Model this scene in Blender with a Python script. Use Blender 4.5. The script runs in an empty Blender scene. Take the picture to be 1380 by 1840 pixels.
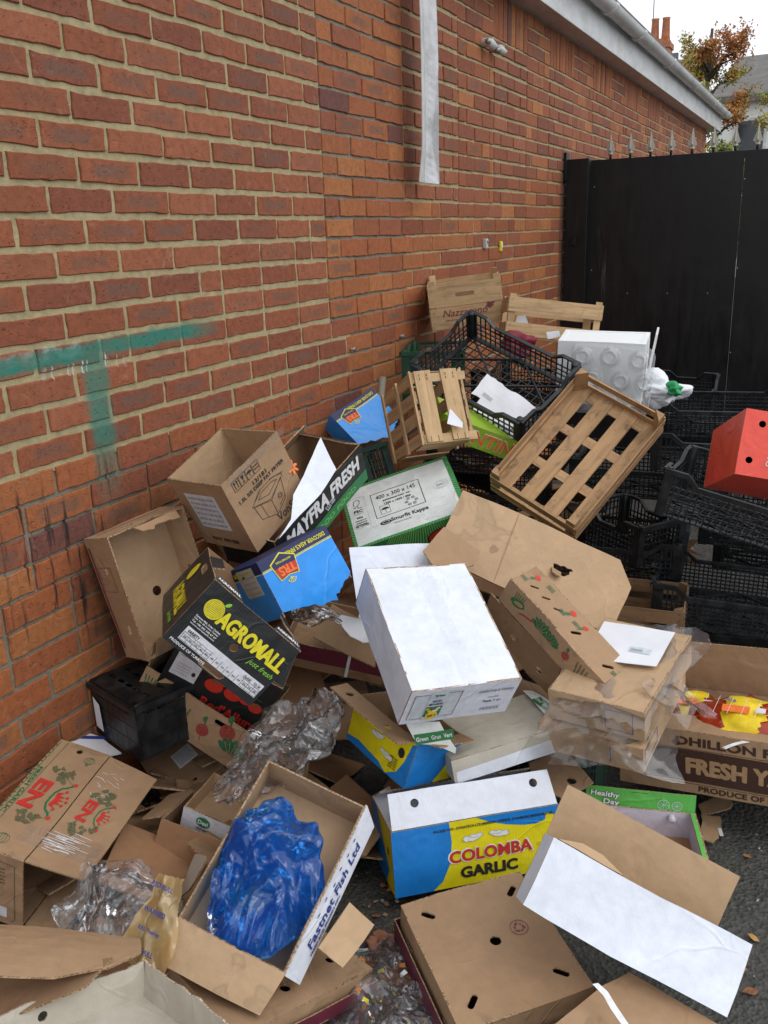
import bpy, bmesh, math, random
from mathutils import Vector, Matrix, noise, geometry
random.seed(7)
C = bpy.context.scene.collection
sc = bpy.context.scene
# ---------------------------------------------------------------- camera
cd = bpy.data.cameras.new('camera'); cam = bpy.data.objects.new('camera', cd); C.objects.link(cam)
cd.sensor_fit = 'VERTICAL'; cd.sensor_height = 36; cd.lens = 31.21; cd.clip_start = .05; cd.clip_end = 500
R3 = ((0.89800378,0.10260628,-0.42785649),(0.43877724,-0.28092445,0.85355491),(-0.03261526,-0.95422922,-0.29729252))
cam.matrix_world = Matrix([(r[0], -r[1], -r[2], t) for r, t in zip(R3, (1.73, 0, 1.58))] + [(0,0,0,1)])
sc.camera = cam
# ---------------------------------------------------------------- overcast sky and soft sun
SUN_EL, SUN_AZ = math.radians(52), math.radians(100)
w = bpy.data.worlds.new('World'); sc.world = w; w.use_nodes = True
nt = w.node_tree; bg = nt.nodes['Background']
sky = nt.nodes.new('ShaderNodeTexSky'); sky.sky_type = 'NISHITA'; sky.sun_disc = False
sky.sun_elevation = SUN_EL; sky.sun_rotation = SUN_AZ; sky.dust_density = 4; sky.air_density = 1.0; sky.ozone_density = 1.0
hs = nt.nodes.new('ShaderNodeHueSaturation'); hs.inputs['Saturation'].default_value = .22
nt.links.new(sky.outputs[0], hs.inputs['Color']); mxs = nt.nodes.new('ShaderNodeMixRGB'); mxs.inputs[0].default_value = .85; mxs.inputs[2].default_value = (5.6, 5.9, 6.3, 1)
nt.links.new(hs.outputs[0], mxs.inputs[1]); nt.links.new(mxs.outputs[0], bg.inputs[0]); bg.inputs[1].default_value = .15
sl = bpy.data.lights.new('sun', 'SUN'); sl.energy = .55; sl.angle = math.radians(40); sl.color = (1, .97, .92)
so = bpy.data.objects.new('sun', sl); C.objects.link(so)
sd = Vector((math.sin(SUN_AZ)*math.cos(SUN_EL), math.cos(SUN_AZ)*math.cos(SUN_EL), math.sin(SUN_EL)))
so.rotation_euler = sd.to_track_quat('Z', 'Y').to_euler()
sc.view_settings.view_transform = 'Standard'; sc.view_settings.look = 'None'; sc.view_settings.gamma = 1
sc.view_settings.exposure = 0.46

# ---------------------------------------------------------------- materials
MATS = {}
class N:
    def __init__(s, name):
        s.m = bpy.data.materials.new(name); s.m.use_nodes = True; s.t = s.m.node_tree; s.b = s.t.nodes['Principled BSDF']
        s.out = s.t.nodes['Material Output']
    def n(s, typ, **kw):
        x = s.t.nodes.new('ShaderNode'+typ)
        for k, v in kw.items():
            if k in x.inputs.keys(): x.inputs[k].default_value = v
            else: setattr(x, k, v)
        return x
    def l(s, a, b): s.t.links.new(a, b)
    def co(s, kind='Object', scale=(1,1,1)):
        tc = s.n('TexCoord'); mp = s.n('Mapping'); mp.inputs['Scale'].default_value = scale; s.l(tc.outputs[kind], mp.inputs['Vector']); return mp.outputs[0]
    def noise(s, vec, scale, detail=3, rough=.55, dist=0):
        x = s.n('TexNoise'); x.inputs['Scale'].default_value = scale; x.inputs['Detail'].default_value = detail
        x.inputs['Roughness'].default_value = rough; x.inputs['Distortion'].default_value = dist
        s.l(vec, x.inputs['Vector']); return x.outputs['Fac']
    def ramp(s, f, stops):
        x = s.n('ValToRGB'); e = x.color_ramp.elements
        while len(e) < len(stops): e.new(.5)
        for el, (p, c) in zip(e, stops): el.position = p; el.color = tuple(c)+(1,) if len(c) == 3 else c
        s.l(f, x.inputs[0]); return x.outputs[0]
    def mix(s, f, a, b, mode='MIX'):
        x = s.n('MixRGB', blend_type=mode)
        for i, q in enumerate((f, a, b)):
            if hasattr(q, 'links'): s.l(q, x.inputs[i])
            else: x.inputs[i].default_value = q if i == 0 else (tuple(q)+(1,))[:4]
        return x.outputs[0]
    def math(s, op, a, b=0., c=None, clamp=False):
        x = s.n('Math', operation=op); x.use_clamp = clamp
        for i, q in enumerate((a, b) if c is None else (a, b, c)):
            if hasattr(q, 'links'): s.l(q, x.inputs[i])
            else: x.inputs[i].default_value = q
        return x.outputs[0]
    def bump(s, f, strength=.3, dist=.002):
        x = s.n('Bump'); x.inputs['Strength'].default_value = strength; x.inputs['Distance'].default_value = dist
        s.l(f, x.inputs['Height']); s.l(x.outputs[0], s.b.inputs['Normal']); return x
def g(v): return (v, v, v)
def sc3(c, k): return tuple(x*k for x in c)
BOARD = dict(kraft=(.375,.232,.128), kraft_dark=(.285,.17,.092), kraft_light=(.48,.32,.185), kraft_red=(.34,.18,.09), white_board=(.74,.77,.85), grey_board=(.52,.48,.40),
    purple_white=(.62,.58,.66), black_board=(.016,.017,.018), maroon=(.13,.015,.035), red_board=(.80,.075,.045), trs_blue=(.015,.27,.78), navy=(.012,.018,.07), green_board=(.10,.42,.07),
    green_carton=(.02,.16,.05), lime_board=(.28,.45,.02), yellow_ink=(.78,.66,.01), blue_ink=(.01,.20,.60), dark_green=(.008,.14,.045), cover_white=(.72,.75,.72))
INK = dict(ink_black=(.02,.02,.02), ink_white=(.78,.78,.78), ink_yellow=(.75,.65,.02), ink_red=(.55,.03,.02), ink_green=(.03,.20,.07), ink_lime=(.25,.6,.05), ink_orange=(.85,.18,.02),
    ink_brown=(.055,.02,.012), ink_olive=(.13,.13,.06), ink_blue=(.03,.06,.28), ink_grey=(.35,.36,.38), ink_maroon=(.22,.03,.05), ink_kraft=(.40,.235,.12), label_paper=(.66,.66,.70),
    ink_tomato=(.6,.03,.015), ink_chilli=(.35,.05,.04), ink_leaf=(.015,.16,.06), ink_stripe=(.16,.5,.12), ink_pale=(.62,.68,.72), navy_ink=(.012,.018,.085), ink_kraft_pale=(.80,.42,.34), kraft_shade=(.30,.18,.09), ink_green_gloss=(.02,.32,.10), ink_maroon_cloth=(.20,.01,.03), label_yellow=(.80,.58,.01), onion_skin=(.30,.13,.07), wood_grey=(.22,.19,.15), amber=(.75,.42,.05))
def M(name):
    if name in MATS: return MATS[name]
    n = N(name); b = n.b; b.inputs['Roughness'].default_value = .75
    if name in BOARD:
        c = BOARD[name]; v = n.co(); fibre = n.noise(n.co(scale=(1,1,1)), 260, 2); big = n.noise(v, 7, 4, .6); mid = n.noise(v, 38, 4, .6)
        k = n.ramp(big, [(.3, sc3(c, .86)), (.7, sc3(c, 1.08))])
        k2 = n.mix(.35, k, n.ramp(mid, [(.3, sc3(c, .8)), (.7, sc3(c, 1.12))]))
        dark = n.noise(v, 5.5, 6, .7, .4); spots = n.ramp(dark, [(.62, g(0)), (.78, g(1))])
        col = n.mix(n.math('MULTIPLY', spots, .45 if name.startswith('kraft') else .16), k2, sc3(c, .55))
        tide = n.noise(v, 4.2, 3, .6, .7); edge_ = n.math('SUBTRACT', 1, n.math('MULTIPLY', n.math('ABSOLUTE', n.math('SUBTRACT', tide, .60)), 42), clamp=True)
        if name.startswith('kraft'): col = n.mix(n.math('MULTIPLY', edge_, .30), n.mix(n.math('MULTIPLY', n.ramp(tide, [(.595, g(0)), (.61, g(1))]), .22), col, sc3(c, .55)), sc3(c, .45))
        speck = n.ramp(n.noise(v, 150, 2), [(.70, g(0)), (.76, g(1))])
        if name.startswith('kraft') or name == 'grey_board': col = n.mix(n.math('MULTIPLY', speck, .35), col, sc3(c, .5))
        n.l(col, b.inputs['Base Color'])
        gl = dict(trs_blue=.32, navy=.35, black_board=.38, red_board=.33, yellow_ink=.42, blue_ink=.42, green_board=.45, white_board=.55, maroon=.5).get(name, .82)
        rr = n.ramp(mid, [(0, g(max(.1, gl-.1))), (1, g(gl+.1))]); n.l(rr, b.inputs['Roughness'])
        wv = n.n('TexWave', wave_type='BANDS', bands_direction='X'); wv.inputs['Scale'].default_value = 42; wv.inputs['Distortion'].default_value = .6; n.l(v, wv.inputs['Vector'])
        h = n.math('ADD', n.math('MULTIPLY', wv.outputs['Fac'], .25), n.math('ADD', n.math('MULTIPLY', mid, 1.6), n.math('MULTIPLY', fibre, .5)))
        dent = n.noise(v, 11, 2, .5, .8); h = n.math('ADD', h, n.math('MULTIPLY', dent, 11.))
        vc = n.n('TexVoronoi', feature='DISTANCE_TO_EDGE'); vc.inputs['Scale'].default_value = 4.3; nv = n.n('VectorMath', operation='ADD'); n.l(v, nv.inputs[0]); nz = n.n('TexNoise'); nz.inputs['Scale'].default_value = 5; n.l(v, nz.inputs['Vector'])
        ns_ = n.n('VectorMath', operation='SCALE'); n.l(nz.outputs['Color'], ns_.inputs[0]); ns_.inputs['Scale'].default_value = .22; n.l(ns_.outputs[0], nv.inputs[1]); n.l(nv.outputs[0], vc.inputs['Vector'])
        cr = n.math('MULTIPLY', n.math('SUBTRACT', 1, n.math('MULTIPLY', vc.outputs['Distance'], 38), clamp=True), n.ramp(n.noise(v, 6, 2), [(.45, g(0)), (.6, g(1))])); h = n.math('ADD', h, n.math('MULTIPLY', cr, 2.2))
        n.bump(h, .40, .0013)
    elif name == 'flute':
        v = n.co(); x = n.noise(v, 230, 2); n.l(n.ramp(x, [(.35, (.13,.075,.035)), (.6, (.45,.30,.17))]), b.inputs['Base Color'])
    elif name == 'flute_white':
        v = n.co(); x = n.noise(v, 230, 2); n.l(n.ramp(x, [(.35, (.2,.13,.08)), (.6, (.62,.5,.38))]), b.inputs['Base Color'])
    elif name in INK:
        c = INK[name]; v = n.co(); x = n.noise(v, 60, 4, .65)
        n.l(n.ramp(x, [(.3, sc3(c, .82)), (.7, sc3(c, 1.1))]), b.inputs['Base Color']); b.inputs['Roughness'].default_value = .55
        if name not in ('label_paper','ink_white','ink_pale','ink_maroon_cloth','ink_green_gloss','onion_skin','label_yellow','wood_grey','kraft_shade'):
            a = n.ramp(n.noise(v, 210, 2), [(.34, g(.35)), (.5, g(1))]) if name in ('ink_leaf','ink_olive','ink_chilli','ink_maroon') else n.ramp(n.noise(v, 42, 6, .8, .5), [(.30, g(.25)), (.38, g(1))]); n.l(a, b.inputs['Alpha'])
    elif name == 'paper':
        v = n.co(); x = n.noise(v, 9, 3); n.l(n.ramp(x, [(.3, (.72,.73,.78)), (.7, (.82,.83,.86))]), b.inputs['Base Color']); n.bump(x, .5, .006)
    elif name in ('wood', 'wood_dirty', 'wood_dark'):
        v = n.co(); st = n.co(scale=(1,1,1)); c = dict(wood=(.50,.33,.17), wood_dirty=(.42,.25,.12), wood_dark=(.26,.15,.075))[name]
        a = n.n('Attribute', attribute_name='grain', attribute_type='GEOMETRY')
        gr = n.noise(a.outputs['Vector'], 1, 5, .6, .8)
        k = n.ramp(gr, [(.3, sc3(c, .68)), (.5, c), (.72, sc3(c, 1.18))])
        d = n.ramp(n.noise(v, 16, 5, .7, .6), [(.53, g(0)), (.72, g(1))])
        col = n.mix(n.math('MULTIPLY', d, dict(wood=.3, wood_dirty=.78, wood_dark=.6)[name]), k, (.09,.055,.03))
        n.l(col, b.inputs['Base Color']); n.bump(gr, .5, .002)
    elif name.startswith('plastic_'):
        c = dict(plastic_black=(.012,.014,.016), plastic_dark=(.008,.009,.010), plastic_green=(.006,.055,.02), plastic_teal=(.02,.05,.04))[name]
        v = n.co(); x = n.noise(v, 25, 5, .65); d = n.ramp(x, [(.45, g(0)), (.75, g(1))])
        n.l(n.mix(n.math('MULTIPLY', d, .35), c, (.07,.075,.08)), b.inputs['Base Color'])
        n.l(n.ramp(x, [(.3, g(.28)), (.7, g(.55))]), b.inputs['Roughness'])
    elif name in ('tape_clear', 'net_mesh', 'clear_film', 'clear_tray', 'blue_film', 'wrap_film', 'net_film', 'yellow_film'):
        t = dict(tape_clear=(1,1,1), net_mesh=(.9,.12,.03), clear_film=(.93,.93,.94), clear_tray=(.95,.97,.97), wrap_film=(.97,.95,.92), blue_film=(.18,.55,.97), net_film=(.9,.1,.02), yellow_film=(.9,.75,.45))[name]
        op = dict(tape_clear=.01, net_mesh=.72, clear_film=.07, clear_tray=.34, wrap_film=.10, blue_film=.33, net_film=.7, yellow_film=.75)[name]
        fr = n.n('Fresnel'); fr.inputs['IOR'].default_value = 1.5
        tr = n.n('BsdfTransparent'); tr.inputs['Color'].default_value = t+(1,)
        df = n.n('BsdfDiffuse'); tl = n.n('BsdfTranslucent'); base = dict(blue_film=(.005,.21,.88), net_mesh=(.88,.09,.015), yellow_film=(.78,.55,.24)).get(name, (.88,.90,.92))
        df.inputs['Color'].default_value = base+(1,); tl.inputs['Color'].default_value = base+(1,)
        ad = n.n('MixShader'); ad.inputs[0].default_value = .55; n.l(df.outputs[0], ad.inputs[1]); n.l(tl.outputs[0], ad.inputs[2])
        m1 = n.n('MixShader'); m1.inputs[0].default_value = op; n.l(tr.outputs[0], m1.inputs[1]); n.l(ad.outputs[0], m1.inputs[2])
        gl = n.n('BsdfGlossy'); gl.inputs['Roughness'].default_value = .35 if name == 'tape_clear' else .10
        m2 = n.n('MixShader'); n.l(n.math('ADD', n.math('MULTIPLY', fr.outputs[0], .16 if name == 'tape_clear' else .9 if name == 'wrap_film' else 1.1), .02, clamp=True), m2.inputs[0]); n.l(m1.outputs[0], m2.inputs[1]); n.l(gl.outputs[0], m2.inputs[2])
        bp = n.n('Bump'); bp.inputs['Strength'].default_value = .08 if name == 'tape_clear' else .22; bp.inputs['Distance'].default_value = .004
        n.l(n.noise(n.co(), 24, 2, .5, 1.5), bp.inputs['Height'])
        for q in (gl, fr): n.l(bp.outputs[0], q.inputs['Normal'])
        n.l(m2.outputs[0], n.out.inputs['Surface'])
    elif name == 'foam_white': b.inputs['Base Color'].default_value = (.80,.82,.82,1)
    elif name == 'brick':
        at = n.n('Attribute', attribute_name='tone', attribute_type='GEOMETRY'); uv = n.n('UVMap'); v = n.co()
        f1 = n.noise(v, 45, 6, .7); f2 = n.noise(v, 9, 5, .65)
        col = n.mix(.75, at.outputs['Color'], n.ramp(f1, [(.3, g(.68)), (.7, g(1.25))]), 'MULTIPLY')
        # darker fired patch in the middle of some bricks
        sep = n.n('SeparateXYZ'); n.l(uv.outputs[0], sep.inputs[0])
        du = n.math('ABSOLUTE', n.math('SUBTRACT', sep.outputs[0], .5)); dv = n.math('ABSOLUTE', n.math('SUBTRACT', sep.outputs[1], .5))
        dd = n.math('ADD', n.math('MAXIMUM', n.math('MULTIPLY', du, 2.7), n.math('MULTIPLY', dv, 3.1)), n.math('MULTIPLY', n.math('SUBTRACT', f2, .5), 1.1))
        kiss = n.math('MULTIPLY', n.ramp(dd, [(.62, g(1)), (1.05, g(0))]), at.outputs['Alpha'])
        col = n.mix(kiss, col, (.15,.085,.06))
        sp = n.ramp(n.noise(v, 130, 2), [(.70, g(0)), (.74, g(1))]); col = n.mix(n.math('MULTIPLY', sp, .5), col, (.06,.03,.02))
        ef = n.ramp(n.noise(v, 14, 5, .7, 1.), [(.60, g(0)), (.82, g(1))]); col = n.mix(n.math('MULTIPLY', ef, .35), col, (.50,.40,.33))
        col = wall_marks(n, col); n.l(col, b.inputs['Base Color']); b.inputs['Roughness'].default_value = .8
        pit = n.ramp(n.noise(v, 75, 3, .6), [(.30, g(0)), (.40, g(1))]); n.bump(n.math('ADD', n.math('ADD', f1, pit), n.math('MULTIPLY', n.noise(v, 190, 3), .6)), .75, .003)
    elif name in ('mortar_cream', 'mortar_grey'):
        c = (.40,.33,.18) if name == 'mortar_cream' else (.22,.205,.155); v = n.co(); f1 = n.noise(v, 30, 6, .7)
        col = n.ramp(f1, [(.3, sc3(c, .72)), (.5, c), (.7, sc3(c, 1.2))])
        col = n.mix(n.math('MULTIPLY', n.ramp(n.noise(v, 6, 5, .7), [(.5, g(0)), (.75, g(1))]), .4), col, sc3(c, .6))
        col = wall_marks(n, col); n.l(col, b.inputs['Base Color']); b.inputs['Roughness'].default_value = .9
        n.bump(n.math('ADD', f1, n.math('MULTIPLY', n.noise(v, 220, 3), .4)), .8, .005)
    elif name == 'asphalt':
        v = n.co(); f1 = n.noise(v, 3, 6, .65); f2 = n.noise(v, 90, 4, .7); vo = n.n('TexVoronoi'); vo.inputs['Scale'].default_value = 95; n.l(v, vo.inputs['Vector'])
        st = n.ramp(vo.outputs['Color'], [(.2, (.028,.027,.026)), (.8, (.10,.095,.085))])
        col = n.mix(.5, st, n.ramp(f1, [(.3, (.03,.03,.028)), (.7, (.075,.07,.06))]))
        moss = n.ramp(n.noise(v, 8, 6, .75, .5), [(.56, g(0)), (.70, g(1))]); col = n.mix(n.math('MULTIPLY', moss, .6), col, (.045,.05,.018))
        n.l(col, b.inputs['Base Color']); n.l(n.ramp(f1, [(.3, g(.45)), (.7, g(.85))]), b.inputs['Roughness'])
        n.bump(n.math('ADD', f2, vo.outputs['Distance']), .9, .006)
    elif name == 'gate_paint':
        v = n.co(); x = n.noise(n.co(scale=(6,6,1)), 3, 6, .7); y = n.noise(v, 60, 3)
        col = n.ramp(x, [(.4, (.0035,.0035,.004)), (.8, (.010,.010,.011))])
        sc_ = n.ramp(n.noise(n.co(scale=(14,14,1.2)), 1.6, 4, .6), [(.72, g(0)), (.78, g(1))]); col = n.mix(n.math('MULTIPLY', sc_, .12), col, (.08,.08,.08))
        sx_ = n.n('SeparateXYZ'); n.l(n.co(), sx_.inputs[0]); mk = n.math('MULTIPLY', n.math('SUBTRACT', 1, n.math('MULTIPLY', n.math('ABSOLUTE', n.math('SUBTRACT', n.math('ADD', sx_.outputs[0], n.math('MULTIPLY', sx_.outputs[2], .10)), .405)), 28), clamp=True), n.math('SUBTRACT', 1, n.math('MULTIPLY', n.math('ABSOLUTE', n.math('SUBTRACT', sx_.outputs[2], 1.32)), 3.4), clamp=True))
        mk = n.math('MULTIPLY', mk, n.ramp(n.noise(n.co(scale=(60,1,3)), 1, 5, .75), [(.50, g(0)), (.66, g(1))])); col = n.mix(n.math('MULTIPLY', mk, .5), col, (.25,.25,.25))
        dust = n.ramp(n.noise(v, 2.2, 6, .75), [(.5, g(0)), (.8, g(1))]); col = n.mix(n.math('MULTIPLY', dust, .3), col, (.03,.026,.022))
        n.l(col, b.inputs['Base Color']); n.l(n.ramp(x, [(.3, g(.32)), (.8, g(.6))]), b.inputs['Roughness']); b.inputs['Specular IOR Level'].default_value = .35; n.bump(n.noise(v, 3, 3), .5, .01)
    elif name == 'pvc':
        v = n.co(); x = n.noise(n.co(scale=(1,.4,1)), 9, 6, .75); d = n.ramp(x, [(.42, g(0)), (.72, g(1))])
        n.l(n.mix(n.math('MULTIPLY', d, .6), (.62,.62,.61), (.27,.26,.23)), b.inputs['Base Color']); b.inputs['Roughness'].default_value = .4
    elif name == 'strip_white': b.inputs['Base Color'].default_value = (.62,.62,.63,1); n.l(n.ramp(n.noise(n.co(), 9, 5, .7), [(.4, (.66,.66,.68)), (.75, (.36,.35,.33))]), b.inputs['Base Color'])
    elif name == 'slate': n.l(n.ramp(n.noise(n.co(), 4, 4), [(.3, (.10,.09,.085)), (.7, (.17,.155,.14))]), b.inputs['Base Color'])
    elif name == 'render_white': b.inputs['Base Color'].default_value = (.75,.78,.72,1)
    elif name == 'terracotta': n.l(n.ramp(n.noise(n.co(), 14, 4), [(.3, (.30,.09,.035)), (.7, (.46,.17,.08))]), b.inputs['Base Color'])
    elif name == 'lead': b.inputs['Base Color'].default_value = (.13,.15,.17,1)
    elif name == 'window_glass': b.inputs['Base Color'].default_value = (.03,.035,.04,1); b.inputs['Roughness'].default_value = .08
    elif name == 'spike_paint': b.inputs['Base Color'].default_value = (.40,.38,.31,1); b.inputs['Roughness'].default_value = .4
    elif name == 'bark': b.inputs['Base Color'].default_value = (.06,.045,.03,1)
    elif name.startswith('leaf_'):
        c = dict(leaf_orange=(.48,.25,.07), leaf_green=(.27,.31,.07), leaf_yellow=(.45,.36,.05), leaf_dark=(.09,.11,.03), leaf_brown=(.22,.09,.035), leaf_rust=(.45,.19,.06))[name]
        n.l(n.ramp(n.noise(n.co(), 3, 3), [(.3, sc3(c, .7)), (.7, sc3(c, 1.25))]), b.inputs['Base Color'])
    elif name == 'metal': b.inputs['Base Color'].default_value = (.35,.34,.32,1); b.inputs['Metallic'].default_value = .7; b.inputs['Roughness'].default_value = .45
    elif name == 'onion': n.l(n.ramp(n.noise(n.co(), 30, 4), [(.3, (.45,.12,.02)), (.7, (.62,.26,.05))]), b.inputs['Base Color'])
    MATS[name] = n.m; return n.m
def wall_marks(n, col):
    # spray paint and drips that belong to the wall itself, plus two darkened areas
    v = n.co(); sp = n.n('SeparateXYZ'); n.l(v, sp.inputs[0]); Y, Z = sp.outputs[1], sp.outputs[2]
    wob = n.math('MULTIPLY', n.math('SUBTRACT', n.noise(v, 12, 3), .5), .03)
    def band(x, c, hw, soft):  # 1 inside |x-c|<hw
        d = n.math('ABSOLUTE', n.math('SUBTRACT', n.math('ADD', x, wob), c)); return n.math('SUBTRACT', 1, n.math('DIVIDE', n.math('SUBTRACT', d, hw), soft), clamp=True)
    fade = n.ramp(n.noise(v, 7, 4), [(.3, g(.7)), (.6, g(1))])
    z2 = n.math('ADD', Z, n.math('MULTIPLY', n.math('SUBTRACT', Y, 1.5), -.02))
    spray = n.ramp(n.noise(v, 60, 4, .7), [(.25, g(.6)), (.5, g(1))])
    bar = n.math('MULTIPLY', band(z2, 1.312, .013, .016), band(Y, 1.76, .42, .16))
    below = n.math('MULTIPLY', n.math('SUBTRACT', 1.318, Z), 60, clamp=True)
    stem = n.math('MULTIPLY', n.math('MULTIPLY', band(Y, 1.772, .030, .026), band(Z, 1.22, .10, .24)), below)
    paint = n.math('MULTIPLY', n.math('MAXIMUM', bar, n.math('MULTIPLY', stem, .9)), n.math('MULTIPLY', fade, spray))
    wsp = n.math('MULTIPLY', n.math('MULTIPLY', band(z2, 1.322, .008, .014), band(Y, 1.60, .10, .06)), n.ramp(n.noise(v, 30, 4, .7), [(.42, g(0)), (.6, g(1))]))
    col = n.mix(n.math('MULTIPLY', wsp, .7), col, (.55,.60,.58))
    col = n.mix(n.math('MULTIPLY', paint, .95, clamp=True), col, (.006,.20,.15))
    dr = n.noise(n.co(scale=(1,62,1.2)), 1, 2, .6)
    wd = n.math('MULTIPLY', n.ramp(dr, [(.56, g(0)), (.60, g(1))]), n.math('MULTIPLY', band(n.math('ADD', Z, n.math('MULTIPLY', n.noise(n.co(scale=(1,40,0)), 1, 1), .05)), 1.305, .012, .005), band(Y, 1.74, .10, .06)))
    col = n.mix(n.math('MULTIPLY', wd, .75), col, (.6,.62,.6))
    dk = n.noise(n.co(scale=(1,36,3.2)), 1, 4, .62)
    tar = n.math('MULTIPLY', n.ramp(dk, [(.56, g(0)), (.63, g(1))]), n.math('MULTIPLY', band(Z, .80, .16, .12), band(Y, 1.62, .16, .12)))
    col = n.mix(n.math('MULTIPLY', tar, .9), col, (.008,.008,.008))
    low_dark = n.math('MULTIPLY', n.math('MULTIPLY', band(Z, .66, .10, .25), band(Y, 1.86, .10, .22)), n.ramp(n.noise(v, 9, 5, .7), [(.35, g(.3)), (.6, g(1))]))  # blotchy darkening low on the wall, around the standing tray
    col = n.mix(n.math('MULTIPLY', low_dark, .8), col, (.02,.017,.015))
    st = n.math('MULTIPLY', band(Y, 6.33, .02, .06), band(Z, 1.2, .7, .3)); col = n.mix(n.math('MULTIPLY', st, .7), col, (.03,.022,.015))  # dark vertical strip on the bricks beside the gate post
    wh = n.ramp(n.noise(n.co(scale=(1,30,9)), 1.3, 3, .6), [(.76, g(0)), (.785, g(1))])
    return n.mix(n.math('MULTIPLY', wh, .35), col, (.6,.58,.52))

# ---------------------------------------------------------------- mesh helpers
def inside(p, poly):
    r = False; j = len(poly)-1
    for i in range(len(poly)):
        a, b = poly[i], poly[j]
        if (a[1] > p[1]) != (b[1] > p[1]) and p[0] < (b[0]-a[0])*(p[1]-a[1])/(b[1]-a[1])+a[0]: r = not r
        j = i
    return r
def cdt(outline, holes, gs):
    vs = []; es = []
    def ring(poly, s):
        k0 = len(vs)
        for i in range(len(poly)):
            a, b = Vector(poly[i][:2]), Vector(poly[(i+1) % len(poly)][:2]); m = max(1, int((b-a).length/s+.5))
            for q in range(m): vs.append(a.lerp(b, q/m))
        k1 = len(vs)
        for i in range(k0, k1): es.append((i, i+1 if i+1 < k1 else k0))
    ring(outline, gs)
    for h in holes: ring(h, gs)
    x0 = min(p[0] for p in outline); x1 = max(p[0] for p in outline); y0 = min(p[1] for p in outline); y1 = max(p[1] for p in outline)
    nx = int((x1-x0)/gs); ny = int((y1-y0)/gs); bv = list(vs)
    for i in range(1, nx+1):
        for j in range(1, ny+1):
            p = Vector((x0+(x1-x0)*i/(nx+1), y0+(y1-y0)*j/(ny+1)))
            if inside(p, outline) and not any(inside(p, h) for h in holes) and all((p-q).length > gs*.4 for q in bv): vs.append(p)
    V, E, F = geometry.delaunay_2d_cdt(vs, es, [], 0, 1e-6)[:3]
    out = []
    for f in F:
        c = (V[f[0]]+V[f[1]]+V[f[2]])/3
        if inside(c, outline) and not any(inside(c, h) for h in holes):
            a = (V[f[1]]-V[f[0]]).cross(V[f[2]]-V[f[0]])
            if abs(a) > 1e-10: out.append(tuple(f) if a > 0 else (f[0], f[2], f[1]))
    return V, out
TXT = {}
def text2d(s, bold, shear):
    k = (s, bold, shear)
    if k not in TXT:
        cu = bpy.data.curves.new('t', 'FONT'); cu.body = s; cu.size = 1; cu.offset = bold; cu.shear = shear; cu.resolution_u = 3; cu.fill_mode = 'FRONT'; cu.space_character = 1+bold*1.5
        ob = bpy.data.objects.new('t', cu); C.objects.link(ob); me = ob.to_mesh()
        vs = [(v.co.x, v.co.y) for v in me.vertices]; fs = [tuple(p.vertices) for p in me.polygons]
        fs = [f if ((vs[f[1]][0]-vs[f[0]][0])*(vs[f[2]][1]-vs[f[0]][1])-(vs[f[1]][1]-vs[f[0]][1])*(vs[f[2]][0]-vs[f[0]][0])) > 0 else f[::-1] for f in fs]
        ob.to_mesh_clear(); bpy.data.objects.remove(ob); bpy.data.curves.remove(cu)
        xs = [v[0] for v in vs]; ys = [v[1] for v in vs]; TXT[k] = ([(x-min(xs), y-min(ys)) for x, y in vs], fs, max(xs)-min(xs), max(ys)-min(ys))
    return TXT[k]
def warpf(co, amp, seed, freq=4.0):
    o = Vector((seed*3.1, seed*1.7, seed*.9))
    amp *= 1.3; return noise.noise_vector(co*freq+o)*amp + noise.noise_vector(co*freq*3+o)*(amp*.25)
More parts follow.
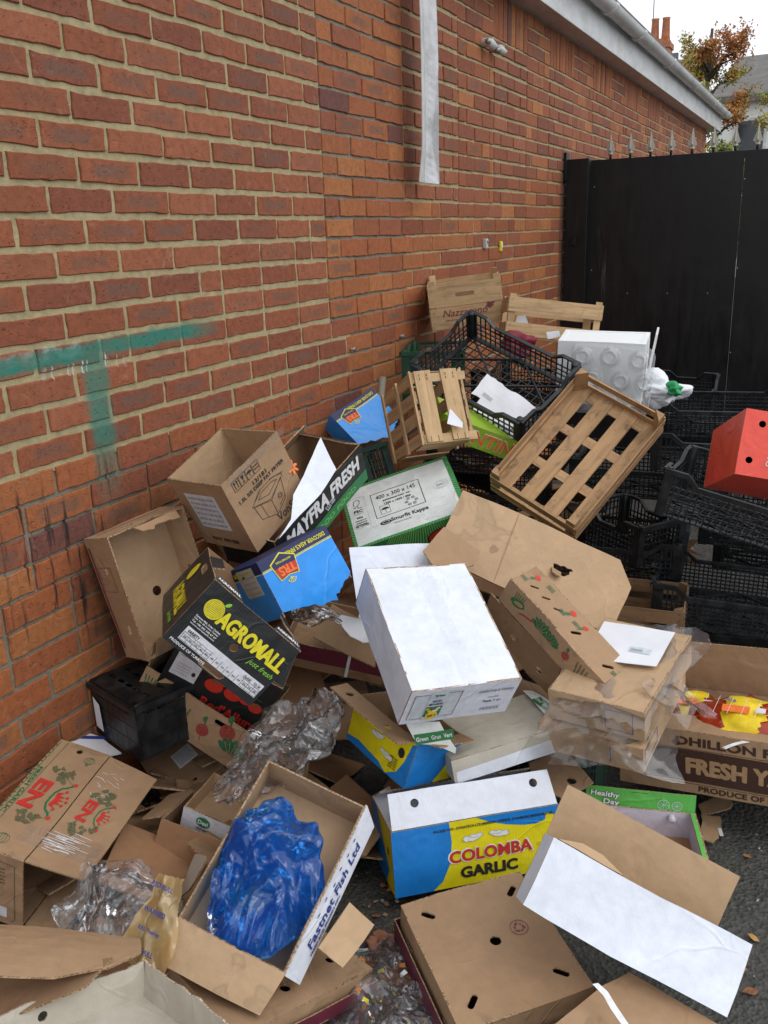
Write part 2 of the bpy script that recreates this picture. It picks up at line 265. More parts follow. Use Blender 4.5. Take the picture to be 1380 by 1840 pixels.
class MB:
    def __init__(s): s.v = []; s.f = []; s.m = []; s.ms = []; s.gr = []; s.sm = []
    def mi(s, n):
        if n not in s.ms: s.ms.append(n)
        return s.ms.index(n)
    def add(s, vs, fs, mat, MX=None, gr=None, smooth=False):
        k = len(s.v)
        for i, v in enumerate(vs):
            v = Vector(v); s.gr.append(gr[i] if gr else v*8); s.v.append(MX @ v if MX else v)
        for i, f in enumerate(fs):
            s.f.append(tuple(a+k for a in f)); s.m.append(s.mi(mat if isinstance(mat, str) else mat[i])); s.sm.append(smooth)
    def box(s, c, sz, mat, MX=None, axis=0, jit=0.):
        x, y, z = [q/2 for q in sz]; o = Vector((random.random()*50, random.random()*50, random.random()*50))
        P = [Vector((a*x, b*y, e*z)) for a in (-1,1) for b in (-1,1) for e in (-1,1)]
        gs = [Vector([(q[i]*(5 if i == axis else 55)) for i in range(3)])+o for q in P]
        P = [q+Vector(c)+Vector([random.uniform(-jit, jit) for _ in range(3)]) for q in P]
        s.add(P, [(0,1,3,2), (4,6,7,5), (0,4,5,1), (2,3,7,6), (0,2,6,4), (1,5,7,3)], mat, MX, gs)
    def bar(s, p, q, w, t, mat, up=(0,0,1), MX=None):
        p, q = Vector(p), Vector(q); d = q-p; L = d.length; x = d/L; u = Vector(up); y = u.cross(x)
        if y.length < 1e-4: y = Vector((1,0,0)).cross(x)
        if y.length < 1e-4: y = Vector((0,1,0)).cross(x)
        y.normalize(); z = x.cross(y); A = Matrix((x, y, z)).transposed().to_4x4(); A.translation = (p+q)/2
        s.box((0,0,0), (L, w, t), mat, (MX @ A) if MX else A)
    def tube(s, pts, r, mat, n=8, cap=True, MX=None, smooth=True):
        rs = r if isinstance(r, (list, tuple)) else [r]*len(pts); pts = [Vector(p) for p in pts]; vs = []; fs = []
        for i, p in enumerate(pts):
            d = (pts[min(i+1, len(pts)-1)]-pts[max(i-1, 0)]).normalized(); a = d.cross(Vector((0,0,1)))
            if a.length < .05: a = d.cross(Vector((0,1,0)))
            a.normalize(); b_ = d.cross(a)
            for k in range(n): t = k*2*math.pi/n; vs.append(p+(a*math.cos(t)+b_*math.sin(t))*rs[i])
        for i in range(len(pts)-1):
            for k in range(n): fs.append((i*n+k, i*n+(k+1) % n, (i+1)*n+(k+1) % n, (i+1)*n+k))
        if cap: fs.append(tuple(range(n))[::-1]); fs.append(tuple(range((len(pts)-1)*n, len(pts)*n)))
        s.add(vs, fs, mat, MX, smooth=smooth)
    def panel(s, MX, outline, holes=(), th=.004, mats=('kraft', 'kraft', 'flute'), gs=.045, bend=None):
        V, F = cdt(outline, holes, gs); n = len(V); ed = {}
        for f in F:
            for i in range(3): a, b = f[i], f[(i+1) % 3]; ed[(a, b)] = 1
        z = (lambda p: bend(p[0], p[1])) if bend else (lambda p: 0.)
        vs = [(p[0], p[1], z(p)) for p in V]+[(p[0], p[1], z(p)-th) for p in V]
        fs = list(F)+[(a+n, c+n, b+n) for a, b, c in F]; ms = [mats[0]]*len(F)+[mats[1]]*len(F)
        for (a, b) in ed:
            if (b, a) not in ed: fs.append((b, a, a+n, b+n)); ms.append(mats[2])
        s.add(vs, fs, ms, MX)
    def decal(s, MX, outline, mat, off=.0007, gs=.045, holes=(), bend=None):
        V, F = cdt(outline, holes, gs); z = (lambda p: bend(p[0], p[1])) if bend else (lambda p: 0.)
        s.add([(p[0], p[1], off+z(p)) for p in V], F, mat, MX)
    def rect(s, MX, u0, v0, u1, v1, mat, off=.0007, rot=0.): s.decal(MX @ _at((u0+u1)/2, (v0+v1)/2, rot), [(-(u1-u0)/2, -(v1-v0)/2), ((u1-u0)/2, -(v1-v0)/2), ((u1-u0)/2, (v1-v0)/2), (-(u1-u0)/2, (v1-v0)/2)], mat, off)
    def line(s, MX, pts, w, mat, off=.0011, close=False):
        pts = [Vector(p) for p in pts]
        if close: pts = pts+[pts[0]]
        for a, b in zip(pts, pts[1:]):
            d = (b-a)
            if d.length < 1e-6: continue
            d.normalize(); nn = Vector((-d.y, d.x))*w/2; e = d*w*.3
            s.add([(*(a-nn-e), off), (*(b-nn+e), off), (*(b+nn+e), off), (*(a+nn-e), off)], [(0,1,2,3)], mat, MX)
    def blob(s, MX, u, v, ru, rv, mat, off=.0011, n=18, rot=0., jag=0.):
        c, q = math.cos(rot), math.sin(rot); P = []
        for k in range(n):
            t = k*2*math.pi/n; j = 1+random.uniform(-jag, jag); x, y = ru*math.cos(t)*j, rv*math.sin(t)*j; P.append((u+x*c-y*q, v+x*q+y*c, off))
        s.add(P, [tuple(range(n))], mat, MX)
    def text(s, MX, t, u, v, H, W=None, rot=0., mat='ink_black', bold=.02, shear=0., off=.0013):
        b0 = min(bold, .018); vs, fs, w, h = text2d(t, b0, shear); ky = H/h; kx = (W/w) if W else ky; e = (bold-b0)*H*.95
        sh = [(0,0)] if e <= 0 else [(0,0), (-e,0), (e,0), (0,e*.7), (0,-e*.7), (-e*.7,e*.6), (e*.7,-e*.6)]
        for i, (dx, dy) in enumerate(sh): s.add([((x-w/2)*kx+dx, (y-h/2)*ky+dy, off+i*.00007) for x, y in vs], fs, mat, MX @ _at(u, v, rot))
    def build(s, name, parent=None, warp=None, smooth=False, bevel=0., auto=None):
        me = bpy.data.meshes.new(name); vs = s.v
        if warp: amp, seed = warp; vs = [v+warpf(v, amp, seed) for v in vs]
        me.from_pydata([tuple(v) for v in vs], [], s.f); me.polygons.foreach_set('material_index', s.m)
        me.polygons.foreach_set('use_smooth', [x or smooth for x in s.sm])
        for n in s.ms: me.materials.append(M(n))
        if any(n.startswith('wood') for n in s.ms):
            at = me.attributes.new('grain', 'FLOAT_VECTOR', 'POINT'); at.data.foreach_set('vector', [c for v in s.gr for c in v])
        me.update(); o = bpy.data.objects.new(name, me); C.objects.link(o)
        if parent: o.parent = parent
        if bevel: b = o.modifiers.new('b', 'BEVEL'); b.width = bevel; b.segments = 2; b.limit_method = 'ANGLE'
        return o
def _at(u, v, rot=0.): return Matrix.Translation((u, v, 0)) @ Matrix.Rotation(math.radians(rot), 4, 'Z')
def fr(o, u, v):
    u = Vector(u); v = Vector(v); m = Matrix((u, v, u.cross(v))).transposed().to_4x4(); m.translation = Vector(o); return m
def thing(name, label, cat, MX=None, group=None):
    o = bpy.data.objects.new(name, None); C.objects.link(o); o.empty_display_size = .05
    if MX: o.matrix_world = MX
    tag(o, label, cat, group); return o
def tag(o, label=None, cat=None, group=None, kind=None):
    for k, v in (('label', label), ('category', cat), ('group', group), ('kind', kind)):
        if v: o[k] = v
    return o
def posem(key, base=True):
    c, m, d = POSE[key]; X = Matrix(m).to_4x4(); X.translation = Vector(c)
    if base: X = X @ Matrix.Translation((0, 0, -d[2]/2))
    return X, d
def faces(w, d, h):
    return dict(front=fr((0,-d/2,0), (1,0,0), (0,0,1)), back=fr((0,d/2,0), (-1,0,0), (0,0,1)), left=fr((-w/2,0,0), (0,-1,0), (0,0,1)), right=fr((w/2,0,0), (0,1,0), (0,0,1)),
        top=fr((0,0,h), (1,0,0), (0,1,0)), bottom=fr((0,0,0), (1,0,0), (0,-1,0)))
def rc(w, h, v0=0.): return [(-w/2, v0), (w/2, v0), (w/2, v0+h), (-w/2, v0+h)]
def disc(u, v, r, n=14, ry=None): ry = ry or r; return [(u+r*math.cos(k*2*math.pi/n), v+ry*math.sin(k*2*math.pi/n)) for k in range(n)]
def slot(u, v, L, W, rot=0., n=6):
    P = [(L/2-W/2+W/2*math.cos(t), W/2*math.sin(t)) for t in [-math.pi/2+k*math.pi/n for k in range(n+1)]]+[(-L/2+W/2+W/2*math.cos(t), W/2*math.sin(t)) for t in [math.pi/2+k*math.pi/n for k in range(n+1)]]
    c, q = math.cos(math.radians(rot)), math.sin(math.radians(rot)); return [(u+x*c-y*q, v+x*q+y*c) for x, y in P]
def torn(a, b, n, amp):
    a, b = Vector(a), Vector(b); d = (b-a); nn = Vector((-d.y, d.x)).normalized(); return [tuple(a.lerp(b, i/n)+nn*random.uniform(-amp, amp)) for i in range(n+1)]
SEED = [1]
def carton(name, label, cat, key=None, MX=None, dims=None, out='kraft', inn='kraft', edge='flute', walls='fblr', bottom=True, top=False, holes={}, outl={}, flaps=(), decor=None, amp=.004, group=None, th=.004):
    if key: MX, dims = posem(key)
    w, d, h = dims; F = faces(w, d, h); root = thing(name, label, cat, MX, group); SEED[0] += 1; wp = (amp, SEED[0]); mb = MB()
    full = dict(f='front', b='back', l='left', r='right')
    for k in walls:
        n = full[k]; W = (w if k in 'fb' else d-2*th); mb.panel(F[n], outl.get(n, rc(W, h)), holes.get(n, ()), th, (out, inn, edge))
    if bottom: mb.panel(F['bottom'], [(p[0], p[1]) for p in [(-w/2+th, -d/2+th), (w/2-th, -d/2+th), (w/2-th, d/2-th), (-w/2+th, d/2-th)]], holes.get('bottom', ()), th, (out, inn, edge))
    if top: mb.panel(F['top'], outl.get('top', [(-w/2+.001, -d/2+.001), (w/2-.001, -d/2+.001), (w/2-.001, d/2-.001), (-w/2+.001, d/2-.001)]), holes.get('top', ()), th, (out, inn, edge))
    if decor: decor(mb, F, w, d, h)
    mb.build('body', root, wp)
    for fl in flaps:
        s_, L, ang = fl[:3]; kw = fl[3] if len(fl) > 3 else {}
        W = kw.get('W', (w if s_ in ('front', 'back') else d)-.01); a = math.radians(ang); B = F[s_]
        T = B @ Matrix.Translation((kw.get('u', 0), h+.002, -.001)) @ Matrix.Rotation(a, 4, 'X')
        t_ = kw.get('taper', .012); ol = kw.get('ol') or [(-W/2, 0), (W/2, 0), (W/2-t_, L), (-W/2+t_, L)]
        fm = MB(); bw = kw.get('bow', 0.); fm.panel(T, ol, kw.get('holes', ()), th, kw.get('mats', (out, inn, edge)), bend=(lambda x, y: bw*(y/L)**2) if bw else None)
        if kw.get('decor'): kw['decor'](fm, T, W, L)
        fo = fm.build('flap', root, wp)
        if kw.get('label'): fo['label'] = kw['label']
    return root, F, wp
POSE = {
  'naz': ([0.2162, 3.9339, 1.2807], [[0.9273, -0.367, -0.0743], [0.36, 0.9283, -0.0927], [0.103, 0.0592, 0.9929]], [0.3244, 0.2777, 0.1964]),
  'wood2': ([0.6446, 3.826, 1.2028], [[0.8901, -0.4519, 0.0585], [0.4355, 0.8814, 0.1831], [-0.1344, -0.1375, 0.9813]], [0.3999, 0.2, 0.1603]),
  'bigblack': ([0.6155, 3.1941, 1.0603], [[0.9122, 0.368, 0.18], [-0.2126, 0.8009, -0.5598], [-0.3501, 0.4724, 0.8089]], [0.5079, 0.355, 0.1261]),
  'slat': ([1.0074, 2.9219, 0.8528], [[0.8984, 0.395, 0.192], [-0.161, 0.7028, -0.6929], [-0.4086, 0.5916, 0.695]], [0.3422, 0.5169, 0.0909]),
  'wood3': ([0.5155, 2.7717, 0.9775], [[0.6557, -0.6829, -0.3222], [0.7549, 0.5833, 0.2998], [-0.0168, -0.4398, 0.898]], [0.1725, 0.2747, 0.2458]),
  'trs1': ([0.1381, 3.0224, 0.8814], [[0.3321, -0.5624, -0.7572], [0.8771, 0.4794, 0.0286], [0.3469, -0.6737, 0.6526]], [0.2309, 0.0955, 0.1721]),
  'trs2': ([0.5075, 1.8584, 0.7231], [[0.2693, -0.8487, -0.4552], [0.954, 0.2997, 0.0056], [0.1317, -0.4358, 0.8904]], [0.2442, 0.1699, 0.1574]),
  'fryer': ([0.2935, 1.9663, 0.9182], [[0.1508, -0.9794, -0.1346], [0.8906, 0.1937, -0.4115], [0.4291, -0.0578, 0.9014]], [0.2401, 0.2161, 0.2332]),
  'mayfra': ([0.3439, 2.1685, 0.8266], [[0.1071, -0.9933, 0.0424], [0.9153, 0.0819, -0.3945], [0.3884, 0.0811, 0.9179]], [0.4729, 0.2157, 0.1356]),
  'smurfit': ([0.529, 2.5742, 0.6751], [[0.8259, -0.562, -0.0439], [0.4794, 0.7412, -0.4699], [0.2966, 0.3671, 0.8816]], [0.3851, 0.3081, 0.147]),
  'tintin': ([0.6069, 2.9971, 0.8953], [[0.7236, -0.4894, 0.4867], [0.5589, 0.8292, 0.0028], [-0.405, 0.27, 0.8736]], [0.3196, 0.14, 0.0802]),
  'tray1': ([0.1323, 1.7608, 0.6882], [[0.2384, -0.2344, 0.9425], [0.9658, -0.0447, -0.2554], [0.102, 0.9711, 0.2157]], [0.2514, 0.3524, 0.114]),
  'agro': ([0.4881, 1.607, 0.6908], [[0.5662, -0.6396, 0.5199], [0.376, 0.7617, 0.5277], [-0.7335, -0.1033, 0.6718]], [0.2603, 0.3321, 0.171]),
  'allure': ([0.3335, 1.7926, 0.4545], [[0.7861, -0.2938, 0.5438], [0.332, 0.9428, 0.0295], [-0.5214, 0.1573, 0.8387]], [0.2993, 0.2002, 0.2047]),
  'veg': ([0.2596, 1.8077, 0.3451], [[0.8489, -0.2024, 0.4883], [0.1481, 0.9778, 0.1479], [-0.5074, -0.0532, 0.8601]], [0.3375, 0.3071, 0.1304]),
  'wallcrate': ([0.1707, 1.6997, 0.365], [[0.9444, 0.3267, -0.0371], [-0.327, 0.945, -0.0036], [0.0339, 0.0156, 0.9993]], [0.2389, 0.2991, 0.1589]),
  'labelbox': ([0.1922, 1.7331, 0.1119], [[0.5031, -0.8637, 0.0316], [0.7811, 0.4387, -0.4443], [0.3699, 0.2482, 0.8953]], [0.1784, 0.1968, 0.0997]),
  'en': ([0.1395, 1.2643, 0.2301], [[0.9434, -0.212, 0.2552], [0.2249, 0.9741, -0.0221], [-0.2439, 0.0783, 0.9666]], [0.1388, 0.3711, 0.2109]),
  'desi': ([0.4966, 1.5399, 0.1918], [[0.9533, -0.1462, 0.2642], [0.1323, 0.9888, 0.0697], [-0.2714, -0.0315, 0.9619]], [0.1976, 0.153, 0.0598]),
  'brownopen': ([0.428, 1.4887, 0.1233], [[0.9369, -0.2923, 0.1919], [0.2227, 0.9219, 0.3171], [-0.2696, -0.2543, 0.9288]], [0.1679, 0.2032, 0.1424]),
  'fish': ([0.7651, 1.3351, 0.2673], [[0.9334, 0.0195, 0.3582], [0.1366, 0.904, -0.4052], [-0.3317, 0.4271, 0.8412]], [0.2462, 0.3839, 0.11]),
  'beige': ([0.8143, 0.7809, 0.3242], [[0.3509, -0.9335, -0.0739], [0.9103, 0.3215, 0.2608], [-0.2197, -0.1588, 0.9626]], [0.3256, 0.3623, 0.0704]),
  'lowlid': ([0.761, 1.2415, 0.0824], [[0.3204, -0.9436, 0.0833], [0.9132, 0.331, 0.2377], [-0.2518, -0.0001, 0.9678]], [0.3553, 0.3525, 0.0576]),
  'lid': ([1.22, 1.4598, 0.0792], [[0.7129, -0.7001, 0.0396], [0.701, 0.7099, -0.0682], [0.0196, 0.0764, 0.9969]], [0.2963, 0.3346, 0.1091]),
  'whitefront': ([1.4911, 1.515, 0.2455], [[0.9041, -0.3669, 0.2192], [0.1372, 0.7348, 0.6642], [-0.4047, -0.5704, 0.7147]], [0.4204, 0.1394, 0.142]),
  'col2': ([0.8486, 1.8263, 0.3375], [[0.8925, 0.3858, 0.2336], [-0.43, 0.8841, 0.1828], [-0.136, -0.2636, 0.955]], [0.2412, 0.1605, 0.1233]),
  'col1': ([1.0244, 1.8066, 0.1143], [[0.7774, -0.6152, -0.1312], [0.629, 0.7596, 0.1654], [-0.0021, -0.2111, 0.9775]], [0.428, 0.2258, 0.1643]),
  'grey': ([1.0476, 1.9654, 0.3087], [[0.7268, -0.6672, -0.1633], [0.6786, 0.7342, 0.0207], [0.1061, -0.1259, 0.9864]], [0.3214, 0.2378, 0.0621]),
  'healthy': ([1.4497, 1.9554, 0.0793], [[0.9329, -0.335, 0.1324], [0.3481, 0.9329, -0.0923], [-0.0926, 0.1322, 0.9869]], [0.2841, 0.2163, 0.0863]),
  'yam': ([1.6028, 2.3901, 0.1789], [[0.9947, 0.0592, -0.0844], [-0.0485, 0.9912, 0.1235], [0.091, -0.1188, 0.9887]], [0.537, 0.3459, 0.1738]),
  'wrap': ([1.3411, 2.1347, 0.4628], [[0.9885, 0.1436, -0.0473], [-0.1485, 0.9809, -0.1254], [0.0284, 0.131, 0.991]], [0.2451, 0.384, 0.0856]),
  'banana': ([1.193, 2.1276, 0.5528], [[0.7854, 0.3946, 0.4768], [-0.3042, 0.917, -0.258], [-0.5391, 0.0576, 0.8403]], [0.4018, 0.1133, 0.083]),
  'maroon': ([0.4874, 2.1522, 0.4064], [[0.9063, -0.3331, 0.2601], [0.3507, 0.9362, -0.0227], [-0.2359, 0.1118, 0.9653]], [0.3041, 0.2601, 0.0799]),
  'sheet': ([1.0097, 2.4661, 0.6145], [[0.8983, 0.0481, 0.4367], [0.2296, 0.796, -0.5601], [-0.3746, 0.6034, 0.704]], [0.5884, 0.2682, 0.012]),
  'red': ([1.607, 2.8666, 0.8944], [[0.9484, -0.3136, 0.0475], [0.2672, 0.8705, 0.4133], [-0.1709, -0.3792, 0.9094]], [0.2659, 0.3746, 0.1922]),
  'white': ([0.9333, 1.8436, 0.6216], [[0.6702, -0.6162, 0.4137], [0.7342, 0.6319, -0.2482], [-0.1084, 0.4701, 0.8759]], [0.2833, 0.3745, 0.1301]),
  'roll': ([0.1258, 2.2233, 0.6857], [[0.8059, -0.5856, 0.0866], [0.0624, -0.0613, -0.9962], [0.5887, 0.8083, -0.0129]], [0.1705, 0.1539, 0.1199]),
  'bca': ([1.3604, 3.98, 0.8202], [[0.9979, -0.0628, -0.0184], [0.0619, 0.9971, -0.0453], [0.0212, 0.0441, 0.9988]], [0.5545, 0.3749, 0.1487]),
  'bcb': ([1.427, 3.6625, 0.7492], [[0.9996, -0.0287, -0.0051], [0.0286, 0.9995, -0.0161], [0.0056, 0.016, 0.9999]], [0.5433, 0.3697, 0.1517]),
  'bcc': ([1.5249, 3.1996, 0.6626], [[0.976, 0.0851, 0.2007], [-0.0847, 0.9964, -0.0102], [-0.2008, -0.0071, 0.9796]], [0.4855, 0.3734, 0.1722]),
  'bcd': ([1.1342, 3.2778, 0.4825], [[0.5594, -0.8273, 0.0517], [0.8288, 0.5593, -0.0167], [-0.0151, 0.0522, 0.9985]], [0.2327, 0.3121, 0.1598]),
  'bce': ([1.5343, 3.1397, 0.3293], [[0.9981, -0.0562, 0.0249], [0.0562, 0.9984, 0.0007], [-0.0249, 0.0007, 0.9997]], [0.5294, 0.3682, 0.1513]),
  'greenback': ([0.1876, 3.3791, 1.0769], [[0.4899, -0.8644, -0.1135], [0.8614, 0.4599, 0.2154], [-0.134, -0.2033, 0.9699]], [0.16, 0.2972, 0.2169]),
  'greenmesh': ([0.1904, 2.8162, 0.7257], [[0.2822, -0.9027, -0.3248], [0.9593, 0.2688, 0.0866], [0.0092, -0.3361, 0.9418]], [0.1435, 0.2968, 0.1751]),
  'greenlow': ([1.1361, 2.2904, 0.1091], [[0.8178, -0.5752, -0.0171], [0.5711, 0.8076, 0.1472], [-0.0709, -0.1301, 0.989]], [0.1692, 0.2992, 0.1493]),
  'pepper': ([0.3676, 3.424, 0.5109], [[0.9256, -0.0529, 0.3748], [0.2128, 0.8916, -0.3997], [-0.313, 0.4497, 0.8365]], [0.3414, 0.3111, 0.1497]),
  'bagcrate': ([1.0354, 5.1401, 0.674], [[0.9996, 0.005, 0.0276], [0.0014, 0.9741, -0.2261], [-0.028, 0.226, 0.9737]], [0.3373, 0.2976, 0.1641]),
  'foam': ([0.9262, 3.6211, 1.041], [[0.9941, -0.0958, 0.0515], [0.1012, 0.9879, -0.1171], [-0.0396, 0.1216, 0.9918]], [0.3369, 0.1964, 0.2534]),
}
SHEET = {
  'paper_big': [[0.6537, 3.105, 0.963], [[0.8881, 0.4229, 0.18], [-0.2611, 0.7865, -0.5598], [-0.3783, 0.4501, 0.8089]], [[-0.1416, 0.099], [0.123, 0.099], [0.1322, 0.0097], [0.1101, -0.0476], [0.0241, -0.0625], [-0.0536, -0.0799], [-0.0773, -0.0075], [-0.1169, -0.0102]]],
  'paper_big2': [[0.6625, 3.0682, 0.9158], [[0.9681, 0.1745, 0.18], [-0.0451, 0.8274, -0.5598], [-0.2466, 0.5338, 0.8089]], [[-0.1084, 0.0354], [0.1077, 0.0354], [0.0967, -0.0589], [-0.096, -0.0118]]],
  'envelope': [[1.3452, 2.1862, 0.53], [[0.9968, 0.0645, -0.0473], [-0.07, 0.9896, -0.1254], [0.0387, 0.1283, 0.991]], [[-0.0947, 0.092], [0.0977, 0.092], [0.086, -0.0801], [-0.089, -0.1039]]],
  'maroonflap': [[0.5706, 2.0766, 0.4724], [[-0.1268, -0.9911, 0.0398], [0.9733, -0.1321, -0.1875], [0.1911, 0.0149, 0.9815]], [[-0.0372, 0.1073], [0.1333, 0.1073], [0.08, -0.0026], [-0.0418, -0.0923], [-0.1344, -0.1197]]],
  'whitepaper': [[0.6273, 1.9711, 0.5419], [[0.7093, -0.684, 0.1707], [0.669, 0.5767, -0.4688], [0.2222, 0.4467, 0.8666]], [[-0.0301, 0.0662], [-0.0167, 0.0662], [0.0342, 0.0186], [0.0304, -0.0803], [0.0012, -0.0585], [-0.019, -0.0123]]],
  'brownflap': [[0.8312, 2.2233, 0.7059], [[0.9069, 0.1524, 0.3928], [-0.0627, 0.9707, -0.2318], [-0.4167, 0.1856, 0.8899]], [[-0.0753, 0.0761], [0.0506, 0.0761], [0.0677, 0.0034], [0.0288, -0.1044], [-0.0718, -0.0512]]],
  'whitebehind': [[0.7245, 2.1544, 0.6588], [[0.7569, -0.4594, 0.4648], [0.6508, 0.5944, -0.4724], [-0.0592, 0.6601, 0.7489]], [[-0.1592, 0.092], [0.1216, 0.092], [0.1143, 0.0192], [0.091, -0.1019], [-0.1676, -0.1012]]],
  'bl_flap': [[0.607, 0.8972, 0.3681], [[0.633, -0.7609, 0.1427], [0.6484, 0.6218, 0.4392], [-0.4229, -0.1855, 0.887]], [[-0.172, 0.0788], [0.0072, 0.0788], [0.1442, 0.0598], [0.1382, 0.0078], [0.0764, -0.0475], [-0.0261, -0.0833], [-0.168, -0.0944]]],
  'bl_inner': [[0.5914, 0.8378, 0.3383], [[0.9579, -0.2616, -0.1182], [0.2637, 0.9646, 0.0017], [0.1136, -0.0328, 0.993]], [[-0.1677, 0.0337], [0.0146, 0.0337], [0.115, 0.0574], [0.0964, -0.0083], [-0.0583, -0.1165]]],
  'fishscrap': [[0.9673, 1.2953, 0.1866], [[0.831, 0.2192, 0.5113], [-0.1016, 0.9635, -0.2479], [-0.5469, 0.154, 0.8229]], [[-0.0526, 0.0573], [0.0189, 0.0573], [0.022, 0.0183], [0.0242, -0.0188], [0.0259, -0.0524], [-0.0383, -0.0615]]],
  'scrap1': [[1.5811, 2.3228, 0.012], [[0.5406, -0.8413, 0.0], [0.8413, 0.5406, 0.0], [0.0, 0.0, 1.0]], [[-0.0454, 0.0272], [0.0342, 0.0272], [0.0786, 0.0166], [0.0199, -0.0319], [-0.0179, -0.0248], [-0.0695, -0.0143]]],
  'scrap2': [[1.588, 2.2012, 0.02], [[0.9521, -0.3059, 0.0], [0.3059, 0.9521, 0.0], [0.0, 0.0, 1.0]], [[-0.0138, 0.0667], [0.0366, 0.0667], [0.0173, -0.0335], [-0.0057, -0.0565], [-0.0344, -0.0434]]],
  'magazine': [[0.0313, 1.5404, 0.287], [[0.7076, -0.6885, 0.159], [0.675, 0.7251, 0.1362], [-0.2091, 0.0109, 0.9778]], [[-0.0402, 0.0602], [-0.0255, 0.0602], [0.0276, 0.0299], [0.0845, -0.0582], [0.0014, -0.0928], [-0.0478, 0.0008]]],
  'card': [[0.4587, 2.0789, 0.9148], [[0.5588, 0.2896, 0.7771], [-0.1896, 0.9569, -0.2202], [-0.8073, -0.0243, 0.5896]], [[-0.1318, 0.1209], [-0.094, 0.1209], [-0.0255, 0.1159], [0.0318, 0.0172], [0.1247, -0.1898], [0.0821, -0.1184], [0.0127, -0.0667]]],
  'colflap': [[1.2113, 1.9902, 0.2137], [[0.564, -0.8151, 0.1324], [0.8257, 0.5545, -0.1033], [0.0108, 0.1676, 0.9858]], [[-0.0366, 0.0705], [0.0839, 0.0705], [0.0638, -0.0625], [-0.0381, -0.0792], [-0.073, 0.0007]]],
  'bottombox': [[1.5615, 1.3757, 0.1614], [[0.3422, -0.9218, 0.1822], [0.9309, 0.3589, 0.0674], [-0.1276, 0.1466, 0.9809]], [[-0.2317, 0.0971], [-0.0116, 0.0971], [0.0623, 0.0836], [0.1131, -0.1282], [0.0679, -0.1496]]],
  'film1': [[0.9836, 1.7234, 0.4271], [[0.8787, -0.0853, 0.4698], [0.4633, -0.0852, -0.8821], [0.1153, 0.9927, -0.0353]], [[-0.0602, 0.047], [-0.024, 0.047], [0.0154, 0.0402], [0.0283, 0.0036], [0.0456, -0.0437], [0.041, -0.059], [-0.0034, -0.0225], [-0.0427, -0.0126]]],
  'film2': [[1.1535, 2.0654, 0.3697], [[0.7624, 0.6261, -0.1633], [-0.6318, 0.7748, 0.0207], [0.1395, 0.0874, 0.9864]], [[-0.0959, 0.0205], [0.0743, 0.0205], [0.0802, 0.004], [0.0752, -0.0325], [-0.0201, -0.0153], [-0.1139, 0.0028]]],
  'note1': [[0.6631, 2.6756, 0.9961], [[0.6571, 0.3192, 0.6829], [0.2275, 0.7797, -0.5833], [-0.7187, 0.5386, 0.4398]], [[-0.0373, 0.0117], [-0.0191, 0.0117], [0.0277, 0.0117], [0.0387, -0.0015], [-0.01, -0.0337]]],
  'note2': [[0.7059, 3.6695, 1.162], [[0.8733, -0.1818, 0.4519], [0.4686, 0.0599, -0.8814], [0.1332, 0.9815, 0.1375]], [[-0.0286, 0.0135], [0.0253, 0.0135], [0.0291, -0.0102], [-0.0258, -0.0169]]],
  'note3': [[0.5499, 3.7233, 1.2191], [[0.8871, -0.0943, 0.4519], [0.4603, 0.1061, -0.8814], [0.0352, 0.9899, 0.1375]], [[-0.0171, 0.0169], [0.0162, 0.0169], [0.0289, -0.0212], [-0.028, -0.0126]]],
  'egg': [[0.9872, 3.4973, 1.0252], [[0.9922, 0.08, 0.0958], [0.1046, -0.1142, -0.9879], [-0.0681, 0.9902, -0.1216]], [[-0.1552, 0.1213], [0.1185, 0.1213], [0.1433, 0.1018], [0.16, -0.1004], [0.1427, -0.1341], [-0.0673, -0.1473], [-0.1621, -0.0687], [-0.18, 0.1061]]],
  'spike': [[1.1149, 3.5806, 1.1071], [[0.187, 0.9777, 0.0958], [0.1379, 0.0704, -0.9879], [-0.9726, 0.198, -0.1216]], [[-0.0802, 0.0132], [-0.027, 0.0132], [0.0991, -0.013], [0.0082, -0.0135]]],
  'holepanel': [[1.0778, 2.1624, 0.4612], [[0.7765, 0.4758, -0.413], [-0.1833, -0.4565, -0.8706], [-0.6028, 0.7518, -0.2673]], [[-0.1811, 0.0757], [0.0897, 0.0757], [0.1072, 0.0257], [0.1111, -0.063], [0.0399, -0.0791], [-0.1668, -0.0351]]],
  'strap': [[1.4952, 1.3211, 0.2227], [[0.8064, -0.567, 0.1678], [0.5907, 0.7593, -0.273], [0.0274, 0.3193, 0.9472]], [[-0.0183, 0.0381], [-0.0073, 0.0381], [0.0038, 0.0194], [0.0082, -0.0068], [0.0178, -0.045], [0.0064, -0.0467], [-0.0035, -0.0115], [-0.007, 0.0143]]],
  'greenbit': [[0.6101, 1.244, 0.264], [[0.6321, -0.104, -0.7678], [-0.5392, 0.6527, -0.5323], [0.5565, 0.7505, 0.3565]], [[-0.0264, 0.0432], [0.1578, 0.0432], [0.0041, -0.0299], [-0.1355, -0.0565]]],
}
FILM = {'film_mid': [[0.623, 1.603, 0.375], [8, -28, 48]], 'film_blue': [[0.53, 1.892, 0.6], [0, 20, 40]], 'film_yel': [[0.529, 1.103, 0.251], [20, 10, 20]], 'film_grd': [[1.001, 1.327, 0.02], [0, 0, 0]], 'yellow': [[0.645, 1.09, 0.283], [45, 0, 5]], 'bagw': [[1.132, 3.698, 0.947], [0, 0, 0]], 'bagg': [[1.211, 3.626, 0.963], [0, 0, 0]], 'redb': [[0.56, 3.647, 1.12], [0, 0, 0]], 'peel1': [[0.95, 1.474, 0.015], [0, 0, 0]], 'peel2': [[1.02, 1.399, 0.015], [0, 0, 0]], 'peel3': [[0.94, 1.387, 0.02], [0, 0, 0]]}
HOLE = {'colflap': [0.0155, -0.0332]}
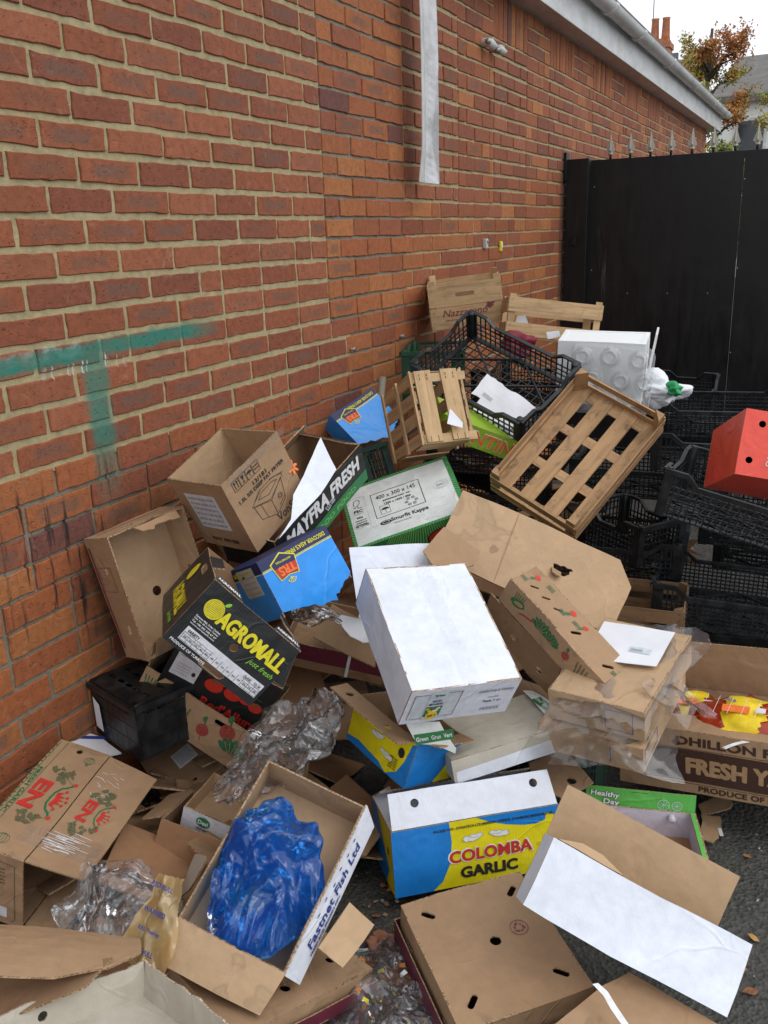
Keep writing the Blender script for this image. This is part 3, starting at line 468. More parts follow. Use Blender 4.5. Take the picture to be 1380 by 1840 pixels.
# ================================================================ SETTING
gm = MB(); gm.add([(-60,-20,0), (60,-20,0), (60,90,0), (-60,90,0)], [(0,1,2,3)], 'asphalt')
tag(gm.build('ground'), kind='structure')

# ---------------------------------------------------------------- brick wall (front face near x = 0)
ZT = 2.775; CH = .075; YEND = 13.4
NEWT = [(.265,.078,.032), (.245,.070,.030), (.285,.086,.036), (.225,.066,.032), (.30,.095,.042)]
OLDT = [(.34,.107,.034), (.36,.118,.038), (.30,.090,.032), (.32,.096,.032), (.39,.140,.044), (.27,.080,.034)]
def region(y, z):
    """new = later infill in cream mortar, old = orange brick in grey mortar"""
    if y < 3.04: return 'new' if z > 1.035 else 'old'
    if z < 1.035: return 'old'
    if y < 3.76: return 'new' if (z < 1.26 and y < 3.04+(1.30-z)*.75) else 'old'
    q = y
    for a, b in ((3.76,4.40), (4.92,5.50), (5.97,6.55), (7.1,7.7), (8.2,8.85), (9.3,9.9), (10.4,11.), (11.5,12.1)):
        if a <= q < b: return 'new' if z > 1.72 else 'mid'
    return 'mid' if z < 1.72 and y > 3.9 else 'old' if z < 1.72 or y < 4.4 else 'mid'
wb = MB(); tones = []; uvs = []
rw = random.Random(3)
def brick(y0, y1, z0, z1, kind):
    L = y1-y0; near = y0 < 4.6; nx, nz = (7, 3) if near else (2, 1)
    ring = [(i/nx, 0.) for i in range(nx)]+[(1., j/nz) for j in range(nz)]+[(1-i/nx, 1.) for i in range(nx)]+[(0., 1-j/nz) for j in range(nz)]
    jj = .0022 if near else .0012; P = []; dz = [rw.uniform(-.002, .002) for _ in range(4)]
    for u, v in ring:
        sk = dz[0]*(1-u)*(1-v)+dz[1]*u*(1-v)+dz[2]*u*v+dz[3]*(1-u)*v
        P.append((y0+u*L+rw.uniform(-jj, jj), z0+v*(z1-z0)+sk+rw.uniform(-jj, jj)))
    xo = rw.uniform(.0035, .0065) if kind == 'new' else rw.uniform(.0015, .006); tilt = rw.uniform(-.002, .002); cyy, czz = (y0+y1)/2, (z0+z1)/2; k = len(wb.v); n = len(P)
    ins = .0022
    for ring_i, x in ((0, -.012), (0, xo-.003), (1, xo)):
        for y, z in P:
            if ring_i: y = cyy+(y-cyy)*(1-2*ins/L); z = czz+(z-czz)*(1-2*ins/(z1-z0))
            wb.v.append(Vector((x+tilt*(y-cyy)/L*2, y, z))); wb.gr.append(Vector((0,0,0)))
    fs = [(k+i, k+(i+1) % n, k+n+(i+1) % n, k+n+i) for i in range(n)]+[(k+n+i, k+n+(i+1) % n, k+2*n+(i+1) % n, k+2*n+i) for i in range(n)]+[tuple(k+2*n+i for i in range(n))]
    mi = wb.mi('brick'); base = rw.choice(NEWT if kind == 'new' else OLDT)
    if kind == 'mid' and rw.random() < .35: base = rw.choice(NEWT)
    b = rw.uniform(.94, 1.10); kiss = (rw.random() < .5)*rw.uniform(.2, .7) if kind == 'new' and y0 < 3.04 else (rw.random() < .12)*.6
    if kind == 'old' and rw.random() < .03: base = (.16,.055,.04)
    for f in fs:
        wb.f.append(f); wb.m.append(mi); wb.sm.append(False)
        for i in f:
            tones.append((base[0]*b, base[1]*b, base[2]*b, kiss)); p = wb.v[i]; uvs.append(((p.y-y0)/L, (p.z-z0)/(z1-z0)))
nc = int(ZT/CH)+1
YJ = 3.04; joints = (3.04, 3.76, 4.40, 4.92, 5.50, 5.97, 6.55, 7.1, 7.7, 8.2, 8.85, 9.3, 9.9, 10.4, 11., 11.5, 12.1)
for r in range(nc):
    z0 = r*CH+.006; z1 = min(z0+.0635, ZT-.002)
    if z1-z0 < .02: continue
    zc = (z0+z1)/2; cuts = [.3]
    y = .3+(r % 2)*.112-.1
    sold = [(a, b) for a, b in ((4.92,5.50), (5.97,6.55), (7.1,7.7), (8.2,8.85), (9.3,9.9))] if zc > 2.54 else []
    stops = [j for j in joints if (zc > 1.72 or (j == 3.04 and zc > 1.26) or (j == 3.76 and zc > 1.72))]+[YEND]
    y = .3; first = (.225*.5 if r % 2 else .225); segs = [.3]+stops
    for a, b in zip(segs, segs[1:]):
        if any(abs(a-s0) < .01 for s0, s1 in sold): continue
        yy = a; L = (.1125 if (r+segs.index(a)) % 2 else .225)
        if a == .3: yy = .3-((r*.1125) % .225)-(YEND*0); yy = b-.225*math.ceil((b-.3)/.225)-(.1125 if r % 2 else 0); L = .225
        while yy < b-.005:
            e = min(yy+L, b)
            if b-e < .05: e = b
            k = region((yy+e)/2, zc)
            m = .0085 if k == 'new' else .0065
            if k == 'new' and zc < 1.04 and r % 2: m = .004
            brick(yy+m*.8, e-m*.8, z0+(.003 if k == 'new' else -.001), z1-(.002 if k == 'new' else 0), k); yy = e
            L = .225 if rw.random() > (.12 if k == 'mid' else .02) else .1125
for a, b in ((4.92,5.50), (5.97,6.55), (7.1,7.7), (8.2,8.85), (9.3,9.9)):   # soldier courses under the eaves
    n = round((b-a)/.075)
    for i in range(n):
        y0 = a+(b-a)*i/n; brick(y0+.005, a+(b-a)*(i+1)/n-.005, 2.556, ZT-.006, 'old')
# mortar beds, as irregular strips between and behind the bricks
def mort(y0, y1, z0, z1, mat, x):
    ny = max(1, int((y1-y0)/.06)); nz = max(1, int((z1-z0)/.035)); k = len(wb.v)
    for i in range(ny+1):
        for j in range(nz+1):
            p = Vector((0, y0+(y1-y0)*i/ny, z0+(z1-z0)*j/nz)); q = noise.noise(p*22)*.0018+noise.noise(p*60)*.001
            wb.v.append(Vector((x+q, p.y, p.z))); wb.gr.append(Vector((0,0,0)))
    mi = wb.mi(mat)
    for i in range(ny):
        for j in range(nz):
            a = k+i*(nz+1)+j; f = (a, a+nz+1, a+nz+2, a+1); wb.f.append(f); wb.m.append(mi); wb.sm.append(True)
            for _ in f: tones.append((.3,.1,.05,0)); uvs.append((0,0))
mort(.2, 3.04, 1.035, ZT, 'mortar_cream', .0); mort(.2, 3.9, 0, 1.035, 'mortar_grey', -.003); mort(3.04, 3.20, 1.035, 1.26, 'mortar_cream', .0)
mort(3.20, 3.9, 1.035, 1.26, 'mortar_grey', -.003); mort(3.04, 3.76, 1.26, 1.72, 'mortar_grey', -.003); mort(3.76, 3.9, 1.26, 1.72, 'mortar_cream', -.002)
mort(3.04, 3.76, 1.72, ZT, 'mortar_grey', -.003); mort(3.76, 3.9, 1.72, ZT, 'mortar_cream', -.002); mort(3.9, YEND, 0, ZT, 'mortar_cream', -.002)
bx = MB(); k = len(wb.v)   # body of the wall behind
wb.box((-.13, (YEND+.2)/2, ZT/2), (.20, YEND-.2, ZT-.01), 'mortar_grey')
for _ in range(24): tones.append((.3,.1,.05,0)); uvs.append((0,0))
wall = wb.build('brick_wall'); me = wall.data
ca = me.attributes.new('tone', 'FLOAT_COLOR', 'CORNER'); ca.data.foreach_set('color', [c for t in tones for c in t])
ul = me.uv_layers.new(name='UVMap'); ul.data.foreach_set('uv', [c for t in uvs for c in t])
tag(wall, 'long red brick wall with cream and grey mortar and turquoise spray paint', 'wall')
# pipe stubs, screws and plugs left in the wall
fx = []
m = MB(); m.tube([(-.01,4.74,2.50), (.05,4.74,2.495), (.06,4.76,2.47)], .022, 'pvc'); m.tube([(.045,4.70,2.495), (.045,4.79,2.50)], .014, 'metal'); tag(m.build('pipe_stub'), 'capped pipe stub sticking out of the brick wall under the eaves, the nearer of two', 'pipe', 'pipe stubs high on the wall')
m = MB(); m.tube([(-.01,4.87,2.49), (.055,4.87,2.485), (.075,4.885,2.46)], .02, 'pvc'); m.tube([(.05,4.83,2.47), (.05,4.92,2.50)], .013, 'metal'); tag(m.build('pipe_stub'), 'capped pipe stub sticking out of the brick wall under the eaves, the farther of two', 'pipe', 'pipe stubs high on the wall')
m = MB(); m.box((.012,4.77,1.52), (.02,.035,.05), 'strip_white'); m.tube([(.0,4.77,1.53), (.03,4.77,1.53)], .008, 'metal'); tag(m.build('wall_hook', bevel=.004), 'small white plastic hook fixed to the bricks above the wooden crates', 'hook')
m = MB(); m.box((.010,5.03,1.50), (.012,.03,.055), 'ink_yellow'); m.box((.018,5.03,1.505), (.006,.012,.03), 'ink_white'); tag(m.build('cable_clip', bevel=.003), 'small yellow clip fixed to the bricks above the wooden crates', 'clip')
for i, (y, z) in enumerate(((3.19,1.145), (3.66,1.145), (3.86,.985))):
    m = MB(); m.tube([(-.005,y,z), (.022,y,z)], .006, 'metal'); m.tube([(.020,y,z), (.024,y,z)], .010, 'metal'); tag(m.build('wall_screw'), ('rusty screw sticking out of the bricks beside the vertical cream mortar joint', 'screw sticking out of the bricks left of the stencilled wooden crate', 'screw in the bricks just left of the big black crate')[i], 'screw', 'screws left in the wall')

# ---------------------------------------------------------------- eaves
ev = thing('roof_eaves', 'weathered white plastic fascia and gutter along the top of the brick wall', 'gutter', Matrix.Translation((0, 5, ZT)))
def loc(o): o.matrix_parent_inverse = ev.matrix_world.inverted()
Y0, Y1 = -1., 13.75
m = MB(); m.box((-.03,(Y0+Y1)/2,ZT+.006), (.32,Y1-Y0,.014), 'pvc'); o = m.build('soffit', ev); loc(o)
m = MB(); yy = Y0
while yy < Y1: e = min(yy+4.1, Y1); m.box((.139,(yy+e)/2,ZT+.095), (.018,e-yy-.006,.20), 'pvc'); yy = e
m.box((.06,Y1+.005,ZT+.10), (.17,.01,.20), 'pvc'); o = m.build('fascia', ev, bevel=.003); loc(o)
m = MB(); vs = []; n = 9; NY = 40
for i in range(NY+1):
    y = Y0+(Y1+.12-Y0)*i/NY
    for ring, rr in ((0, .056), (1, .053)):
        for k in range(n+1): t = math.pi+math.pi*k/n; vs.append((.21+math.cos(t)*rr, y, ZT+.215+math.sin(t)*rr))
s2 = 2*(n+1)
for i in range(NY):
    for k in range(n):
        a = i*s2+k; m_f = (a, a+s2, a+s2+1, a+1); m.f.append(m_f); m.m.append(m.mi('pvc')); m.sm.append(True)
        a += n+1; m.f.append((a, a+1, a+s2+1, a+s2)); m.m.append(0); m.sm.append(True)
m.v = [Vector(v) for v in vs]; m.gr = [Vector()]*len(vs); o = m.build('gutter', ev); loc(o)
m = MB(); m.box((.045, (Y0+Y1)/2, ZT+.275), (.33, Y1-Y0, .02), 'slate'); o = m.build('roof_edge', ev); loc(o)
for y in [5.3, 6.6, 7.6, 9.0, 10.6, 12.2, 13.5]:
    m = MB()
    for dy in (-.03, .03): m.tube([(.21+math.cos(math.pi+math.pi*k/10)*.060, y+dy, ZT+.215+math.sin(math.pi+math.pi*k/10)*.060) for k in range(11)], .007, 'pvc', 6)
    m.tube([(.21+math.cos(math.pi+math.pi*k/10)*.058, y, ZT+.215+math.sin(math.pi+math.pi*k/10)*.058) for k in range(11)], .010, 'pvc', 6); o = m.build('gutter_bracket', ev); loc(o)

# loose trim strip hanging from the eaves
m = MB(); vs = []; rows = 30
for i in range(rows+1):
    t = i/rows; z = 2.80-t*1.005; tw = .15+.22*math.sin(t*2.2)+(.55*max(0, t-.86)/.14 if t > .86 else 0); cxx = .085+.012*math.sin(t*3); cyy = 3.80+.02*t
    for q, (du, dn) in enumerate(((-.085, .02), (-.030, .0), (-.028, .004), (.055, .022-.035*max(0, .25-abs(t-.80))*4), (.058, .018))):
        a = tw*.6; vs.append((cxx+dn*math.cos(a)+du*math.sin(a)*.5, cyy+du*(1.0 if q != 4 else 1), z-(.006 if q > 2 else 0)))
fs = []; ms = []
for i in range(rows):
    for q in range(4): a = i*5+q; fs.append((a, a+5, a+6, a+1)); ms.append('pvc' if q < 2 else 'strip_white')
m.add(vs, fs, ms); o = m.build('hanging_strip'); so_ = o.modifiers.new('s', 'SOLIDIFY'); so_.thickness = .003
tag(o, 'loose white plastic strip hanging down from the eaves over the bricks', 'plastic strip')

# ---------------------------------------------------------------- black gate across the alley
GY = 6.45; gt = thing('metal_gate', 'tall black sheet metal gate with pale spear finials along its top', 'gate', Matrix.Translation((2, GY, 0)))
def lg(o): o.matrix_parent_inverse = gt.matrix_world.inverted()
m = MB(); xs = [.110, 1.145, 2.1, 3.05, 4.0]
for a, b in zip(xs, xs[1:]):
    m.box(((a+b)/2, GY+.004*(xs.index(a) % 2), 1.005+0.02), (b-a-.002, .006, 1.97), 'gate_paint')
o = m.build('sheet_panel', gt); lg(o)
m = MB(); m.box((2.09, GY+.03, 2.00), (3.84, .05, .045), 'gate_paint'); m.box((2.09, GY+.03, .08), (3.84, .05, .05), 'gate_paint')
for x in (.22, 1.9, 3.9): m.box((x, GY+.03, 1.03), (.05, .05, 1.9), 'gate_paint')
o = m.build('gate_frame', gt, bevel=.003); lg(o)
m = MB()
for x in (.185, 1.145, 2.1, 3.05):
    for z in (.2, .75, 1.3, 1.85): m.blob(fr((x+.01, GY-.0035, z), (1,0,0), (0,0,1)), 0, 0, .004, .004, 'ink_grey', .0, 8)
for x in (.45, .72, .98): m.blob(fr((x, GY-.0035, 1.14), (1,0,0), (0,0,1)), 0, 0, .0035, .0035, 'ink_grey', 0, 8)
o = m.build('rivets', gt); lg(o)
# pale scratch
for i in range(11):
    x = .288+i*.131*1.0; x = .288+i*.132; m = MB(); T = Matrix.Translation((x, GY+.03, 2.022)); m.tube([(0,0,0), (0,0,.03)], .008, 'gate_paint', MX=T); m.tube([(0,0,.028), (0,0,.04)], [.016,.016], 'spike_paint', MX=T)
    P = [(.010,.04), (.030,.056), (.021,.078), (.010,.11), (0,.155), (-.010,.11), (-.021,.078), (-.030,.056), (-.010,.04)]
    for ry in (0, 90):
        A = T @ Matrix.Rotation(math.radians(ry+4), 4, 'Z') @ Matrix.Rotation(math.radians(90), 4, 'X')
        m.panel(A @ Matrix.Translation((0,0,.004)), P, (), .008, ('spike_paint',)*3, .2)
    o = m.build('finial', gt); lg(o)
pt = thing('gate_post', 'thick black gate post with a short side bracket standing against the brick wall', 'post', Matrix.Translation((.09, 6.4, 0)))
m = MB(); m.box((.007,0,1.015), (.155,.10,2.03), 'gate_paint'); m.build('post', pt, bevel=.004)
m = MB(); m.box((-.085,-.02,1.985), (.04,.09,.18), 'gate_paint'); m.box((.0,-.065,1.5), (.03,.03,.05), 'gate_paint'); m.build('hinge_block', pt, bevel=.003)

# ---------------------------------------------------------------- houses and trees beyond the gate
def place(px, py, pz): return Matrix.Translation((px, py, pz))
h = thing('white_house', 'pale rendered house with a dark slate roof seen beyond the gate', 'house', place(0, 30, 0))
m = MB(); m.box((2.1,3,2.55), (8,6,5.1), 'render_white'); m.build('wall', h)
m = MB(); m.add([(-2.1,-.3,5.1), (6.4,-.3,5.1), (6.4,3,6.7), (-1.7,3,6.6), (-2.1,6.3,5.1), (6.4,6.3,5.1), (-2.1,-.3,4.92), (6.4,-.3,4.92), (-2.1,6.3,4.92)], [(0,1,2,3), (4,3,2,5), (0,3,4), (6,7,1,0), (8,6,0,4)], 'slate'); m.build('roof', h)
for x in (-.9, 1.2, 3.2):
    for z in (1.6, 3.9):
        m = MB(); m.box((x,-.02,z), (.9,.08,1.2), 'strip_white'); f_ = m.build('window', h); m = MB(); m.box((x,-.07,z), (.74,.02,1.04), 'window_glass'); m.build('pane', f_)
h = thing('brick_chimney_house', 'slate roof with a tall red brick chimney and two clay pots behind the gutter', 'house', place(-2.1, 22, 0))
m = MB(); m.box((-2.9,2,2.4), (6,5,4.8), 'terracotta'); m.build('wall', h)
m = MB(); m.add([(-6,-.7,4.7), (.25,-.7,4.7), (.25,2,5.3), (-6,2,6.0), (-6,4.7,4.7), (.25,4.7,4.7)], [(0,1,2,3), (4,3,2,5), (1,5,2)], 'slate'); m.build('roof', h)
m = MB(); m.box((-.10,.0,4.75), (.40,.42,1.3), 'terracotta'); m.box((-.10,0,5.21), (.48,.50,.08), 'terracotta'); m.box((-.10,0,5.30), (.53,.55,.11), 'terracotta'); m.box((-.10,0,5.39), (.42,.44,.08), 'terracotta'); ch = m.build('chimney', h)
m = MB(); m.box((.08,-.28,5.02), (.55,.1,.16), 'lead'); m.build('flashing', ch)
for dx in (-.21, .02):
    m = MB(); m.tube([(dx,0,5.41), (dx,0,5.5), (dx,0,5.82), (dx,0,5.86)], [.10,.09,.075,.088], 'terracotta', 12); m.build('chimney_pot', ch)
m = MB(); m.tube([(-.28,.1,5.5), (-.28,.1,7.6)], .010, 'metal'); m.build('aerial', ch)
def tree(name, label, loc_, height, rad, cols, n, seed, bare=.0, zb=.35):
    r = random.Random(seed); t = thing(name, label, 'tree', Matrix.Translation(loc_), 'autumn trees beyond the gate'); m = MB()
    m.tube([(0,0,0), (.05,.02,height*.3), (-.03,.05,height*.6), (.02,0,height*.92)], [.13,.10,.06,.02], 'bark'); tips = []
    for i in range(26):
        a = r.uniform(0, 6.28); z0 = height*r.uniform(.22, .8); L = rad*r.uniform(.5, 1.05)*(1.1-.6*z0/height); up = r.uniform(.35, 1.1)*L
        p0 = Vector((0,0,z0)); p2 = p0+Vector((math.cos(a)*L, math.sin(a)*L, up)); p1 = p0.lerp(p2, .5)+Vector((0,0,.08)); m.tube([p0, p1, p2], [.03,.018,.006], 'bark', 5)
        for q in range(5): e = p1.lerp(p2, r.uniform(.1, 1)); f = e+Vector((r.uniform(-1,1), r.uniform(-1,1), r.uniform(.1,1.1)))*rad*.28; m.tube([e, f], [.008,.003], 'bark', 4); tips.append((e, f))
    m.build('trunk', t); cm = MB()
    for i in range(n):
        e, f = r.choice(tips); c = e.lerp(f, r.uniform(.2, 1.15))+Vector([r.gauss(0, rad*.055) for _ in range(3)])
        s_ = r.uniform(.020, .042); A = Matrix.Rotation(r.uniform(0, 6.28), 4, Vector([r.uniform(-1,1) for _ in range(3)]).normalized()); A.translation = c
        cc = cols[int(min(len(cols)-1, max(0, (noise.noise(c*1.3+Vector((seed,0,0)))*.9+.5)*len(cols)+r.uniform(-.9,.9))))]
        cm.add([(-s_,0,0), (0,-s_*.45,.01), (s_,0,0), (0,s_*.45,.01)], [(0,1,2,3)], cc, A)
    cm.build('crown', t)
tree('cherry_tree', 'autumn tree with orange and rust leaves between the gutter and the pale house', (-.30,15.5,0), 4.75, 1.0, ['leaf_rust','leaf_orange','leaf_green','leaf_orange','leaf_yellow','leaf_green'], 15000, 5)
tree('birch_tree', 'sparse yellow green tree in front of the pale house at the right edge', (.75,15.8,0), 3.9, .8, ['leaf_yellow','leaf_green','leaf_yellow'], 4500, 9)
tree('ash_tree', 'green and orange tree low behind the end of the brick wall and gate finials', (.02,14.9,0), 3.0, .7, ['leaf_green','leaf_green','leaf_orange','leaf_dark'], 7000, 13)
# ================================================================ CARTONS
K3 = ('kraft', 'kraft', 'flute'); KW = ('kraft', 'white_board', 'flute_white'); WK = ('white_board', 'kraft', 'flute')
def sticker(par, wp, MX, w, h, lines=3, rot=0., name='sticker', seed=1, mat='label_paper'):
    r = random.Random(seed); m = MB(); T = MX @ _at(0, 0, rot); m.panel(T, rc(w, h, -h/2), (), .0006, (mat,)*3, .05)
    for i in range(lines):
        y = h*(.38-.76*i/max(1, lines-1)); x = -w*.42
        while x < w*.38:
            L = r.uniform(.04, .14)*w; m.rect(T, x, y-h*.028, min(x+L, w*.42), y+h*.028, 'ink_grey', .0012); x += L+w*.03
    T2 = T @ Matrix.Translation((0,0,.0007)); o = m.build(name, par, wp); return o
# ---- glossy white meat carton, centre of heap
def d_white(m, F, w, d, h):
    f = F['front']; T = f @ _at(0, h/2, 180)
    # print is upside down: in T, right is the left side of the box
    m.text(T, 'Chicken & Beef Salami', -w*.30, -h*.02-.028, .009, w*.33, bold=.03, mat='ink_grey'); m.text(T, '10 x 800g', -w*.30, -h*.02+.012, .010, w*.17, bold=.01, mat='ink_black'); m.text(T, 'Keep frozen', -w*.30, -.006, .005, w*.1, mat='ink_grey')
    for i in range(16): m.rect(T, -w*.40+i*.0032, h*.26, -w*.40+i*.0032+(.0012 if i % 3 else .0022), h*.36, 'ink_grey')
    for a, b in ((.03, .17), (.31, .45)):
        m.rect(T, w*a, -h*.34, w*b, h*.34, 'ink_pale', .0006); m.line(T, [(w*a,-h*.36), (w*b,-h*.36), (w*b,h*.36), (w*a,h*.36)], .0016, 'ink_maroon', .0012, True)
    m.rect(T, w*.16, -h*.42, w*.32, h*.40, 'ink_pale', .0016); m.rect(T, w*.165, -h*.0, w*.315, h*.30, 'ink_leaf', .0022); m.blob(T, w*.24, h*.26, w*.055, h*.13, 'ink_yellow', .003); m.text(T, '1.89', w*.24, h*.26, .010, mat='ink_red', bold=.04, off=.004)
    for i in range(9): m.blob(T, w*random.uniform(.18,.30), h*random.uniform(.03,.16), .005, .004, random.choice(['ink_tomato','ink_white','ink_yellow']), .003, 9)
    m.text(T, 'CHICKEN & BEEF', w*.24, -h*.08, .007, w*.13, mat='ink_black', bold=.03, off=.003); m.text(T, 'SALAMI', w*.24, -h*.17, .007, w*.08, mat='ink_blue', bold=.03, off=.003); m.text(T, 'HALAL', w*.24, -h*.33, .008, w*.09, mat='ink_leaf', bold=.03, off=.003)
rt, F, wp = carton('white_carton', 'glossy white closed carton with salami print on its end, mid heap', 'cardboard box', 'white', out='white_board', inn='kraft', top=True, decor=d_white, amp=.0035)
w_, d_, h_ = POSE['white'][2]
m = MB(); T = F['top'] @ Matrix.Translation((.012,0,.0012)); m.panel(T, rc(.045, d_*.98, -d_*.49), (), .0004, ('tape_clear',)*3, .03, bend=lambda x, y: .0006*math.sin(y*70)+.0004*math.sin(y*190+x*60)); m.build('packing_tape', rt, wp)
# ---- 400x300 produce box lying bottom up
def stripes(m, T, x0, x1, y0, y1, n, ang, mat='ink_stripe', wd=.003):
    # slanting light stripes clipped to a rectangle
    L = (y1-y0); s_ = math.tan(math.radians(ang))*L
    for i in range(n):
        x = x0+(x1-x0)*(i+.5)/n; a = max(x0, min(x1, x-s_/2)); b = max(x0, min(x1, x+s_/2)); m.add([(a-wd/2, y0, .0014), (a+wd/2, y0, .0014), (b+wd/2, y1, .0014), (b-wd/2, y1, .0014)], [(0,1,2,3)], mat, T)
def d_smurf(m, F, w, d, h):
    T = F['top']; e = .012
    for r_ in ((-w/2, -d/2, w/2, -d/2+e), (-w/2, d/2-e, w/2, d/2), (-w/2, -d/2, -w/2+e, d/2), (w/2-e*1.4, -d/2, w/2, d/2)): m.rect(T, *r_, 'ink_green', .0008)
    stripes(m, T, -w/2, w/2, -d/2, -d/2+e, 34, 40); stripes(m, T, -w/2, w/2, d/2-e, d/2, 34, -40)
    Tr = T @ _at(0, 0, 90); stripes(m, Tr, -d/2, d/2, -w/2, -w/2+e*1.4, 26, 30); stripes(m, Tr, -d/2, d/2, w/2-e, w/2, 26, 30)
    U = lambda a: (a-.5)*w; V = lambda b: (b-.5)*d
    m.line(T, [(U(.25),V(.35)), (U(.69),V(.35)), (U(.69),V(.76)), (U(.25),V(.76))], .0022, 'ink_black', .0014, True)
    m.text(T, '400 x 300 x 145', U(.47), V(.68), .020, w*.36, bold=.01); m.text(T, 'palletiseerbaar op:', U(.47), V(.60), .010, w*.25); m.text(T, '1200 x 1000 / 800', U(.47), V(.545), .010, w*.24)
    m.line(T, [(U(.30),V(.39)), (U(.385),V(.39)), (U(.385),V(.52)), (U(.30),V(.52))], .0012, 'ink_black', .0014, True); umb(m, T, U(.343), V(.455), .014)
    cx_, cy_ = U(.58), V(.45)
    for k in range(6): m.blob(T, cx_+.017*math.cos(k*1.047), cy_+.017*math.sin(k*1.047), .005, .005, 'ink_grey', .0014, 6); m.line(T, disc(cx_+.017*math.cos(k*1.047), cy_+.017*math.sin(k*1.047), .006, 6), .001, 'ink_black', .0016, True)
    m.text(T, 'Smurfit Kappa', U(.53), V(.255), .022, w*.33, bold=.025); m.blob(T, U(.315), V(.25), .020, .010, 'ink_black', .0013); m.line(T, disc(U(.315), V(.25), .012, 10, .006), .0018, 'label_paper', .0018, True)
    m.text(T, 'Cartonnages BV', U(.46), V(.195), .007, w*.16, mat='ink_grey')
    m.line(T, [(U(.045),V(.30)), (U(.19),V(.30)), (U(.19),V(.80)), (U(.045),V(.80))], .001, 'ink_grey', .0014, True)
    m.line(T, [(U(.09),V(.67)), (U(.085),V(.70)), (U(.095),V(.75)), (U(.125),V(.765)), (U(.145),V(.74)), (U(.14),V(.69)), (U(.12),V(.66)), (U(.12),V(.62)), (U(.155),V(.62))], .0022, 'ink_black'); m.line(T, [(U(.08),V(.65)), (U(.095),V(.63)), (U(.11),V(.66))], .002, 'ink_black')
    m.text(T, 'FSC', U(.115), V(.565), .014, bold=.03); m.text(T, 'www.fsc.org', U(.115), V(.52), .005, w*.09, mat='ink_grey'); m.text(T, 'MIX', U(.115), V(.46), .008)
    for i, s_ in enumerate(('Verpakking van', 'verantwoorde', 'herkomst')): m.text(T, s_, U(.115), V(.41-.032*i), .006, w*.10)
    m.text(T, 'FSC C103565', U(.115), V(.325), .007, w*.12)
    m.line(T, disc(U(.86), V(.55), .026, 16, .020), .0008, 'ink_grey', .0014, True); m.line(T, disc(U(.86), V(.55), .016, 12), .0008, 'ink_grey', .0014, True); m.text(T, 'RESY', U(.86), V(.55), .007, mat='ink_grey')
    r = random.Random(4)
    for i in range(120):   # scuffed print streaks
        u, v = r.uniform(.05, .92), r.uniform(.05, .95); L = r.uniform(.01, .05)
        if (.24 < u < .7 and .22 < v < .78) and r.random() < .85: continue
        m.line(T, [(U(u),V(v)), (U(u)+L, V(v)+r.uniform(-.001,.001))], r.uniform(.0006,.0016), 'ink_pale', .001)
    f = F['front']; 
    for k in range(30):
        x = (k/29-.5)*w; m.add([(x-.004,0,.0008), (x+.002,0,.0008), (x*.55+.002+.03,h,.0008), (x*.55-.002+.03,h,.0008)], [(0,1,2,3)], 'ink_stripe', f)
    m.blob(f, w*.22, h*.62, .050, .030, 'ink_black', .0016, rot=.1); m.blob(f, w*.22, h*.62, .045, .026, 'ink_tomato', .002, rot=.1); m.text(f, 'fresh', w*.22, h*.62, .018, mat='ink_white', off=.003, shear=.3)
    r_ = F['right']; stripes(m, r_, -d/2, d/2, 0, h, 16, 30, wd=.006)
def umb(m, T, u, v, s):
    m.add([(u+s*math.cos(t), v+s*.75*math.sin(t), .0014) for t in [k*math.pi/10 for k in range(11)]], [tuple(range(11))], 'ink_black', T); m.line(T, [(u,v), (u,v-s*.8), (u+s*.25,v-s*1.0)], s*.12, 'ink_black')
carton('produce_box', 'pale box lying bottom up with green striped edges and carton maker print', 'cardboard box', 'smurfit', out='green_carton', inn='kraft', top=True, bottom=False, amp=.003, decor=lambda m, F, w, d, h: (m.rect(F['top'], -w/2+.011, -d/2+.011, w/2-.016, d/2-.011, 'cover_white', .0005), d_smurf(m, F, w, d, h)),
    holes={'top': [slot(-.0+.165, .125, .028, .010, -60), slot(.155, -.125, .026, .010, 60)]})
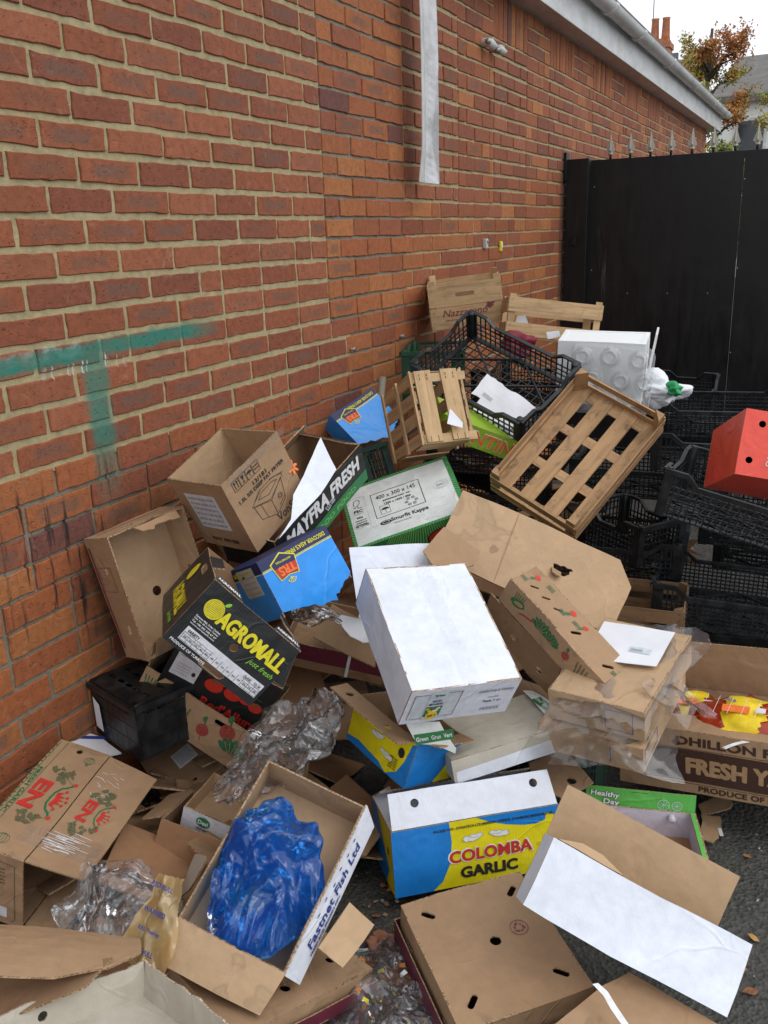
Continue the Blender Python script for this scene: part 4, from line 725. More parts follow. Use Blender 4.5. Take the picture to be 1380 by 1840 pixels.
# ---- deep fryer carton, open, leaning on the wall
def d_fry(m, F, w, d, h):
    f = F['front']; U = lambda a: (a-.5)*w; V = lambda b: b*h
    for k in range(4):
        x = U(.12+.115*k); m.line(f, [(x,V(.80)), (x+w*.105,V(.80)), (x+w*.105,V(.93)), (x,V(.93))], .0013, 'ink_black', .0012, True); c = x+w*.052
        if k == 0:
            for q in (-.005, .005): m.line(f, [(c+q,V(.82)), (c+q,V(.90))], .0022, 'ink_black'); m.add([(c+q-.004,V(.89),.0013), (c+q+.004,V(.89),.0013), (c+q,V(.92),.0013)], [(0,1,2)], 'ink_black', f)
        elif k == 1: m.add([(c-.006,V(.91),.0013), (c+.006,V(.91),.0013), (c+.001,V(.86),.0013), (c-.001,V(.86),.0013)], [(3,2,1,0)], 'ink_black', f); m.line(f, [(c,V(.87)), (c,V(.825))], .002, 'ink_black'); m.line(f, [(c-.005,V(.822)), (c+.005,V(.822))], .002, 'ink_black')
        elif k == 2: umb(m, f, c, V(.865), .010)
        else: m.text(f, 'HANDLE', c, V(.885), .004, w*.08); m.text(f, 'WITH CARE', c, V(.845), .004, w*.085)
    m.text(f, '13/181', U(.50), V(.725), .013, w*.24, bold=.02); m.text(f, '1.5L S/S DEEP FAT FRYER', U(.50), V(.655), .011, w*.80, bold=.025); m.text(f, 'VonShef', U(.70), V(.10), .026, w*.46, bold=.0)
    L = lambda *P: m.line(f, [(U(a), V(b)) for a, b in P], .0015, 'ink_black')
    L((.24,.47),(.27,.26),(.50,.15),(.70,.24),(.76,.50)); L((.24,.47),(.50,.36),(.76,.50)); L((.50,.36),(.50,.15)); L((.22,.48),(.50,.38),(.78,.50),(.80,.53),(.66,.59),(.40,.59),(.22,.48)); L((.25,.50),(.42,.58)); L((.42,.55),(.62,.55),(.70,.52),(.50,.45),(.34,.50),(.42,.55)); L((.60,.60),(.82,.54))
    m.line(f, disc(U(.64), V(.32), .009, 10), .0013, 'ink_black', .0012, True); m.line(f, disc(U(.64), V(.32), .005, 8), .0013, 'ink_black', .0012, True); L((.58,.22),(.70,.27)); L((.34,.43),(.36,.22))
    m.text(F['left'], 'FAT FRYER', 0, h*.12, .012, d*.5, bold=.02)
rt, F, wp = carton('fryer_carton', 'open brown carton with a line drawing of a fryer, against the wall', 'cardboard box', 'fryer', out='kraft', inn='kraft_light', decor=d_fry, amp=.004)
w_, d_, h_ = POSE['fryer'][2]
sticker(rt, wp, F['left'] @ _at(-.01, h_*.55) @ Matrix.Translation((0,0,.001)), .12, .12, 6, 0, seed=3)
m = MB(); m.panel(F['front'] @ _at(.02, h_-.008) @ Matrix.Translation((0,0,.001)), [(-.12,-.02),(.12,-.015),(.125,.008),(-.12,.008)], (), .0005, ('tape_clear',)*3, .03); m.build('packing_tape', rt, wp)
# ---- black produce tray with big white lettering
def d_may(m, F, w, d, h):
    f = F['front']; m.rect(f, -w/2, .0, w/2, h*.30, 'ink_green', .0009); m.text(f, 'MAYFRA FRESH', .008, h*.655, h*.36, w*.84, bold=.06, mat='ink_white', shear=.12); m.text(f, 'D. GOOD FOOD', .02, h*.15, h*.12, w*.62, bold=.04, mat='ink_stripe')
    b = F['back'] ; 
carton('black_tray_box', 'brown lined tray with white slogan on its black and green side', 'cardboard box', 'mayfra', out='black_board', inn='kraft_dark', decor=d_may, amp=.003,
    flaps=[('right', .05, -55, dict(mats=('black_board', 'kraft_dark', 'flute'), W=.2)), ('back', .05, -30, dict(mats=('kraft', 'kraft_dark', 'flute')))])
# ---- blue boxes, torn
def d_trs(m, F, w, d, h, lab=False):
    f = F['front']; m.rect(f, -w/2+.0005, h*.80, w/2-.0005, h, 'navy_ink', .0008); m.rect(f, -w/2, h*.775, w/2, h*.79, 'ink_yellow', .0009); m.rect(f, -w/2, h*.80, w/2, h*.808, 'ink_yellow', .001)
    m.text(f, "DISCOVER ASIA'S FINEST", w*.12, h*.895, h*.075, w*.62, rot=180, bold=.02, mat='ink_yellow')
    T = f @ _at(-w*.22, h*.70, 180); s = w*.17
    m.decal(T, [(-s,-s*.55),(-s*.75,.62*s),(0,.50*s),(s*.75,.62*s),(s,-s*.55),(0,-s*1.05)], 'ink_yellow', .0016, .2); m.decal(T, [(-s*.92,-s*.50),(-s*.69,.56*s),(0,.44*s),(s*.69,.56*s),(s*.92,-s*.50),(0,-s*.96)], 'navy_ink', .0022, .2)
    m.decal(T, [(-s*.85,-s*.15),(-s*.70,.50*s),(0,.40*s),(s*.70,.50*s),(s*.85,-s*.15),(0,-s*.2)], 'ink_red', .0028, .2); m.text(T, 'TRS', 0, s*.10, s*.55, s*1.25, bold=.06, mat='ink_orange', off=.0036); m.text(T, "ASIA'S FINEST FOODS", 0, -s*.48, s*.13, s*1.2, mat='ink_yellow', off=.0036)
    for k in range(5): t = math.radians(30+30*k); m.line(T, [(0,.65*s), (.32*s*math.cos(t), .65*s+.32*s*math.sin(t))], .0016, 'ink_yellow', .003)
    m.line(T, [(.35*s*math.cos(math.radians(20+28*k)), .65*s+.35*s*math.sin(math.radians(20+28*k))) for k in range(6)], .0016, 'ink_yellow', .003)
    l = F['left']
    if lab: m.text(l, 'DISCOVER', 0, h*.88, h*.07, d*.5, rot=180, mat='ink_yellow'); m.rect(l, -d/2, h*.775, d/2, h*.79, 'ink_yellow', .0009); m.rect(l, -d/2+.001, h*.80, d/2-.001, h-.001, 'navy_ink', .0008)
    m.rect(F['top'], -w/2, -d/2, w/2, d/2, 'navy_ink', .0008)
for key, lb, seed in (('trs2', 'bright blue spice carton with navy band, torn bottom edge, beside the silver and black fruit box', 5), ('trs1', 'bright blue torn carton at the brick wall, behind the open deep fryer carton', 9)):
    random.seed(seed); w_, d_, h_ = POSE[key][2]; lab = key == 'trs2'
    low = [(-w_/2, h_), (-w_/2, h_*.10)]+torn((-w_/2+.004, h_*.08), (w_*.18, -.035), 9, .004)+torn((w_*.2, -.02), (w_/2, h_*.10), 8, .005)+[(w_/2, h_)]
    rt, F, wp = carton('blue_carton', lb.replace('the silver and black fruit box', 'the black fruit box'), 'cardboard box', key, out='trs_blue', inn='kraft', walls='fblr', bottom=False, top=True, outl={'front': low[::-1]}, decor=lambda m, F, w, d, h: d_trs(m, F, w, d, h, lab), amp=.006)
    if lab: sticker(rt, wp, F['left'] @ _at(.012, h_*.70) @ Matrix.Translation((0,0,.001)), .075, .078, 5, 180, seed=8, mat='grey_board')
# ---- tall brown tray standing on its end at the wall
w_, d_, h_ = POSE['tray1'][2]; random.seed(11)
top_t = [(-d_/2+.01, 0)]
carton('fruit_tray', 'brown tray standing on end against the wall, its round hole and hand slots showing', 'cardboard box', 'tray1', out='kraft', inn='kraft_light', amp=.006,
    holes={'bottom': [disc(.03, .04, .014)], 'right': [slot(-.02, h_*.5, .04, .018, 0)], 'left': [slot(.09, h_*.6, .03, .018), slot(-.08, h_*.5, .022, .012)], 'back': [slot(.03, h_*.55, .045, .016)]},
    outl={'back': [(-w_/2,0),(w_/2,0),(w_/2,h_)]+torn((w_*.35, h_), (-w_*.15, h_*.72), 7, .006)+torn((-w_*.18, h_*.8), (-w_*.4, h_), 4, .004)+[(-w_/2,h_)]},
    decor=lambda m, F, w, d, h: (m.rect(F['left'], -d*.42, h*.05, d*.42, h*.12, 'ink_maroon', .0009), m.line(F['left'], [(-.02,.02),(-.09,.02),(-.09,.08),(-.02,.08)], .0015, 'ink_maroon', .001, True), m.line(F['back'], [(-.1,.03),(.1,.03)], .004, 'ink_maroon')),
    flaps=[('front', .05, -70, dict(W=.2)), ('back', .035, -35, dict(W=.15, u=-.03, ol=[(-.07,0),(.07,0)]+torn((.06,.03), (-.06,.025), 8, .007)))])
# ---- black fruit box with yellow name
def d_agro(m, F, w, d, h):
    f = F['front']; U = lambda a: (a-.5)*w; V = lambda b: b*h
    m.blob(f, U(.17), V(.70), .024, .024, 'ink_yellow', .0014, 24); 
    for k in range(-5, 6): m.line(f, [(U(.17)-math.sqrt(max(0,.0005-(k*.004)**2)), V(.70)+k*.004), (U(.17)+math.sqrt(max(0,.0005-(k*.004)**2)), V(.70)+k*.004+.003)], .0008, 'ink_olive', .002)
    m.blob(f, U(.24), V(.86), .008, .004, 'ink_lime', .0016, rot=.9); m.text(f, 'AGROMALL', U(.615), V(.68), h*.22, w*.73, bold=.06, mat='ink_yellow', shear=.0); m.text(f, 'just fresh', U(.83), V(.47), h*.10, w*.28, bold=.0, mat='ink_lime', shear=.35)
    for i, s_ in enumerate(('Karaman Mah. Anbar Caddesi', 'Cad. No: 68 Antalya Turkey', 'Tel: +90 242 338 67 67', 'www.agromall.com')): m.text(f, s_, U(.22), V(.50-.04*i), h*.026, w*.27, mat='ink_white')
    m.rect(f, U(.10), V(.12), U(.97), V(.33), 'label_paper', .0009); m.rect(f, U(.115), V(.25), U(.26), V(.315), 'ink_white', .0016); m.text(f, 'VARIETY', U(.185), V(.283), h*.045, w*.13, bold=.04, off=.003)
    for i in range(15): m.line(f, [(U(.11+.061*i),V(.13)), (U(.11+.061*i),V(.245))], .0008, 'ink_black', .002)
    for b in (.13, .17, .21, .245): m.line(f, [(U(.11),V(b)), (U(.96),V(b))], .0008, 'ink_black', .002)
    for i in range(14): m.text(f, str(28+4*i), U(.14+.061*i), V(.19), h*.02, w*.03, off=.003)
    m.text(f, 'CLASS', U(.80), V(.28), h*.035, w*.08, off=.003, bold=.03); m.text(f, 'T.S. 34', U(.91), V(.28), h*.03, w*.07, off=.003, bold=.03); m.text(f, 'PRODUCE OF TURKIYE', U(.24), V(.065), h*.038, w*.38, bold=.02, mat='ink_white')
    l = F['left']; m.blob(l, -d*.22, h*.68, .026, .026, 'ink_yellow', .0014, 24); m.text(l, 'AGROMALL', d*.02, h*.36, h*.24, d*.62, bold=.05, mat='ink_yellow', rot=0); m.text(l, 'just fresh', d*.22, h*.14, h*.10, d*.25, mat='ink_lime', shear=.35)
tabd = lambda m, T, W, L: m.text(T, 'AGROMALL', 0, L*.5, L*.45, W*.8, bold=.05, mat='ink_white', off=.0014)
BK = ('black_board', 'kraft', 'flute')
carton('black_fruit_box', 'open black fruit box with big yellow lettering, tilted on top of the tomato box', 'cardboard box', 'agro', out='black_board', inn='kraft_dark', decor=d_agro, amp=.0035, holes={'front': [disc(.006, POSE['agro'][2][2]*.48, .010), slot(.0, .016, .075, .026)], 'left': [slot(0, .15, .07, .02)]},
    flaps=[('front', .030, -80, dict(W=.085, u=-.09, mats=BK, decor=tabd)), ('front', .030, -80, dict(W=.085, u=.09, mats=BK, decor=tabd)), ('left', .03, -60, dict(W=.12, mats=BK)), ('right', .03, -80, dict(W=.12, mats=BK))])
# ---- black tomato box
def d_all(m, F, w, d, h):
    f = F['front']; U = lambda a: (a-.5)*w; V = lambda b: b*h
    m.rect(f, U(.05), V(.38), U(.30), V(.80), 'label_paper', .0009); m.text(f, 'www.redallure.com', U(.175), V(.74), h*.03, w*.2, mat='ink_grey')
    for i in range(4): m.text(f, 'Growers of vine tomatoes', U(.15), V(.60-.05*i), h*.022, w*.13, mat='ink_grey')
    m.blob(f, U(.26), V(.52), .006, .008, 'ink_black', .0016, 8)
    for u, v, r_ in ((.50,.66,.021), (.64,.53,.024), (.77,.56,.020), (.46,.52,.025), (.88,.50,.019)):
        m.blob(f, U(u), V(v), r_, r_*.92, 'ink_tomato', .0012+u*.0004, 20)
        for k in range(6): t = k*1.05+.3; m.line(f, [(U(u)-.002,V(v)+r_*.6), (U(u)-.002+.013*math.cos(t), V(v)+r_*.6+.009*math.sin(t))], .0024, 'ink_leaf', .003)
    m.line(f, [(U(.46),V(.66)), (U(.6),V(.72)), (U(.9),V(.66))], .003, 'ink_leaf', .003); m.text(f, "Red'Allure", U(.70), V(.20), h*.17, w*.56, bold=.05, mat='ink_red')
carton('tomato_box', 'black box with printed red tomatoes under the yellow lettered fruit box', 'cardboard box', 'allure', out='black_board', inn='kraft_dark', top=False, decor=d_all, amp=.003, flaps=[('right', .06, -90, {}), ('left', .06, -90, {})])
# ---- brown box with printed vegetables
def veg_prints(m, f, U, V, items, k=1.):
    for kind, u, v, s in items:
        u, v = U(u), V(v)
        if kind == 'radish': m.blob(f, u, v, s*.5, s*.55, 'ink_chilli', .0012, 16, jag=.04); m.line(f, [(u,v+s*.5), (u-s*.1,v+s*1.1)], s*.12, 'ink_leaf'); m.line(f, [(u,v-s*.5), (u+s*.1,v-s*1.0)], s*.07, 'ink_chilli'); m.blob(f, u-s*.15, v+s*.95, s*.18, s*.3, 'ink_leaf', .0015, 8, jag=.2)
        elif kind == 'leafy':
            for q in range(7): t = -1.2+q*.4; m.blob(f, u+math.sin(t)*s*.6, v+math.cos(t)*s*.5, s*.5, s*.22, 'ink_leaf', .0011+q*.0002, 10, rot=math.pi/2-t, jag=.18)
            for q in range(5): t = -.8+q*.4; m.line(f, [(u,v-s*.3), (u+math.sin(t)*s*.9, v+math.cos(t)*s*.8)], s*.04, 'ink_kraft', .0032)
        elif kind == 'stalks':
            for q in range(4): m.add([(u+(q-2)*s*.28-.0, v-s*.9, .0012), (u+(q-2)*s*.28+s*.2, v-s*.9, .0012), (u+(q-2)*s*.42+s*.16, v+s*.9, .0012), (u+(q-2)*s*.42, v+s*.9, .0012)], [(0,1,2,3)], 'ink_olive', f)
            m.blob(f, u-s*.4, v-s*.9, s*.3, s*.2, 'ink_leaf', .002, 9, jag=.25)
        elif kind == 'chilli': m.line(f, [(u-s,v-s*.4), (u-s*.5,v-s*.1), (u,v), (u+s*.6,v+s*.15), (u+s,v+s*.5)], s*.2, 'ink_chilli'); m.blob(f, u+s*1.1, v+s*.5, s*.2, s*.13, 'ink_leaf', .0015, 8)
        elif kind == 'rose': m.blob(f, u, v, s*.45, s*.4, 'ink_tomato', .0012, 9, jag=.15); m.line(f, [(u,v-s*.3), (u-s*.5,v-s*1.2)], s*.14, 'ink_leaf'); m.blob(f, u-s*.4, v-s*.6, s*.35, s*.14, 'ink_leaf', .0014, 8, rot=.8)
        elif kind == 'stamp': m.line(f, [(u-s,v-s*.6), (u+s,v-s*.6), (u+s,v+s*.6), (u-s,v+s*.6)], s*.12, 'ink_leaf', .0012, True); [m.line(f, [(u-s*.8,v+s*q), (u+s*.8,v+s*q)], s*.14, 'ink_leaf') for q in (-.3,0,.3)]
        elif kind == 'pepper': m.blob(f, u, v, s*.8, s*.45, 'ink_leaf', .0012, 12, rot=.3, jag=.12); m.blob(f, u+s*.1, v, s*.5, s*.22, 'ink_kraft', .0018, 12, rot=.3); [m.line(f, [(u-s*.5+q*s*.2,v+s*.3), (u-s*.5+q*s*.25-s*.1,v+s*.95)], s*.08, 'ink_leaf') for q in range(5)]
U_ = lambda w: (lambda a: (a-.5)*w); V_ = lambda h: (lambda b: b*h)
def d_veg(m, F, w, d, h):
    veg_prints(m, F['front'], U_(w), V_(h), [('pepper', .10, .55, .04), ('stalks', .42, .45, .040), ('radish', .64, .45, .036), ('radish', .83, .72, .045), ('leafy', .93, .32, .045)]); veg_prints(m, F['right'], U_(d), V_(h), [('leafy', .12, .5, .045), ('chilli', .5, .5, .04)])
carton('vegetable_box', 'brown box with printed leeks and radishes under the tomato box', 'cardboard box', 'veg', decor=d_veg, amp=.004, holes={'front': [slot(.085, .105, .04, .016)]}, flaps=[('left', .06, 20, {}), ('back', .08, -60, {})])
# ---- telescoped banana style tray box with slots, roses and peppers
def d_ban(m, F, w, d, h):
    t = F['top']; f = F['front']
    veg_prints(m, t, U_(w), lambda b: (b-.5)*d, [('rose', .08, .75, .022), ('stamp', .03, .42, .010), ('stamp', .20, .80, .012), ('rose', .43, .80, .024), ('stamp', .38, .55, .010), ('rose', .56, .75, .020), ('stamp', .50, .62, .010), ('rose', .93, .7, .020), ('stamp', .90, .40, .010)])
    veg_prints(m, f, U_(w), V_(h), [('pepper', .14, .55, .032), ('chilli', .25, .40, .026), ('leafy', .38, .45, .036), ('leafy', .48, .42, .030), ('radish', .62, .55, .024), ('stalks', .76, .5, .028)])
w_, d_, h_ = POSE['banana'][2]
carton('slotted_fruit_box', 'long brown box with slots and printed roses and peppers, leaning right of the white carton', 'cardboard box', 'banana', decor=d_ban, top=True, amp=.006, holes={'top': [slot(-.15,-.005,.026,.007,40), slot(-.105,-.003,.026,.007,40), slot(-.06,-.0,.026,.007,40), slot(.02,-.008,.032,.010,55), slot(.135,-.008,.032,.010,50)], 'right': [slot(0,.04,.04,.015)]},
    flaps=[('front', .006, 30, dict(W=w_*.46, u=-w_*.27, taper=0)), ])
# ---- brown box behind label / others
rt, F, wp = carton('brown_carton', 'brown carton with a white address label under the vegetable box', 'cardboard box', 'labelbox', out='kraft_dark', inn='kraft_dark', top=True, amp=.003, holes={'top': [slot(.0, -.075, .03, .012), slot(.03, .075, .035, .012)]})
sticker(rt, wp, F['top'] @ _at(.02, .015) @ Matrix.Translation((0,0,.001)), .062, .058, 8, 4, seed=12)
carton('rolled_carton', 'small brown carton with a frayed edge between fryer carton and lower blue carton', 'cardboard box', 'roll', out='kraft', inn='kraft', top=True, amp=.005, flaps=[('right', .05, -25, dict(mats=('kraft_light','kraft','flute'), ol=[(-.07,0),(.07,0)]+torn((.07,.045), (-.065,.05), 10, .006), bow=.02)), ('back', .02, 30, {})])
# ---- garlic carton with red crown mark (lies on its side, mouth to the right)
def d_en(m, F, w, d, h, T=None, k=1.):
    T = T or F['top']; R90 = T @ _at(0, 0, 0)
    s = min(w, .15)
    # lettering reads along -y .. rotate so that text runs down the panel
    m.text(R90, 'EN', -.022*k, .0, .036*k, .088*k, rot=-93+180-180, bold=.07, mat='ink_red')
    crown(m, R90 @ _at(.026*k, .0, -92), .036*k)
    for v in (.075, -.075):
        for i in range(13): m.blob(R90, .0+random.uniform(-.028,.028), v*k+random.uniform(-.018,.018), .010, .006, 'ink_olive', .001+i*.0001, 7, jag=.5, rot=random.uniform(0,3))
    m.line(R90, [(.018*k+.03,.05*k), (.0,.08*k)], .0012, 'ink_leaf'); m.line(R90, [(-.012*k,-.05*k), (-.012*k,.05*k)], .0009, 'ink_leaf'); m.line(R90, [(.038*k,-.06*k), (.038*k,-.02*k)], .0009, 'ink_leaf')
def crown(m, T, s):
    m.decal(T, [(-s*.55,-s*.1),(-s*.72,s*.34),(-s*.40,s*.18),(-s*.33,s*.60),(-s*.12,s*.25),(0,s*.70),(.12*s,s*.25),(s*.33,s*.60),(s*.40,s*.18),(s*.72,s*.34),(s*.55,-s*.1),(0,-s*.02)], 'ink_red', .0012, .2)
    for x, y in ((-.80,.42), (-.36,.72), (0,.84), (.36,.72), (.80,.42)): m.blob(T, x*s, y*s, s*.11, s*.11, 'ink_red', .0016, 10)
    m.line(T, [(-s*1.5,s*.55),(-s*1.15,s*.25),(-s*.95,-s*.05),(-s*.5,-s*.28),(0,-s*.32),(s*.5,-s*.28),(s*.95,-s*.05),(s*1.15,s*.25),(s*1.5,s*.55)], s*.13, 'ink_leaf', .0014); m.blob(T, -s*1.55, s*.6, s*.15, s*.15, 'ink_red', .002, 10); m.blob(T, s*1.55, s*.6, s*.15, s*.15, 'ink_red', .002, 10)
def garlic(m, T, u, v, s, rot=0):
    A = T @ _at(u, v, rot)
    for q in (-1.,-.6,-.2,.2,.6,1.): m.line(A, [(0,-s*.9)]+[(q*s*.9*math.sin(t), -s*.9+s*1.5*(1-math.cos(t))/2) for t in (.8,1.5,2.2,2.8)]+[(0,s*1.1)], s*.06, 'ink_leaf')
random.seed(21); w_, d_, h_ = POSE['en'][2]
def d_en_all(m, F, w, d, h):
    d_en(m, F, w, d, h); T = F['top']; m.text(T, 'FRESH GARLIC', -w*.40, .0, .010, d*.42, rot=-90, bold=.03, mat='ink_leaf'); garlic(m, T, -.01, -d*.40, .020, 180); garlic(m, T, .035, d*.38, .016, 180)
    for x in (-w*.46, -w*.33):
        m.line(T, [(x,-d*.48), (x,d*.48)], .0014, 'ink_leaf')
    for i in range(22): m.blob(T, -w*.48, -d*.47+i*d*.043, .003, .003, 'ink_leaf', .0012, 5)
    f = F['front']; m.line(f, [(w*.30,h*.05), (w*.36,h*.1), (w*.36,h*.88), (-w*.45,h*.94)], .0018, 'ink_olive'); [m.text(f, 'product of china garlic', -w*.05, h*(.8-.05*i), .006, w*.5, mat='ink_olive') for i in range(5)]; m.rect(f, w*.05, h*.10, w*.22, h*.24, 'label_paper', .001)
rt, F, wp = carton('garlic_carton', 'brown garlic carton with red letters and crowns, lying on its side at the lower left', 'cardboard box', 'en', out='kraft', inn='kraft_dark', walls='fbl', top=True, decor=d_en_all, amp=.004, holes={'top': [disc(-.005, d_*.44, .008)]})
fm = MB(); fT = fr((w_/2+.001,0,h_), (0,1,0), (-1,0,0)) @ Matrix.Rotation(math.pi, 4, 'Z') @ Matrix.Identity(4)
FT = fr((w_/2+.002,0,h_-.001), (1,0,0), (0,1,0)) @ Matrix.Rotation(math.radians(5), 4, 'Y')
fm.panel(FT, [(0,-d_/2+.003),(.138,-d_/2+.012),(.138,d_/2-.012),(0,d_/2-.003)], (), .004, K3); 
d_en(fm, None, .138, d_, 0, FT @ _at(.056, 0), .72)
for sx in range(34):
    y = -d_*.30+random.uniform(-.02,.02)+sx*.0016; x0 = random.uniform(-.01,.05); fm.line(FT, [(x0,y-.02), (x0+random.uniform(.01,.06), y-.02+random.uniform(-.003,.003))], .0011, 'ink_white', .0016)
for sx in range(20): y = random.uniform(.03,.13); x0 = random.uniform(0,.06); fm.line(FT, [(x0,y), (x0+random.uniform(.005,.02), y+random.uniform(-.01,.01))], .0010, 'ink_white', .0016)
fo = fm.build('flap', rt, wp)
m = MB(); m.panel(FT @ Matrix.Translation((.0,-d_*.30,.0012)), [(-.05,-.028),(.128,-.022),(.128,.03),(-.05,.026)], (), .0004, ('tape_clear',)*3, .02, bend=lambda x, y: .0008*math.sin(x*160+y*40)); m.build('packing_tape', rt, wp)
m = MB(); m.panel(fr((w_/2,0,0), (0,1,0), (1,0,.06)), [(-d_/2+.01,0),(d_/2-.01,0),(d_/2-.02,.09),(-d_/2+.02,.09)], (), .004, ('kraft_dark','kraft','flute')); m.build('flap', rt, wp)
m = MB(); m.panel(fr((w_/2,d_/2-.002,h_/2), (0,0,-1), (.75,-.6,0)), [(-h_/2+.01,0),(h_/2-.01,0),(h_/2-.015,.09),(-h_/2+.015,.09)], (), .004, ('kraft_dark','kraft_dark','flute_white')); m.build('flap', rt, wp)
# ---- small tray with an oval logo
def d_desi(m, F, w, d, h):
    f = F['front']; m.rect(f, -w/2, 0, w/2, h, 'label_paper', .0006); m.blob(f, -w*.20, h*.62, .020, .015, 'ink_green', .0014, 20); m.text(f, 'Desi', -w*.20, h*.62, .012, .028, mat='ink_white', bold=.03, off=.0022); m.text(f, 'VEGETABLES', -w*.20, h*.27, .006, .034, mat='ink_maroon', bold=.03)
carton('small_tray', 'small shallow tray with white side and oval green mark, inside the brown open carton', 'cardboard box', 'desi', out='kraft_light', inn='kraft_light', decor=d_desi, amp=.003)
carton('brown_carton', 'plain brown open carton left of the fish box, holding the small white sided tray', 'cardboard box', 'brownopen', out='kraft_red', inn='kraft_dark', amp=.005, flaps=[('left', .06, 120, dict(mats=K3))])
# ---- fish carton with the blue bag
def d_fish(m, F, w, d, h): pass
w_, d_, h_ = POSE['fish'][2]
def d_fishflap(m, T, W, L):
    T2 = T @ _at(0, L*.5, 0); m.rect(T, -W/2+.012, .002, W/2-.012, L-.002, 'white_board', .0006)
    m.text(T2, 'Fastnet Fish Ltd', .0, .002, .022, W*.62, rot=180, bold=.02, mat='ink_blue', off=.002); m.text(T2, 'FRESH AND FROZEN FISH', .06, .022, .006, W*.35, rot=180, mat='ink_blue', off=.002)
    for i in range(6): m.blob(T2, -W*.3+i*.035, -.022+.004*(i % 2), .006, .002, 'ink_blue', .002, 7, jag=.3)
rt, F, wp = carton('fish_carton', 'open fishmonger carton with long white printed side flap, holding the blue plastic bag', 'cardboard box', 'fish', out='kraft', inn='kraft_light', walls='fblr', amp=.004, decor=d_fish,
    flaps=[('front', .085, 100, dict(W=w_*1.02, mats=('kraft_light','kraft_light','flute'))), ('right', .070, 155, dict(W=d_*1.02, mats=('kraft','white_board','flute_white'), label='long white flap printed with blue fishmonger lettering'))])
T = F['right'] @ Matrix.Translation((0, h_+.002, -.001)) @ Matrix.Rotation(math.radians(155), 4, 'X')
m = MB(); Tb = T @ Matrix.Translation((0,0,-.004)) @ Matrix.Rotation(math.pi, 4, 'Y')
d_fishflap(m, Tb, d_, .070); o = m.build('printed_sticker', [c for c in rt.children if c.name.startswith('flap')][-1], wp)
# ---- two brown lids on maroon trays
def lidbox(key, label, slots, mark=False):
    X, (w, d, h) = posem(key); root = thing('lidded_tray', label, 'cardboard box', X, 'brown lids on maroon trays'); SEED[0] += 1; wp = (.004, SEED[0]); F = faces(w, d, h); m = MB()
    m.panel(F['top'], rc(w, d, -d/2), slots, .004, K3); 
    for k, W in (('front', w), ('back', w), ('left', d-.008), ('right', d-.008)):
        hs = [slot(q*W*.33, h*.45, .05, .016) for q in (-1, 1)] if W < d else []
        m.panel(F[k], [(-W/2,h*.12),(W/2,h*.12),(W/2,h),(-W/2,h)], hs if h > .08 else (), .004, K3)
    if mark:
        c = (.246*w, .058*d); m.line(F['top'], disc(*c, .020, 20), .0018, 'ink_maroon', .0012, True)
        for k in range(3): A = F['top'] @ _at(c[0], c[1], 120*k); m.add([(-.010,.006,.0013),(-.004,.014,.0013),(.002,.014,.0013),(-.003,.006,.0013)], [(3,2,1,0)], 'ink_maroon', A); m.add([(.001,.010,.0013),(.010,.010,.0013),(.0065,.004,.0013)], [(2,1,0)], 'ink_maroon', A)
    m.build('lid', root, wp); m = MB(); e = .012; G = faces(w+2*e, d+2*e, h*.55); t_ = 'maroon'
    m.panel(G['bottom'], rc(w+2*e, d+2*e, -(d+2*e)/2), (), .003, (t_, t_, 'flute'))
    for k, W in (('front', w+2*e), ('back', w+2*e), ('left', d+2*e-.008), ('right', d+2*e-.008)): m.panel(G[k], rc(W, h*.55), (), .003, (t_, 'maroon', 'flute'))
    m.build('tray', root, wp); return root, F
w_, d_, h_ = POSE['lid'][2]
lidbox('lid', 'flat brown lidded tray with five slots and a recycling mark, on the asphalt in front', [slot(-.34*w_,.35*d_,.034,.014,-45), slot(.346*w_,.358*d_,.034,.014,45), slot(.35*w_,-.34*d_,.036,.014,-45), slot(-.33*w_,-.34*d_,.036,.014,45), disc(.035*w_,.011*d_,.0125)], True)
w_, d_, h_ = POSE['lowlid'][2]
lidbox('lowlid', 'flat brown lidded tray with maroon rim under the fish carton, lower left', [disc(-.02, -.12, .011), disc(.12, -.10, .011)])
# ---- white carton with kraft flap, front right
w_, d_, h_ = POSE['whitefront'][2]; random.seed(31)
rt, F, wp = carton('long_white_carton', 'long white carton lying on its side with a raised brown flap, front right', 'cardboard box', 'whitefront', out='white_board', inn='kraft_light', amp=.005, walls='fblr', bottom=True, top=False,
    flaps=[('back', .115, -8, dict(W=w_*.93, u=.012, taper=.0, mats=('white_board','kraft_light','flute'), label='raised flap, brown on the inside')), ('front', .02, -40, dict(W=w_*.34, u=-w_*.31, taper=.05, mats=('kraft_light','kraft_light','flute')))])
